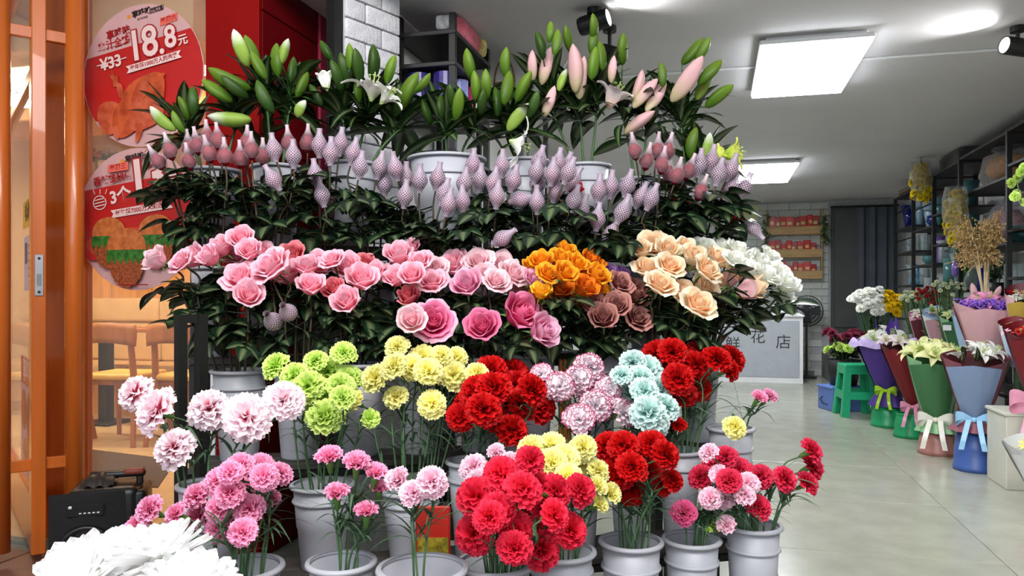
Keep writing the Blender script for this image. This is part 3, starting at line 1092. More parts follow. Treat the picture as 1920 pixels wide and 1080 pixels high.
MB().tube([(0.02, -0.104, 0.03), (0.05, -0.104, 0.07), (0.10, -0.104, 0.075), (0.08, -0.104, 0.03)], 0.006, 6).ob('cable_hook', black_steel, b)

# standing fan
q = PY(1512, 583, 11.70)
fan = thing('standing_fan', 'black pedestal fan beside the sales counter', 'fan', (q.x, 11.70, 0))
fd = pm('dark_fan_plastic', (48, 50, 52), rough=0.5, var=0.1)
MB().lathe([(0, 0), (0.14, 0), (0.14, 0.02), (0.05, 0.04), (0.0, 0.04)], 20).ob('base', fd, fan, smooth=True)
MB().tube([(0, 0, 0.03), (0, 0, q.z - 0.05)], 0.016, 8).ob('pole', fd, fan)
fc = Vector((0, -0.06, q.z))
g = MB()
for rdx in (0.08, 0.13, 0.18, 0.215):
    for yy in ((-0.05, 0.05) if rdx < 0.2 else (0,)):
        g.tube([(fc.x + rdx * cos(i * pi / 14), fc.y + yy, fc.z + rdx * sin(i * pi / 14)) for i in range(29)], 0.005 if rdx < .2 else 0.010, 4, caps=False)
for i in range(28):
    a = i * pi / 14
    for yy in (-1, 1):
        g.tube([(fc.x + 0.03 * cos(a), fc.y + 0.06 * yy, fc.z + 0.03 * sin(a)), (fc.x + 0.13 * cos(a), fc.y + 0.05 * yy, fc.z + 0.13 * sin(a)), (fc.x + 0.215 * cos(a), fc.y, fc.z + 0.215 * sin(a))], 0.0025, 4, caps=False)
g.ob('guard', fd, fan)
for i in range(4):
    a = i * pi / 2
    MB().grid(lambda s_, tt: (0.03 + 0.14 * tt, 0.03 * s_ * (0.4 + tt), 0.055 * s_ * (0.5 + tt * 0.8)), 4, 4).ob(
        'blade', fd, fan, M=Matrix.Translation(fc) @ Matrix.Rotation(a, 4, 'Y'))
MB().lathe([(0, -0.06), (0.035, -0.05), (0.04, 0.03), (0.05, 0.04), (0.05, 0.13), (0, 0.15)], 16, M=Matrix.Rotation(-pi / 2, 3, 'X'), c=fc).ob('motor', fd, fan, smooth=True)

# yellow-green wall sheet and small black clip rack behind the roses
q = PY(1398, 408, 11.97)
MB().rbox((0, 0, 0), (0.36, 0.012, 0.36), 0.002, 1).ob('wall_chart', pm('pale_lime_paper', (190, 196, 148), rough=0.7, var=0.05),
                                                       loc=(q.x, 11.972, q.z), label='pale lime sheet pinned to the brick wall left of the wooden wall shelf', cat='poster')
# wooden wall shelf with red packets
shw = pm('light_pine_wood', (176, 142, 92), rough=0.6, var=0.12, scale=5, stretch=(1, 6, 6))
sx0, sx1 = PY(1437, 450, 11.85).x, PY(1542, 450, 11.85).x
tz = [PY(1490, py, 11.85).z for py in (440, 483, 523)]
ws = thing('wall_shelf', 'pine wall shelf of three narrow trays holding red packets', 'shelf', ((sx0 + sx1) / 2, 11.9, tz[2]))
hw = (sx1 - sx0) / 2
for z in tz:
    z -= tz[2]
    MB().rbox((0, -0.07, z + 0.06), (2 * hw, 0.015, 0.12), 0.003, 1).ob('tray_front', shw, ws)
    MB().rbox((0, 0, z + 0.01), (2 * hw, 0.14, 0.018), 0.003, 1).ob('tray_bottom', shw, ws)
for sx in (-1, 1):
    MB().rbox((sx * (hw - 0.009), 0.01, 0.5), (0.018, 0.13, 1.02), 0.003, 1).ob('side_board', shw, ws)
reds = [pm('red_packet_a', (186, 30, 28), rough=0.35, var=0.25, scale=20), pm('red_packet_b', (160, 18, 20), rough=0.35, var=0.3, scale=30),
        pm('red_packet_c', (196, 52, 38), rough=0.35, var=0.25, scale=25)]
gold = pm('gold_foil_print', (226, 186, 110), rough=0.3, var=0.2)
tiers = ('top', 'middle', 'bottom')
for k, z in enumerate(tz):
    x = sx0 + 0.085
    i = 0
    while x < sx1 - 0.06:
        wd, ht = rr(0.075, 0.12), rr(0.17, 0.25) if k == 0 else rr(0.13, 0.20)
        t = thing('red_packet', 'red gift packet standing in the %s tray of the pine wall shelf' % tiers[k], 'packet',
                  (x, 11.856 + (i % 3) * 0.027, z + 0.022), rr(-0.04, 0.04), group='red packets in the %s tray' % tiers[k])
        MB().rbox((0, 0, ht / 2 + 0.04), (wd, 0.016, ht), 0.004, 1).ob('envelope', reds[i % 3], t)
        MB().box((rr(-.01, .01), -0.010, ht * 0.72), (wd * 0.5, 0.003, ht * 0.22)).ob('gold_print', gold, t)
        x += wd * 0.86
        i += 1
vine = leaf_mat('artificial_vine_leaf', (38, 62, 30), (74, 98, 52))
vl = MB().grid(lambda a, tt: (a * 0.022 * sin(pi * tt ** .7), 0.01 * a * a, 0.075 * tt), 2, 3).mesh('vine_leaf', vine, True)
for px, y0, y1, lab in ((1437, 400, 500, 'hanging artificial vine on the left end of the pine wall shelf'),
                        (1546, 405, 455, 'short artificial vine on the right end of the pine wall shelf')):
    a, b = PY(px, y0, 11.85), PY(px - 2, y1, 11.85)
    t = thing('hanging_vine', lab, 'vine', (a.x, 11.82, b.z))
    L = a.z - b.z
    pts = [Vector((0.02 * sin(i), -0.02, L * i / 8)) for i in range(9)]
    MB().tube(pts, 0.004, 5).ob('stem', vine, t)
    for i in range(46):
        ob('leaf', vl, t, M=dirM((0.02 * sin(i * .3), -0.02, L * i / 46), (rr(-1, 1), rr(-1, 0.3), rr(-1, 0.3)), rr(0, 6)))

# ---------------------------------------------------------------- left shelving, near the brick wall
def shelving(name_label, x0, x1, y0, y1, zs, top):
    t = thing('black_shelving', name_label, 'shelving', ((x0 + x1) / 2, (y0 + y1) / 2, 0))
    a, b = (x1 - x0) / 2, (y1 - y0) / 2
    for sx in (-1, 1):
        for sy in (-1, 1):
            MB().box2((sx * (a - 0.015) - 0.015, sy * (b - 0.015) - 0.015, 0), (sx * (a - 0.015) + 0.015, sy * (b - 0.015) + 0.015, top)).ob('post', black_steel, t)
    for z in zs:
        MB().rbox((0, 0, z - 0.011), (2 * a + 0.01, 2 * b + 0.01, 0.022), 0.003, 1).ob('shelf', dark_wood, t)
    return t


shelving('black steel shelving beside the brick pier behind the lilies', -1.49, -1.19, 3.47, 4.06, [0.5, 0.95, 1.4, 1.85, 2.08, 2.27, 2.42], 2.50)
shelving('lower black steel shelving behind the one by the brick pier', -1.49, -1.02, 4.12, 4.80, [0.5, 0.95, 1.4, 1.85, 2.30], 2.32)


def wrap_roll(loc, r, h, col, label):
    t = thing('gift_wrap_roll', label, 'roll', loc)
    MB().lathe([(0, 0), (r, 0), (r, h), (r * 0.3, h), (r * 0.28, h - 0.02), (0, h - 0.02)], 18).ob('paper', pm(label[:24], col, rough=0.3, var=0.3, scale=30), t, smooth=False)
    MB().lathe([(r * 0.27, 0.001), (r * 0.27, h + 0.004), (r * 0.2, h + 0.004), (r * 0.2, 0.001)], 14).ob('core', shw, t)


zz = 2.081
wrap_roll((-1.40, 3.55, zz), 0.060, 0.155, (38, 30, 110), 'dark blue starred gift wrap roll in the black shelving')
wrap_roll((-1.27, 3.56, zz), 0.058, 0.155, (50, 40, 120), 'purple gift wrap roll beside the dark blue roll')
wrap_roll((-1.25, 3.70, zz), 0.050, 0.155, (130, 140, 200), 'lavender blue gift wrap roll behind the purple roll')
t = thing('gift_box', 'magenta gift box with white ribbon on the black shelving', 'box', (-1.29, 3.90, zz))
MB().rbox((0, 0, 0.08), (0.17, 0.20, 0.16), 0.006, 1).ob('carton', pm('magenta_card', (186, 44, 96), rough=0.5, var=0.08), t)
for k in range(3):
    MB().grid(lambda a, tt: (0.087 + 0.006 * sin(pi * tt), -0.06 + 0.06 * k + a * 0.012, 0.01 + 0.14 * tt), 2, 6).ob('ribbon', white_plastic, t)
t = thing('wrapped_basket', 'pink wrapped basket with black spots on top of the black shelving', 'basket', (-1.26, 3.76, 2.421))
MB().rbox((0, 0, 0.058), (0.13, 0.30, 0.115), 0.03, 2).ob('wrapping', pm('pink_spotted_paper', (214, 104, 120), rough=0.5, var=0.2, scale=16), t, smooth=True)
MB().rbox((0.05, 0.17, 0.05), (0.08, 0.07, 0.10), 0.03, 2).ob('straw_tuft', pm('straw_raffia', (196, 176, 110), rough=0.8, var=0.3, scale=40, bump=0.5), t, smooth=True)
MB().rbox((-0.03, -0.165, 0.08), (0.08, 0.04, 0.07), 0.015, 2).ob('spotted_bow', pm('white_spotted_cloth', (225, 222, 224), rough=0.7, var=0.4, scale=25), t, smooth=True)
t = thing('handled_basket', 'wicker basket with hoop handle on top of the lower black shelving', 'basket', (-1.16, 4.25, 2.301))
wick = pm('brown_wicker', (104, 84, 56), rough=0.7, var=0.3, scale=60, bump=0.6)
MB().lathe([(0, 0), (0.05, 0), (0.065, 0.06), (0.06, 0.06), (0.045, 0.006), (0, 0.006)], 20).ob('bowl', wick, t, smooth=True)
MB().tube([(0.06 * cos(a), 0, 0.055 + 0.15 * sin(a)) for a in [pi * i / 14 for i in range(15)]], 0.006, 8).ob('handle', wick, t, smooth=True)

# ---------------------------------------------------------------- right shelving full of vases
XS, XB = 2.17, 2.55
PYS = [10.5, 9.6, 8.75, 7.87, 6.67, 5.6, 4.6]
BZ = [[2.37, 1.97, 1.68, 1.29, 0.9], [2.38, 1.89, 1.50, 1.10], [2.40, 1.99, 1.68, 1.22], [2.42, 2.08, 1.57, 1.15], [2.43, 2.16, 1.66, 1.30], [2.44, 2.0, 1.6, 1.2]]
rs = thing('vase_shelving', 'long black steel shelving of glass vases along the right wall', 'shelving', ((XS + XB) / 2, 7.5, 0))
ox, oy = (XS + XB) / 2, 7.5
for y in PYS:
    for x in (XS, XB):
        MB().box2((x - ox - 0.018, y - oy - 0.018, 0), (x - ox + 0.018, y - oy + 0.018, max(z[0] for k_, z in enumerate(BZ) if y in (PYS[k_], PYS[k_ + 1])) - 0.0)).ob('post', black_steel, rs)
for i, zs in enumerate(BZ):
    for z in zs:
        MB().rbox((0, (PYS[i] + PYS[i + 1]) / 2 - oy, z - 0.011), (XB - XS + 0.03, PYS[i] - PYS[i + 1] - 0.03, 0.022), 0.003, 1).ob('shelf', dark_wood, rs)
for i, z in ((0, 2.18), (0, 1.83), (0, 1.47), (1, 2.12)):
    MB().tube([(XS - ox, PYS[i] - oy, z), (XS - ox, PYS[i + 1] - oy, z)], 0.009, 6).ob('guard_bar', black_steel, rs)

VC = {'clear': glass_mat('clear_vase_glass', (236, 242, 242), 0.90), 'blue': glass_mat('pale_blue_vase_glass', (130, 186, 210), 0.6),
      'navy': glass_mat('navy_vase_glass', (24, 34, 100), 0.15), 'teal': glass_mat('teal_vase_glass', (110, 166, 166), 0.7),
      'green': glass_mat('green_vase_glass', (40, 130, 54), 0.5), 'grey': pm('grey_blue_ceramic', (120, 146, 160), rough=0.3, var=0.04),
      'violet': glass_mat('violet_vase_glass', (110, 80, 150), 0.3), 'cobalt': pm('cobalt_glaze', (22, 26, 90), rough=0.2, var=0.1)}
PROF = {
    'cone': [(0, 0), (0.45, 0), (1.0, 3.4), (0.94, 3.4), (0.41, 0.12), (0, 0.12)],
    'cyl': [(0, 0), (0.72, 0), (0.75, 2.6), (0.69, 2.6), (0.66, 0.1), (0, 0.1)],
    'bottle': [(0, 0), (0.8, 0), (0.95, 0.7), (0.6, 1.6), (0.28, 2.0), (0.28, 2.7), (0.40, 2.8), (0.33, 2.8), (0.22, 2.7), (0.22, 2.0), (0, 1.9)],
    'bowl': [(0, 0), (0.5, 0), (1.1, 0.7), (1.0, 1.3), (0.92, 1.3), (1.0, 0.7), (0.45, 0.1), (0, 0.1)],
    'trumpet': [(0, 0), (0.55, 0), (0.42, 0.5), (0.45, 2.0), (0.85, 3.2), (0.79, 3.2), (0.38, 2.0), (0, 1.9)]}
CN = {'clear': 'clear', 'blue': 'pale blue', 'navy': 'navy', 'teal': 'teal', 'green': 'green', 'grey': 'grey-blue', 'violet': 'violet', 'cobalt': 'cobalt rimmed'}
BAYN = ['the bay nearest the back door', 'the second bay from the back door', 'the third bay from the back door',
        'the fourth bay from the back door', 'the fifth bay from the back door', 'the sixth bay from the back door']
SHN = ['top', 'second', 'third', 'fourth', 'fifth']
VM = {}


def vase(bay, shelf, f, xf, shape, colr, s):
    y = PYS[bay] + (PYS[bay + 1] - PYS[bay]) * f
    x = XS + 0.06 + (XB - XS - 0.12) * xf
    kn = {'cone': 'tapered', 'cyl': 'cylinder', 'bottle': 'bottle', 'bowl': 'bowl', 'trumpet': 'trumpet'}[shape]
    lab = '%s %s vase on the %s shelf of %s' % (CN[colr], kn, SHN[shelf], BAYN[bay])
    t = thing('vase', lab, 'vase', (x, y, BZ[bay][shelf] + 0.001), group='%s %s vases, shelf %d bay %d' % (CN[colr], kn, shelf, bay))
    k = (shape, colr)
    if k not in VM:
        pr = PROF[shape]
        VM[k] = (MB().lathe(pr, 16).mesh('vase_body', VC[colr], True),
                 MB().tube([(pr[2][0] * 0.97 * cos(i * pi / 8), pr[2][0] * 0.97 * sin(i * pi / 8), pr[2][1]) for i in range(17)], 0.035, 5, caps=False).mesh('vase_rim', VC[colr], True)
                 if shape in ('cone', 'cyl') else None)
    M = Matrix.Diagonal((s, s, s, 1))
    ob('vase_body', VM[k][0], t, M=M)
    if VM[k][1]:
        ob('rim', VM[k][1], t, M=M)


for v in ((0, 1, .2, .2, 'cone', 'navy', .085), (0, 1, .55, .3, 'cone', 'blue', .085), (0, 1, .85, .2, 'cone', 'grey', .085),
          (0, 2, .2, .3, 'cyl', 'clear', .075), (0, 2, .5, .3, 'cyl', 'clear', .075), (0, 2, .8, .4, 'cyl', 'clear', .07),
          (0, 3, .2, .3, 'trumpet', 'clear', .08), (0, 3, .5, .3, 'bottle', 'blue', .085), (0, 3, .8, .4, 'cyl', 'clear', .085),
          (1, 1, .2, .3, 'cone', 'grey', .09), (1, 1, .5, .3, 'bowl', 'navy', .10), (1, 1, .8, .2, 'cone', 'teal', .085),
          (1, 2, .2, .3, 'bowl', 'teal', .08), (1, 2, .6, .3, 'trumpet', 'violet', .09), (1, 2, .85, .3, 'cyl', 'clear', .09),
          (1, 3, .2, .3, 'cyl', 'clear', .10), (1, 3, .55, .3, 'bottle', 'clear', .08), (1, 3, .8, .4, 'bowl', 'clear', .09),
          (2, 1, .2, .3, 'bowl', 'navy', .11), (2, 1, .5, .3, 'bowl', 'blue', .10), (2, 1, .8, .3, 'cone', 'teal', .07),
          (2, 2, .2, .3, 'bottle', 'clear', .085), (2, 2, .5, .3, 'cyl', 'blue', .08), (2, 2, .8, .3, 'cyl', 'teal', .09),
          (2, 3, .15, .3, 'cyl', 'teal', .12), (2, 3, .4, .3, 'trumpet', 'clear', .11), (2, 3, .65, .3, 'cyl', 'green', .11), (2, 3, .9, .3, 'bottle', 'clear', .1),
          (3, 2, .10, .3, 'bowl', 'clear', .08), (3, 2, .88, .3, 'bowl', 'teal', .10), (3, 3, .2, .3, 'cyl', 'navy', .10), (3, 3, .75, .3, 'cyl', 'clear', .10),
          (4, 2, .25, .25, 'cyl', 'green', .12), (4, 2, .7, .3, 'trumpet', 'clear', .10), (4, 3, .3, .3, 'cyl', 'green', .09), (4, 1, .2, .4, 'cyl', 'clear', .08),
          (4, 1, .8, .4, 'bottle', 'violet', .08)):
    vase(*v)

# cartons and wrapped goods on top of and in the shelving
t = thing('storage_carton', 'dark lidded carton lying on top of the shelving near the ceiling', 'carton', (2.36, 8.31, 2.401), 0.0)
MB().rbox((0, 0, 0.055), (0.34, 0.62, 0.11), 0.006, 1).ob('carton', pm('dark_carton_card', (62, 60, 60), rough=0.7), t)
MB().rbox((0, 0, 0.115), (0.355, 0.635, 0.02), 0.004, 1).ob('lid', pm('dark_lid_card', (70, 70, 70), rough=0.6), t)
t = thing('flat_carton', 'brown flat carton on top of the shelving near the back door', 'carton', (2.36, 10.06, 2.371), 0.0)
MB().rbox((0, 0, 0.045), (0.32, 0.80, 0.09), 0.006, 1).ob('carton', pm('brown_card', (104, 86, 68), rough=0.8), t)
MB().box((-0.161, 0, 0.06), (0.003, 0.80, 0.02)).ob('tape', pm('brown_tape', (140, 116, 80), rough=0.4), t)
plastic = glass_mat('crinkled_clear_plastic', (236, 236, 240), 0.90, rough=0.12)
t = thing('wrapped_basket', 'golden woven basket in crinkled clear plastic on the shelving', 'basket', (2.35, 7.25, 2.094), 0)
t.scale = (0.95, 1.0, 0.70)
MB().lathe([(0.0, 0), (0.11, 0.01), (0.20, 0.16), (0.17, 0.30), (0.02, 0.34), (0, 0.34)], 20, M=Matrix.Diagonal((0.8, 1.25, 1))).ob(
    'weave', pm('gold_straw_weave', (196, 134, 50), rough=0.6, var=0.35, scale=20, stretch=(1, 8, 1), bump=0.6), t, smooth=True)
pw = MB()
pw.lathe([(0.19, 0.0), (0.25, 0.10), (0.24, 0.22), (0.20, 0.33), (0.06, 0.37), (0.14, 0.42)], 26, M=Matrix.Diagonal((0.8, 1.4, 1)))
for p in pw.v:
    p += Vector((rr(-.012, .012), rr(-.02, .02), rr(-.01, .01)))
pw.ob('plastic_wrap', plastic, t)
t = thing('wrapped_bundle', 'pink dried bundle in clear plastic on the lower shelf of the fourth bay', 'bundle', (2.35, 7.28, 1.584), 0)
MB().lathe([(0.0, 0), (0.16, 0.02), (0.20, 0.16), (0.12, 0.28), (0, 0.30)], 16, M=Matrix.Diagonal((0.7, 1.3, 1))).ob(
    'dried_flowers', pm('dusty_pink_dried', (150, 96, 100), rough=0.8, var=0.4, scale=30, bump=0.6), t, smooth=True)
pw = MB()
pw.lathe([(0.17, 0.0), (0.22, 0.10), (0.21, 0.22), (0.13, 0.32), (0.06, 0.36)], 22, M=Matrix.Diagonal((0.7, 1.4, 1)))
for p in pw.v:
    p += Vector((rr(-.01, .01), rr(-.015, .015), rr(-.01, .01)))
pw.ob('plastic_wrap', plastic, t)
for k, (y, x, z) in enumerate(((6.13, 2.34, BZ[4][1] + 0.002), (5.2, 2.34, BZ[5][1] + 0.002))):
    t = thing('wrapped_doll', ['orange soft bundle in clear plastic on the fifth shelving bay', 'orange soft bundle in clear plastic on the sixth shelving bay'][k], 'bundle', (x, y, z))
    t.scale = (0.85, 0.85, 0.78)
    MB().lathe([(0, 0), (0.09, 0.01), (0.10, 0.10), (0.06, 0.18), (0.07, 0.22), (0, 0.25)], 14).ob('stuffing', pm('orange_plush', (176, 96, 50), rough=0.9, var=0.3, scale=20), t, smooth=True)
    pw = MB()
    pw.lathe([(0.11, 0), (0.14, 0.08), (0.13, 0.18), (0.05, 0.27), (0.09, 0.31)], 18)
    for p in pw.v:
        p += Vector((rr(-.008, .008), rr(-.008, .008), 0))
    pw.ob('plastic_wrap', plastic, t)

# ================================================================ plant meshes shared by many flowers
rose_leaf_m = leaf_mat('rose_leaf_green', (8, 24, 13), (26, 50, 30), rough=0.36)
lily_leaf_m = leaf_mat('lily_leaf_green', (9, 26, 9), (30, 60, 18), rough=0.33)
carn_leaf_m = leaf_mat('carnation_leaf_green', (36, 66, 44), (84, 116, 84), rough=0.5)
rose_stem_m = pm('rose_stem_green', (46, 56, 30), rough=0.5, var=0.35, scale=25, col2=(70, 44, 30))
carn_stem_m = pm('carnation_stem_green', (70, 104, 66), rough=0.5, var=0.25, scale=25)
lily_stem_m = pm('lily_stem_green', (48, 84, 32), rough=0.45, var=0.25, scale=25)
calyx_m = pm('calyx_green', (86, 130, 58), rough=0.5, var=0.2, scale=30)


def leaflet(mb, base, d, up, L, W, fold=0.25, droop=0.25):
    d = Vector(d).normalized()
    side = d.cross(Vector(up)).normalized()
    nrm = side.cross(d)

    def fn(a, t):
        w = W * (sin(pi * t ** 0.75) ** 0.8) if 0 < t < 1 else 0.0
        return Vector(base) + d * (L * t) + side * (a * w) + nrm * (fold * abs(a) * w - droop * L * t * t)
    mb.grid(fn, 4, 6, ev=lambda a, t: 1.0 if abs(a) < 0.1 else 0.0)


def rose_leaf_mesh(seed):
    r = random.Random(seed)
    mb = MB()
    mb.tube([(0, 0, 0), (0, 0.005, 0.35), (0, 0, 0.62)], [0.02, 0.014, 0.010], 4, caps=False)
    up = (0, -1, 0)
    leaflet(mb, (0, 0, 0.60), (0, 0, 1), up, 0.62, 0.22 + r.uniform(-.02, .03))
    leaflet(mb, (0, 0, 0.48), (0.85, 0.05, 0.5), up, 0.50, 0.19)
    leaflet(mb, (0, 0, 0.48), (-0.85, 0.05, 0.5), up, 0.50, 0.19)
    if seed % 2:
        leaflet(mb, (0, 0, 0.22), (0.9, 0.1, 0.35), up, 0.36, 0.14)
        leaflet(mb, (0, 0, 0.22), (-0.9, 0.1, 0.35), up, 0.36, 0.14)
    return mb.mesh('rose_leaf', rose_leaf_m, True)


ROSE_LEAF = [rose_leaf_mesh(i) for i in range(4)]


def strap_mesh(name, mat, L, W, droop, fold, nv=8):
    mb = MB()

    def fn(a, t):
        w = W * (min(1, t * 6 + 0.45)) * (1 - t ** 2.2)
        return (a * w, droop * L * t * t, L * t + fold * abs(a) * w - 0.3 * droop * L * t ** 3)
    mb.grid(fn, 2, nv, ev=lambda a, t: 0.0)
    return mb.mesh(name, mat, True)


def lance_mesh(name, mat, L, W, droop):
    mb = MB()

    def fn(a, t):
        w = W * sin(pi * min(1, t * 0.93 + 0.07)) ** 0.8
        return (a * w, droop * L * t ** 2 - 0.25 * abs(a) * w, L * t - 0.35 * abs(droop) * L * t ** 3)
    mb.grid(fn, 4, 8, ev=lambda a, t: 1.0 if abs(a) < 0.1 else 0.0)
    return mb.mesh(name, mat, True)


CARN_LEAF = [strap_mesh('carnation_leaf', carn_leaf_m, 1.0, 0.045, d_, 0.4) for d_ in (0.2, 0.5, 0.9)]
LILY_LEAF = [lance_mesh('lily_leaf', lily_leaf_m, 1.0, 0.13, d_) for d_ in (0.1, 0.35, 0.7)]

# ---- roses: heart plus single petals
HEART, PETAL = {}, {}


def heart_mesh(mat, H, R0):
    k = (mat.name, H, R0)
    if k not in HEART:
        mb = MB()

        def fn(a, t):
            u = (a + 1) / 2
            ang = u * 5.2 * pi
            r = R0 * (0.10 + 0.90 * u)
            return (r * cos(ang) * (0.75 + 0.25 * t), r * sin(ang) * (0.75 + 0.25 * t), H * (1.02 - 0.10 * u) * t)
        mb.grid(fn, 48, 4, ev=lambda a, t: t * 0.9)
        HEART[k] = mb.mesh('rose_heart', mat, True)
    return HEART[k]


def petal_mesh(mat, key):
    """key: radius, height, half angle, curl, pinch seed"""
    k = (mat.name,) + key
    if k not in PETAL:
        Rr, H, wa, curl, sd = key
        r = random.Random(sd)
        notch = r.uniform(-0.05, 0.08)
        sk = r.uniform(-0.08, 0.08)
        mb = MB()

        def fn(a, t):
            ww = radians(wa) * (0.45 + 0.55 * sin(pi * min(1, t * 0.75 + 0.10)))
            ang = a * ww + sk * t
            tip = 1 - 0.30 * (abs(a) ** 2.2) * t + notch * (1 - a * a) * t ** 4
            rad = Rr * (0.22 + 0.78 * t ** 0.5) + curl * t ** 5 * (1 - 0.35 * a * a)
            z = H * t * tip - curl * 0.8 * t ** 7 * (1 - 0.4 * a * a)
            rad *= 1 + 0.03 * sin(7 * a + sd)
            return (rad * cos(ang), rad * sin(ang), z)
        mb.grid(fn, 8, 7)
        PETAL[k] = mb.mesh('petal', mat, True)
    return PETAL[k]


ROSE_VAR = {
    'open': ((0.34, 1.05), [(3, 0.40, 1.08, 66, 0.04), (4, 0.58, 1.06, 58, 0.08), (5, 0.80, 1.0, 50, 0.14), (5, 0.98, 0.86, 46, 0.22)]),
    'half': ((0.32, 1.20), [(3, 0.42, 1.24, 68, 0.03), (4, 0.60, 1.20, 62, 0.07), (5, 0.80, 1.10, 54, 0.14)]),
    'bud': ((0.26, 1.50), [(3, 0.38, 1.52, 74, 0.03), (3, 0.50, 1.46, 66, 0.07), (2, 0.60, 1.28, 60, 0.16)]),
}
ROSE_R = {'open': 1.05, 'half': 0.87, 'bud': 0.66}
ROSE_C = {'open': 0.55, 'half': 0.62, 'bud': 0.75}


def rose_bloom(parent, M, var, inner, outer):
    (r0, h0), layers = ROSE_VAR[var]
    b = ob('bloom', heart_mesh(inner, h0, r0), parent, M=M)
    a0 = rr(0, 6)
    for li, (n, rad, H, wa, curl) in enumerate(layers):
        mt = inner if li < len(layers) - 1 else outer
        for i in range(n):
            ang = a0 + li * 1.1 + 2 * pi * i / n + rr(-.12, .12)
            key = (rad, H, wa, curl, R.randint(1, 3))
            q = Matrix.Rotation(ang, 4, 'Z') @ Matrix.Rotation(rr(-.04, .06), 4, 'Y')
            ob('petal', petal_mesh(mt, key), b, M=q)
    return b


# calyx with sepals
mb = MB()
mb.lathe([(0.0, -0.22), (0.10, -0.20), (0.20, -0.05), (0.24, 0.06), (0.0, 0.06)], 8)
for i in range(5):
    a = 2 * pi * i / 5
    q = Matrix.Rotation(a, 3, 'Z')
    mb.grid(lambda s, t: q @ Vector((0.20 + 0.42 * t, s * 0.10 * (1 - t), 0.02 + 0.05 * t - 0.38 * t * t)), 2, 4)
SEPAL = mb.mesh('calyx', calyx_m, True)

# ---- carnations
CARN = {}


def carn_mesh(mat, var):
    k = (mat.name, var)
    if k in CARN:
        return CARN[k]
    r = random.Random(var * 17 + 3)
    mb = MB()
    spec = {0: [(9, 2), (9, 18), (8, 36), (7, 54), (5, 72)], 1: [(9, -14), (9, 6), (9, 26), (7, 46), (6, 66)],
            2: [(7, 38), (7, 50), (6, 62), (5, 74)], 3: [(9, 6), (9, 22), (8, 40), (7, 56), (5, 74)]}[var]
    for li, (n, el) in enumerate(spec):
        for i in range(n):
            az = 2 * pi * (i + 0.5 * (li % 2)) / n + r.uniform(-.15, .15)
            e0 = radians(el + r.uniform(-7, 7))
            ph = r.uniform(0, 6)
            Lr = (1.0 - 0.035 * li) * r.uniform(0.92, 1.06)
            wd = 0.44 + 0.05 * r.random()
            q = Matrix.Rotation(az, 3, 'Z')
            amp = r.uniform(0.07, 0.13)

            def fn(a, t):
                e = e0 + 0.30 * (1 - t)
                tz = t * Lr * (1 + (0.055 if (int(round((a + 1) * 5)) % 2) else -0.03) * (t > 0.9))
                tz *= 1 - 0.12 * a * a * t
                w = wd * t ** 0.8
                ru = amp * t * t * sin(a * 6.5 + ph)
                x = cos(e) * tz - sin(e) * ru
                z = sin(e) * tz + cos(e) * ru
                return q @ Vector((x, a * w, z))
            mb.grid(fn, 10, 4)
    CARN[k] = mb.mesh('carnation_bloom', mat, True)
    return CARN[k]


CALYX = MB().lathe([(0.0, -1.05), (0.10, -1.05), (0.17, -0.9), (0.24, -0.35), (0.30, 0.0), (0.24, 0.04), (0.0, 0.0)], 8).mesh('calyx', calyx_m, True)

# ---- lilies
BUD, TEPAL = {}, {}


def bud_mesh(mat):
    if mat.name not in BUD:
        mb = MB()
        n = 12
        prof = [(0.0, 0.03), (0.06, 0.10), (0.2, 0.16), (0.4, 0.19), (0.6, 0.185), (0.8, 0.14), (0.92, 0.08), (1.0, 0.012)]
        vs, fs, es = [], [], []
        for t, r in prof:
            for k in range(n):
                a = 2 * pi * k / n
                rad = r * 0.98 * (1 + 0.13 * cos(3 * a))
                vs.append((rad * cos(a), rad * sin(a) + 0.05 * sin(pi * t), t))
                es.append(t)
        for i in range(len(prof) - 1):
            for k in range(n):
                k2 = (k + 1) % n
                fs.append((i * n + k, i * n + k2, (i + 1) * n + k2, (i + 1) * n + k))
        mb.add(vs, fs, es)
        BUD[mat.name] = mb.mesh('lily_bud', mat, True)
    return BUD[mat.name]


def tepal_mesh(mat, op):
    k = (mat.name, op)
    if k not in TEPAL:
        mb = MB()

        def fn(a, t):
            w = 0.20 * sin(pi * min(1, 0.08 + t * 0.92)) ** 0.7
            x = 0.05 + op * 0.75 * t ** 1.6 + 0.10 * t * (1 - t)
            z = 0.95 * t - op * 0.55 * t ** 3.2
            return (x - 0.05 * a * a * (1 - t), a * w, z + 0.06 * a * a + 0.015 * sin(9 * t) * a)
        mb.grid(fn, 4, 9)
        TEPAL[k] = mb.mesh('petal', mat, True)
    return TEPAL[k]


stam_m = pm('lily_stamen', (170, 190, 110), rough=0.5)
mb = MB()
for i in range(6):
    a = i * pi / 3 + 0.4
    mb.tube([(0, 0, 0.05), (0.06 * cos(a), 0.06 * sin(a), 0.4), (0.16 * cos(a), 0.16 * sin(a), 0.74)], 0.012, 4)
    mb.tube([(0.16 * cos(a) - 0.05 * sin(a), 0.16 * sin(a) + 0.05 * cos(a), 0.74), (0.16 * cos(a) + 0.05 * sin(a), 0.16 * sin(a) - 0.05 * cos(a), 0.75)], 0.022, 5)
mb.tube([(0, 0, 0), (0, 0, 0.86)], [0.03, 0.02], 5)
mb.lathe([(0.0, -0.02), (0.05, 0.0), (0.09, 0.12), (0.06, 0.2), (0, 0.2)], 8)
STAM = mb.mesh('lily_stamens', stam_m, True)


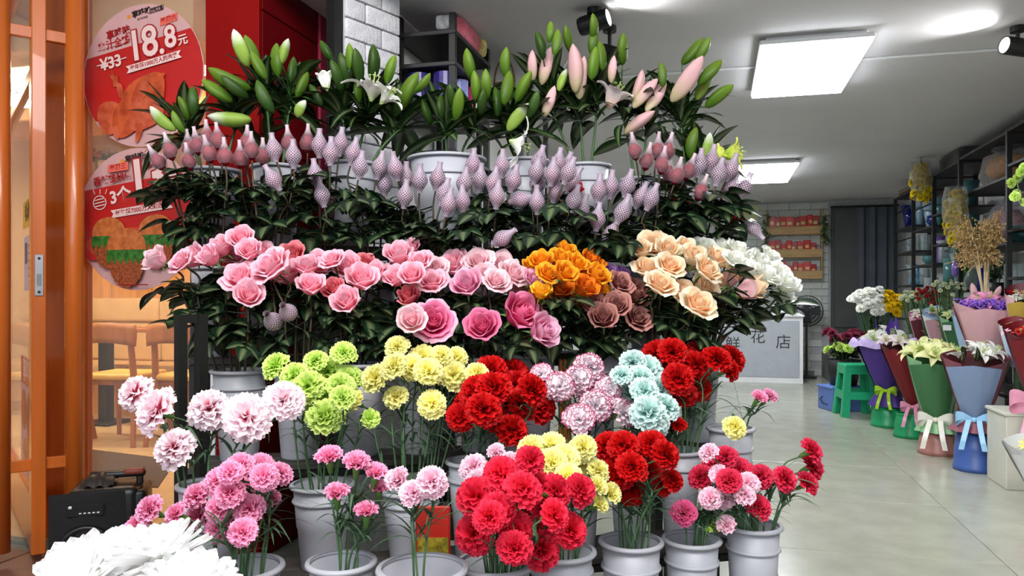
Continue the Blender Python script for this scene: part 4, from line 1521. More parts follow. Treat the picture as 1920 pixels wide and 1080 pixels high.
def lily_bloom(parent, M, mat, op=1.0):
    b = ob('bloom', STAM, parent, M=M)
    for i in range(6):
        o_ = op * (1.0 if i % 2 else 0.9)
        o_ = round(o_, 2)
        q = Matrix.Rotation(i * pi / 3 + rr(-.08, .08), 4, 'Z') @ Matrix.Diagonal((1, 1.15 if i % 2 else 0.9, 1, 1))
        ob('petal', tepal_mesh(mat, o_), b, M=q)
    return b


# ---- petal colours
PMAT = dict(
    pink=petal_mat('pink_rose_petal', (246, 160, 180), (253, 212, 226), trans=0.42),
    pinkpale=petal_mat('pale_pink_rose_petal', (246, 194, 204), (252, 222, 228), trans=0.38),
    coral=petal_mat('coral_pink_rose_petal', (220, 90, 104), (238, 146, 154), trans=0.35),
    hot=petal_mat('hot_pink_rose_petal', (220, 70, 126), (240, 144, 182), trans=0.35),
    lilac=petal_mat('lilac_pink_rose_petal', (230, 140, 178), (244, 192, 214), trans=0.35),
    orange=petal_mat('orange_rose_petal', (236, 138, 20), (252, 178, 40)),
    orange2=petal_mat('deep_orange_rose_petal', (220, 96, 18), (244, 140, 30)),
    yellowrose=petal_mat('golden_rose_petal', (244, 180, 20), (252, 204, 60)),
    brown=petal_mat('dusty_mauve_rose_petal', (150, 84, 82), (196, 140, 130)),
    peach=petal_mat('peach_rose_petal', (250, 206, 158), (253, 232, 200), trans=0.42),
    peachout=petal_mat('cream_rose_petal', (246, 232, 202), (248, 244, 220), trans=0.38),
    white=petal_mat('white_rose_petal', (242, 244, 230), (250, 251, 246), trans=0.38),
    violet=petal_mat('violet_flower_petal', (140, 70, 180), (196, 150, 214)),
    red=petal_mat('red_rose_petal', (150, 4, 12), (184, 12, 22)),
    c_lime=petal_mat('lime_carnation_petal', (190, 224, 84), (226, 246, 146), lo=0.55, hi=1.0),
    c_yellow=petal_mat('yellow_carnation_petal', (248, 238, 116), (253, 250, 178), lo=0.5, hi=1.0),
    c_red=petal_mat('deep_red_carnation_petal', (156, 2, 4), (198, 6, 8), lo=0.4, hi=1.0, trans=0.2),
    c_scar=petal_mat('scarlet_carnation_petal', (214, 6, 32), (244, 52, 84), lo=0.50, hi=1.0),
    c_crim=petal_mat('crimson_carnation_petal', (196, 8, 40), (232, 60, 96), lo=0.5, hi=1.0),
    c_pink=petal_mat('pink_carnation_petal', (240, 118, 168), (250, 178, 210), lo=0.40, hi=1.0),
    c_pale=petal_mat('pale_pink_carnation_petal', (240, 156, 186), (251, 216, 230), lo=0.35, hi=0.95),
    c_bi=petal_mat('white_magenta_edged_carnation_petal', (252, 244, 249), (176, 4, 92), lo=0.91, hi=0.985, streak=0.05),
    c_pw=petal_mat('white_pink_flushed_carnation_petal', (226, 92, 122), (250, 232, 238), lo=0.40, hi=0.75, streak=0.2),
    c_mint=petal_mat('mint_dyed_carnation_petal', (164, 214, 206), (222, 240, 236), lo=0.5, hi=1.0),
    c_mag=petal_mat('magenta_pink_carnation_petal', (220, 40, 110), (240, 110, 160), lo=0.5, hi=1.0),
    l_green=petal_mat('green_lily_bud_skin', (74, 110, 26), (116, 146, 50), lo=0.2, hi=0.95, jitter=0.2, rough=0.4),
    l_dark=petal_mat('dark_green_lily_bud_skin', (38, 66, 20), (68, 98, 34), lo=0.2, hi=0.95, jitter=0.2, rough=0.4),
    l_pale=petal_mat('white_tipped_lily_bud_skin', (150, 180, 80), (238, 240, 226), lo=0.55, hi=0.95, rough=0.45),
    l_pink=petal_mat('pink_lily_bud_skin', (196, 190, 140), (230, 186, 188), lo=0.0, hi=0.55, rough=0.45, streak=0.5),
    l_white=petal_mat('white_lily_petal', (196, 212, 150), (244, 244, 238), lo=0.02, hi=0.35),
    l_pw=petal_mat('pink_white_lily_petal', (226, 190, 176), (248, 236, 236), lo=0.05, hi=0.5),
    l_lime=petal_mat('yellow_green_lily_petal', (150, 190, 40), (226, 236, 110), lo=0.05, hi=0.6),
    l_yel=petal_mat('pale_yellow_lily_petal', (206, 220, 110), (240, 240, 180), lo=0.05, hi=0.6),
    l_rose=petal_mat('rose_pink_lily_petal', (216, 80, 150), (240, 160, 196), lo=0.05, hi=0.6),
    mum=petal_mat('white_chrysanthemum_petal', (250, 250, 244), (254, 254, 254), lo=0.1, hi=0.5, trans=0.45),
)

# ================================================================ the tiered flower stand and its buckets
def row_line(pxa, Da, pxb, Db):
    a, b = P(pxa, HZ, Da), P(pxb, HZ, Db)
    return Vector((a.x, a.y)), Vector((b.x, b.y))


ROW = {1: row_line(430, 2.22, 1400, 2.60), 2: row_line(400, 2.46, 1450, 2.86), 3: row_line(400, 2.68, 1450, 3.08), 4: row_line(400, 2.88, 1450, 3.26)}
HALF = {1: 0.112, 2: 0.098, 3: 0.098, 4: 0.10}


def Drow(r, px):
    """depth at which the ray of a picture column meets the row"""
    a, b = ROW[r]
    u = (px - 960) / F
    d = Vector((CT * u - ST, ST * u + CT))
    e = b - a
    k = (a.x * e.y - a.y * e.x) / (d.x * e.y - d.y * e.x)
    return k


board_m = pm('grey_brown_plank', (62, 58, 54), rough=0.75, var=0.2, scale=6, stretch=(1, 8, 8))
SHELF_Z = {1: 0.355, 2: 0.63, 3: 0.945, 4: 1.34}
stand = thing('flower_stand', 'black steel tiered stand carrying the rows of flower buckets', 'stand')
for r in (1, 2, 3, 4):
    a, b = ROW[r]
    d = (b - a).normalized()
    # each shelf ends where its buckets end
    be = P({1: 1414, 2: 1352, 3: 1345, 4: 1340}[r], HZ, Drow(r, {1: 1414, 2: 1352, 3: 1345, 4: 1340}[r]))
    a2, b2 = a - d * 0.06, Vector((be.x, be.y))
    ang = atan2(d.y, d.x)
    L = (b2 - a2).length
    n_ = Vector((-d.y, d.x))
    if r == 1:
        stand.location = (a2.x, a2.y, 0)
    c = (a2 + b2) / 2 - Vector((stand.location.x, stand.location.y))
    M = Matrix.Translation((c.x, c.y, SHELF_Z[r])) @ Matrix.Rotation(ang, 4, 'Z')
    for k in (-1, 1):
        MB().rbox((0, k * HALF[r] / 2, -0.012), (L, HALF[r] - 0.006, 0.022), 0.003, 1).ob('plank', board_m, stand, M=M)
    for s in (-1, 1):
        MB().box2((-L / 2, s * (HALF[r] - 0.012) - 0.012, -0.045), (L / 2, s * (HALF[r] - 0.012) + 0.012, -0.024)).ob('rail', black_steel, stand, M=M)
        for e in (-1, 0, 0.78):
            MB().box2((e * (L / 2 - 0.015) - 0.014, s * (HALF[r] - 0.014) - 0.014, -SHELF_Z[r]), (e * (L / 2 - 0.015) + 0.014, s * (HALF[r] - 0.014) + 0.014, -0.024)).ob('post', black_steel, stand, M=M)

# side frame that shows left of the flowers
f0, f1 = P(339, 590, 2.20), P(377, 590, 2.25)
fr = thing('frame_post_pair', 'black steel side frame at the restaurant end of the flower stand', 'frame', (f0.x, f0.y, 0))
dv = Vector((f1.x - f0.x, f1.y - f0.y, 0))
zt = f0.z
ang = atan2(dv.y, dv.x)
Mr = Matrix.Rotation(ang, 3, 'Z')
MB().box((0, 0, zt / 2), (0.026, 0.026, zt), Mr).ob('post', black_steel, fr)
MB().box((dv.x, dv.y, zt / 2), (0.028, 0.028, zt), Mr).ob('post', black_steel, fr)
for z in (zt - 0.012, 0.78, 0.30):
    MB().box((dv.x / 2, dv.y / 2, z), (dv.length, 0.02, 0.024), Mr).ob('rail', black_steel, fr)

# low platforms before the stand
pA, pB = P(560, HZ, 1.75), P(1120, HZ, 2.06)


def platform(a, b, z, depth, label):
    a, b = Vector((a.x, a.y)), Vector((b.x, b.y))
    d = (b - a).normalized()
    c = (a + b) / 2
    t = thing('low_platform', label, 'platform', (c.x, c.y, 0), atan2(d.y, d.x))
    L = (b - a).length
    for k in range(3):
        w_ = depth / 3
        MB().rbox((0, -depth / 2 + w_ * (k + 0.5), z - 0.012), (L, w_ - 0.006, 0.022), 0.003, 1).ob('plank', board_m, t)
    for sx in (-1, 1):
        for sy in (-1, 1):
            MB().box2((sx * (L / 2 - 0.03) - 0.014, sy * (depth / 2 - 0.03) - 0.014, 0), (sx * (L / 2 - 0.03) + 0.014, sy * (depth / 2 - 0.03) + 0.014, z - 0.024)).ob('leg', black_steel, t)
        MB().box2((sx * (L / 2 - 0.03) - 0.01, -depth / 2 + 0.03, z - 0.05), (sx * (L / 2 - 0.03) + 0.01, depth / 2 - 0.03, z - 0.024)).ob('rail', black_steel, t)
    return t


platform(P(352, HZ, 1.80), P(1092, HZ, 1.985), 0.215, 0.52, 'low planked platform under the scarlet and pink carnation buckets')
platform(P(1118, HZ, 2.12), P(1470, HZ, 2.37), 0.105, 0.24, 'low planked platform under the buckets at the shop entrance')

bucket_m = pm('pale_grey_bucket_plastic', (172, 174, 182), rough=0.42, var=0.04, scale=4)
BK = {}


def bucket(key, px, rimy, D, dia, basez, label, cat='bucket'):
    p = P(px, rimy, D)
    h = p.z - basez
    r = dia / 2
    t = thing('flower_bucket', label, cat, (p.x, p.y, basez), rr(0, 6))
    MB().lathe([(0, 0), (r * 0.66, 0), (r * 0.68, 0.006), (r * 0.80, h * 0.48), (r * 0.83, h * 0.50), (r * 0.94, h * 0.97), (r * 0.905, h * 0.97), (r * 0.62, 0.012), (0, 0.012)], 36).ob('body', bucket_m, t, smooth=True)
    MB().tube([(r * cos(i * pi / 18), r * sin(i * pi / 18), h - 0.006) for i in range(37)], 0.0065, 6, caps=False).ob('rim', bucket_m, t, smooth=True)
    MB().lathe([(r * 0.93, h * 0.97), (r * 1.0, h - 0.01), (r * 1.0, h), (r * 0.93, h)], 36).ob('lip', bucket_m, t, smooth=True)
    MB().tube([(r * 0.915 * cos(i * pi / 18), r * 0.915 * sin(i * pi / 18), h * 0.80) for i in range(37)], 0.006, 6, caps=False).ob('ridge', bucket_m, t, smooth=True)
    wt = MB().lathe([(0, h * 0.55), (r * 0.80, h * 0.55)], 24).ob('water', pm('bucket_water', (70, 84, 70), rough=0.08), t)
    BK[key] = dict(c=Vector((p.x, p.y, basez)), h=h, r=r, zr=p.z, px=px, py=rimy, D=D)
    return t


# front row
bucket('f_pinkL', 455, 1060, 1.78, 0.178, 0.215, 'pale grey bucket of clustered pink carnations by the white chrysanthemums')
bucket('f_pink', 640, 1050, 1.8, 0.155, 0.215, 'pale grey bucket of single long-stemmed pink carnations')
bucket('f_empty', 792, 1062, 1.74, 0.198, 0.215, 'nearly empty white bucket between pink and scarlet carnations')
bucket('f_scar', 928, 1052, 1.88, 0.182, 0.215, 'pale grey bucket of bright scarlet carnations')
bucket('f_yel', 1052, 1030, 2.06, 0.178, 0.215, 'pale grey bucket of yellow carnations beside the scarlet ones')
bucket('f_red', 1183, 1012, 2.16, 0.172, 0.105, 'pale grey bucket of deep red carnations on the entrance platform')
bucket('f_few', 1297, 1008, 2.27, 0.164, 0.105, 'pale grey bucket of a few pink carnations on the entrance platform')
bucket('f_crim', 1412, 982, 2.345, 0.166, 0.105, 'pale grey bucket of crimson and pink carnations at the platform end')
# second row
bucket('s_lime', 605, 905, Drow(1, 605), 0.18, 0.355, 'pale grey bucket of lime green carnations')
bucket('s_yel', 770, 915, Drow(1, 770), 0.18, 0.355, 'pale grey bucket of lemon yellow carnations on the lowest stand shelf')
bucket('s_red', 888, 862, Drow(1, 888), 0.165, 0.355, 'pale grey bucket of deep red carnations behind the scarlet ones')
bucket('s_spare', 990, 838, Drow(1, 990), 0.148, 0.355, 'empty pale grey bucket beside the blue label')
bucket('s_bi', 1086, 850, Drow(1, 1086), 0.148, 0.355, 'pale grey bucket of white and magenta carnations')
bucket('s_mint', 1181, 850, Drow(1, 1181), 0.145, 0.355, 'pale grey bucket of mint dyed carnations')
bucket('s_red2', 1274, 842, Drow(1, 1274), 0.145, 0.355, 'pale grey bucket of deep red carnations near the shop floor')
bucket('s_pair', 1370, 800, Drow(1, 1370), 0.152, 0.355, 'pale grey bucket with two pink buds and one yellow carnation')
bucket('s_pw', 388, 905, 1.93, 0.14, 0.215, 'pale grey bucket of large pink and white carnations')
# third row
for key, px, rimy, lab in (('t_p1', 449, 692, 'tall pale grey bucket of pink roses at the restaurant end'), ('t_p2', 562, 690, 'pale grey bucket of pink roses behind lime carnations'),
                           ('t_p3', 675, 680, 'pale grey bucket of pink roses behind yellow carnations'), ('t_p4', 788, 672, 'pale grey bucket of pink roses above the lemon carnations'),
                           ('t_p5', 898, 668, 'pale grey bucket of pink roses above the deep red carnations'), ('t_or', 1000, 664, 'pale grey bucket of orange roses'),
                           ('t_br', 1120, 660, 'pale grey bucket of dusty mauve roses'), ('t_pe', 1216, 655, 'pale grey bucket of peach roses'),
                           ('t_wh', 1310, 652, 'pale grey bucket of white roses')):
    bucket(key, px, rimy, Drow(2, px), 0.172 if px < 1000 else 0.158, 0.63, lab)
# fourth row
for i, px in enumerate((400, 500, 602, 705, 808, 910, 1012, 1112, 1210, 1296)):
    nm = ['first', 'second', 'third', 'fourth', 'fifth', 'sixth', 'seventh', 'eighth', 'ninth', 'tenth'][i]
    bucket('n%d' % i, px, 500, Drow(3, px), 0.155, 0.945, 'pale grey bucket of netted roses, %s along the shelf from the restaurant end' % nm)
# top row
for key, px, rimy, dia, lab in (('l0', 400, 318, 0.19, 'pale grey bucket of green lilies nearest the restaurant'), ('l1', 520, 312, 0.19, 'pale grey bucket of lilies before the red pillar'),
                                ('l2', 660, 306, 0.19, 'pale grey bucket of lilies before the brick wall'), ('l3', 838, 297, 0.30, 'wide pale grey bucket of lilies above the netted roses'),
                                ('l4', 985, 300, 0.18, 'pale grey bucket of green lilies below the basket'), ('l5', 1100, 310, 0.19, 'pale grey bucket of pink lilies below the spotlight'),
                                ('l6', 1202, 335, 0.165, 'pale grey bucket of pink lilies beside the deep red netted roses'), ('l7', 1292, 345, 0.16, 'pale grey bucket of lilies at the shop end of the top shelf')):
    bucket(key, px, rimy, Drow(4, px), dia, 1.34, lab)


# ---------------------------------------------------------------- stems
def curve_pts(ps, n=5):
    ps = [Vector(p) for p in ps]
    q = [2 * ps[0] - ps[1]] + ps + [2 * ps[-1] - ps[-2]]
    o = []
    for i in range(1, len(q) - 2):
        for k in range(n):
            t = k / n
            a, b, c, d = q[i - 1], q[i], q[i + 1], q[i + 2]
            o.append(0.5 * ((2 * b) + (c - a) * t + (2 * a - 5 * b + 4 * c - d) * t * t + (3 * b - a - 3 * c + d) * t ** 3))
    o.append(ps[-1])
    return o


def stem_path(bk, head, d, back):
    b = BK[bk]
    a = rr(0, 6.28)
    base = b['c'] + Vector((cos(a), sin(a), 0)) * b['r'] * 0.35 * rr(0, 1) + Vector((0, 0, 0.018))
    hv = Vector((head.x - b['c'].x, head.y - b['c'].y, 0))
    k = min(b['r'] * 0.78, hv.length * 0.45)
    rim = Vector((b['c'].x, b['c'].y, b['zr'])) + (hv.normalized() * k if hv.length > 1e-4 else Vector()) + Vector((rr(-1, 1), rr(-1, 1), 0)) * b['r'] * 0.12
    end = head - Vector(d) * back
    if head.z < b['zr'] + 0.06:
        rim.z = b['zr'] + 0.02
        mid = (rim + end) / 2 + Vector((0, 0, 0.03))
    else:
        mid = rim + (end - rim) * 0.55 + hv * 0.04 + Vector((rr(-1, 1), rr(-1, 1), 0)) * 0.008
        pre = end - Vector(d) * min(0.06, (end - rim).length * 0.25)
        return base, curve_pts([base, rim, mid * 0.6 + pre * 0.4, pre, end], 4)
    return base, curve_pts([base, rim, mid, end], 4)


def along(pts, f):
    x = f * (len(pts) - 1)
    i = min(int(x), len(pts) - 2)
    return pts[i].lerp(pts[i + 1], x - i), (pts[i + 1] - pts[i]).normalized()


def face(px, py, bk, tilt=None, up=0.7, fw=0.8, side=0.9):
    """direction a head looks: to the street, upwards, and away from the middle of its bunch"""
    b = BK[bk]
    sx = max(-1, min(1, (px - b['px']) / 110.0)) * side if tilt is None else tilt
    return (RIGHT * (sx + rr(-.2, .2)) - FWD * (fw + rr(-.15, .15)) + UP * (up + rr(-.15, .2))).normalized()


# ---------------------------------------------------------------- keeping heads, stems and leaves clear of one another
import numpy as np
HC, HR = np.zeros((2000, 3)), np.zeros(2000)
HN = [0]
SP = np.zeros((12000, 3))
SN = [0]


def add_head(c, r):
    HC[HN[0]] = c
    HR[HN[0]] = r
    HN[0] += 1


def add_stem(pts):
    for i in range(len(pts) - 3):
        SP[SN[0]] = pts[i]
        SN[0] += 1


def in_shelf(p, m):
    """how far a point lies inside one of the stand's shelves, widened by m"""
    w_ = 0.0
    for r, (a, b) in ROW.items():
        if SHELF_Z[r] - 0.05 - m < p[2] < SHELF_Z[r] + m:
            e = (b - a).normalized()
            q = Vector((p[0] - a.x, p[1] - a.y))
            d = abs(q.x * -e.y + q.y * e.x)
            if d < HALF[r] + m and -0.08 < q.dot(e) < (b - a).length:
                w_ += HALF[r] + m - d
    return w_


def in_bucket(p, m, skip=None):
    w_ = 0.0
    for k, b in BK.items():
        if k != skip and b['c'].z - m < p[2] < b['zr'] + m * 0.6:
            d = sqrt((p[0] - b['c'].x) ** 2 + (p[1] - b['c'].y) ** 2)
            if d < b['r'] + m:
                w_ += b['r'] + m - d
    return w_


OFFS = [0] + [k * s_ for k in (0.02, 0.04, 0.06, 0.08, 0.10, 0.12, 0.14, 0.16, 0.18, 0.20) for s_ in (-1, 1)]


def clear_depth(px, py, rpx, D0, bk):
    """depth near D0 where a head of that size finds room in its bunch"""
    b = BK[bk]
    rim = np.array((b['c'].x, b['c'].y, b['zr']))
    best = None
    n, m = HN[0], SN[0]
    for o in OFFS:
        D = D0 + o
        c = np.array(P(px, py, D))
        r = rpx * D / F
        w_ = abs(o) * 0.05
        if n:
            w_ += np.clip(HR[:n] + r - np.linalg.norm(HC[:n] - c, axis=1), 0, None).sum()
            for t in (0.35, 0.5, 0.65, 0.8):
                q = rim + (c - rim) * t
                w_ += 0.5 * np.clip(HR[:n] - np.linalg.norm(HC[:n] - q, axis=1), 0, None).sum()
        if m:
            w_ += 0.12 * np.clip(r - np.linalg.norm(SP[:m] - c, axis=1), 0, None).sum()
        w_ += 3 * in_bucket(c, r) + 3 * in_shelf(c, r)
        if best is None or w_ < best[0]:
            best = (w_, D)
    return best[1]


LEAFJOBS = []
STEMJOBS = []


def leaf_cost(p, dz, L, wd):
    n = HN[0]
    w_ = 0.0
    for t in (0.3, 0.55, 0.8, 1.05):
        q = np.array(p + dz * (L * t))
        w_ += np.clip(HR[:n] * 1.12 + wd - np.linalg.norm(HC[:n] - q, axis=1), 0, None).sum()
        w_ += 2 * in_bucket(q, 0.03) + 2 * in_shelf(q, 0.03)
    return w_


def flush_leaves():
    """leaves go on last, turned to where they find room"""
    for t, pts, org, f, meshes, s0, s1, aim, wd in LEAFJOBS:
        best = None
        for k in range(16):
            p, tg = along(pts, min(0.98, f + (0.05 * rr(-1, 1) if k > 3 else 0)))
            dr = aim(tg).normalized()
            sc = rr(s0, s1) * (1 if k < 8 else 0.8)
            c = leaf_cost(p, dr, sc, wd * sc)
            if best is None or c < best[0]:
                best = (c, p, dr, sc)
            if c < 0.002:
                break
        c, p, dr, sc = best
        yx = -UP + dr * dr.dot(UP)
        yx = yx.normalized() if yx.length > 1e-3 else dr.orthogonal().normalized()
        Rm = Matrix((yx.cross(dr), yx, dr)).transposed().to_4x4()
        ob('leaf', R.choice(meshes), t, M=Matrix.Translation(p - org) @ Rm @ Matrix.Diagonal((sc, sc, sc, 1)) @ Matrix.Rotation(rr(-.4, .4), 4, 'Z'))
    LEAFJOBS.clear()


def flush_stems():
    """stems bow aside a little where a straight one would run through another head"""
    for t, pts, base, bk, hi, rad, mat in STEMJOBS:
        n, m = HN[0], len(pts)
        keep = np.ones(n, bool)
        for h_ in hi:
            keep[h_] = False
        hc, hr = HC[:n][keep], HR[:n][keep]
        best = None
        for k in range(40):
            a, q = rr(0, 6.28), (0 if k == 0 else rr(0.01, 0.075))
            v = Vector((cos(a) * q, sin(a) * q, 0))
            new = [p + v * (sin(pi * (i - 4) / (m - 5)) if i > 4 else 0) for i, p in enumerate(pts)]
            c = q * 0.04
            for i in range(5, m - 1):
                for p in (new[i], new[i].lerp(new[i + 1], 0.5)):
                    c += np.clip(hr * 1.05 + 0.004 - np.linalg.norm(hc - np.array(p), axis=1), 0, None).sum()
                    c += in_bucket(p, 0.008, bk) + in_shelf(p, 0.01)
            if best is None or c < best[0]:
                best = (c, new)
            if c < 1e-6:
                break
        pts[:] = best[1]
        r_ = [rad - 0.0008 * i / m for i in range(m)]
        MB().tube([p - base for p in pts], r_, 6).ob('stem', mat, t, smooth=True)
    STEMJOBS.clear()


def above_rim(pts, zr, f0, m):
    for i, p in enumerate(pts):
        if p.z > zr + m:
            return max(f0, i / (len(pts) - 1))
    return f0


def add_leaves(t, pts, org, n, f0, f1, meshes, s0, s1, down=0.2, out=1.0, rise=0.55, zr=None):
    def aim(tg):
        a = rr(0, 2 * pi)
        return (RIGHT * cos(a) - FWD * sin(a) * 0.9) * out + UP * rr(-down, rise) + tg * 0.15
    if zr is not None:
        f0 = above_rim(pts, zr, f0, 0.04)
        f1 = max(f1, f0 + 0.12)
    for i in range(n):
        LEAFJOBS.append((t, pts, org, f0 + (f1 - f0) * (i + rr(0, 0.8)) / n, meshes, s0, s1, aim, 0.12))


CNT = {}


def rose(px, py, s, bk, inner, outer, label, group, var=None, dD=0.0, tilt=None, up=0.75, leaves=5, D=None, row=2, fw=0.66, ldown=0.7, lrise=0.12):
    D = (Drow(row, px) - 0.02 + rr(-.05, .05) - (py - 500) * 0.0012 if D is None else D) + dD
    d = face(px, py, bk, tilt, up, fw, 0.6)
    var = var or R.choice(['open', 'half', 'half'])
    D = clear_depth(px, py, s * 0.53, D, bk)
    sc = s * D / F / 2 / ROSE_R[var] * 1.28
    c = P(px, py, D)
    add_head(c, s * 0.53 * D / F)
    hi = HN[0] - 1
    org_h = c - d * ROSE_C[var] * sc
    base, pts = stem_path(bk, org_h, d, sc * 0.15)
    add_stem(pts)
    t = thing('rose', label, 'rose', base, group=group)
    rose_bloom(t, dirM(org_h - base, d, rr(0, 6), sc), var, inner, outer)
    ob('calyx', SEPAL, t, M=dirM(org_h - base, d, rr(0, 6), sc))
    STEMJOBS.append((t, pts, base, bk, [hi], 0.0042, rose_stem_m))
    add_leaves(t, pts, base, leaves, 0.34, 0.74, ROSE_LEAF, 0.115, 0.165, down=ldown, rise=lrise, zr=BK[bk]['zr'])
    return t


def carnation(px, py, s, bk, mat, label, group, var=None, D=None, row=1, dD=0.0, tilt=None, up=0.75, leaves=4, fw=0.8, side=0.9):
    D = (Drow(row, px) - 0.06 + rr(-.04, .04) - (py - 720) * 0.0012 if D is None else D + rr(-.03, .03)) + dD
    d = face(px, py, bk, tilt, up, fw, side)
    var = R.choice([0, 1, 3]) if var is None else var
    D = clear_depth(px, py, s * 0.50, D, bk)
    sc = s * D / F / 2 * (1.5 if var == 2 else 1.22)
    c = P(px, py, D)
    add_head(c, s * 0.50 * D / F)
    hi = HN[0] - 1
    org_h = c - d * 0.35 * sc
    cs = min(sc, 0.034)
    base, pts = stem_path(bk, org_h, d, cs * 0.95)
    add_stem(pts)
    t = thing('carnation', label, 'carnation', base, group=group)
    ob('bloom', carn_mesh(mat, var), t, M=dirM(org_h - base, d, rr(0, 6), sc))
    ob('calyx', CALYX, t, M=dirM(org_h - base, d, rr(0, 6), cs))
    STEMJOBS.append((t, pts, base, bk, [hi], 0.0030, carn_stem_m))
    f0 = above_rim(pts, BK[bk]['zr'], 0.34, 0.0)
    for i in range(leaves):
        f = f0 + 0.5 * (0.98 - f0) * (i + rr(0, .6)) / leaves
        a = rr(0, 6.28)
        for k in (0, pi):
            LEAFJOBS.append((t, pts, base, f, CARN_LEAF, 0.07, 0.12, lambda tg, q=a + k: RIGHT * cos(q + rr(-.5, .5)) - FWD * sin(q + rr(-.5, .5)) + UP * rr(0.7, 1.6), 0.03))
    return t


# small things standing between the buckets
q = P(812, 985, Drow(1, 812) - 0.118)
t = thing('seed_packet', 'red and yellow printed packet behind the pink carnations', 'packet', (q.x, q.y, 0.356), TH)
MB().rbox((0, 0, 0.095), (0.10, 0.012, 0.19), 0.004, 1).ob('pouch', pm('red_pouch', (170, 34, 22), rough=0.4), t)
MB().box((0, -0.007, 0.055), (0.09, 0.002, 0.09)).ob('yellow_print', pm('yellow_pouch_print', (130, 116, 30), rough=0.4, var=0.5, scale=60), t)
b = BK['s_spare']
bo = [o for o in COL.objects if o.get('label', '').startswith('empty pale grey bucket beside')][0]
MB().grid(lambda a, u: Vector((b['r'] * 0.93 * cos(a * 0.55), b['r'] * 0.93 * sin(a * 0.55), b['h'] * (0.45 + 0.3 * u))), 6, 1).ob(
    'blue_label', pm('navy_label_print', (24, 34, 96), rough=0.4), bo, M=Matrix.Rotation(atan2(-CT, ST) - bo.rotation_euler.z + 0.4, 4, 'Z'))
q = P(1059, 668, Drow(2, 1059))
t = thing('amber_crate', 'small amber wooden crate between the rose buckets', 'crate', (q.x, q.y, 0.632), TH)
amb = pm('amber_wood', (176, 106, 30), rough=0.5)
for z in (0.03, 0.27):
    MB().rbox((0, 0, z), (0.044, 0.044, 0.02), 0.002, 1).ob('rail', amb, t)
for sx in (-0.015, 0, 0.015):
    MB().rbox((sx, -0.0235, 0.15), (0.012, 0.006, 0.30), 0.001, 1).ob('slat', amb, t)
    MB().rbox((sx, 0.0235, 0.15), (0.012, 0.006, 0.30), 0.001, 1).ob('slat', amb, t)

# ================================================================ roses
def near_bucket(px, keys):
    return min(keys, key=lambda k: abs(BK[k]['px'] - px))


PB = ['t_p1', 't_p2', 't_p3', 't_p4', 't_p5']
PINKLAB = 'soft pink rose in the long pink row above the carnations'
CORLAB = 'darker coral pink rose tucked among the soft pink roses'
HOTLAB = 'large deep pink rose hanging low before the pink row'
PALELAB = 'palest pink rose near the orange roses'
A_, B_, C_, D_, E_ = 'pink', 'coral', 'hot', 'pinkpale', 'lilac'
PINKS = [(291, 486, 42, 'D'), (338, 490, 40, 'A'), (361, 483, 40, 'A'), (392, 481, 40, 'A'), (413, 464, 40, 'A'), (452, 447, 40, 'A'), (439, 478, 44, 'A'), (467, 470, 38, 'A'),
         (451, 519, 58, 'A', 'open'), (467, 553, 44, 'A', 'half'), (491, 468, 34, 'A'), (506, 498, 64, 'A', 'open'), (537, 513, 46, 'A'), (548, 476, 40, 'B', 'half'), (574, 499, 40, 'A'),
         (582, 534, 42, 'A', 'half'), (602, 495, 44, 'A'), (622, 486, 38, 'A'), (626, 541, 34, 'B', 'half'), (649, 565, 44, 'A', 'half'), (652, 500, 42, 'A'), (679, 522, 48, 'A', 'half'), (683, 494, 32, 'B'),
         (704, 511, 40, 'A'), (747, 477, 44, 'A', 'half'), (772, 463, 28, 'A'), (786, 489, 42, 'A'), (742, 520, 38, 'A'), (772, 515, 40, 'A'), (766, 557, 34, 'B', 'bud'), (810, 527, 48, 'A'),
         (817, 500, 38, 'D'), (852, 494, 46, 'A', 'half'), (875, 533, 48, 'E', 'half'), (897, 490, 48, 'D', 'open'), (910, 516, 38, 'D'), (940, 498, 44, 'D'), (932, 526, 42, 'D'), (965, 512, 48, 'D', 'open'),
         (965, 536, 42, 'D', 'half'), (1000, 523, 36, 'E'), (772, 600, 44, 'D', 'half'), (812, 602, 64, 'E', 'open'), (905, 612, 52, 'C', 'half'), (977, 587, 62, 'C', 'half'), (1018, 621, 52, 'E', 'half')]
KM = {'A': ('pink', 'pink', PINKLAB, 'soft pink roses'), 'B': ('coral', 'coral', CORLAB, 'coral pink roses'), 'C': ('hot', 'hot', HOTLAB, 'deep pink low roses'),
      'D': ('pinkpale', 'pinkpale', PALELAB, 'palest pink roses'), 'E': ('lilac', 'lilac', 'lilac pink rose at the lower edge of the pink row', 'lilac pink roses')}
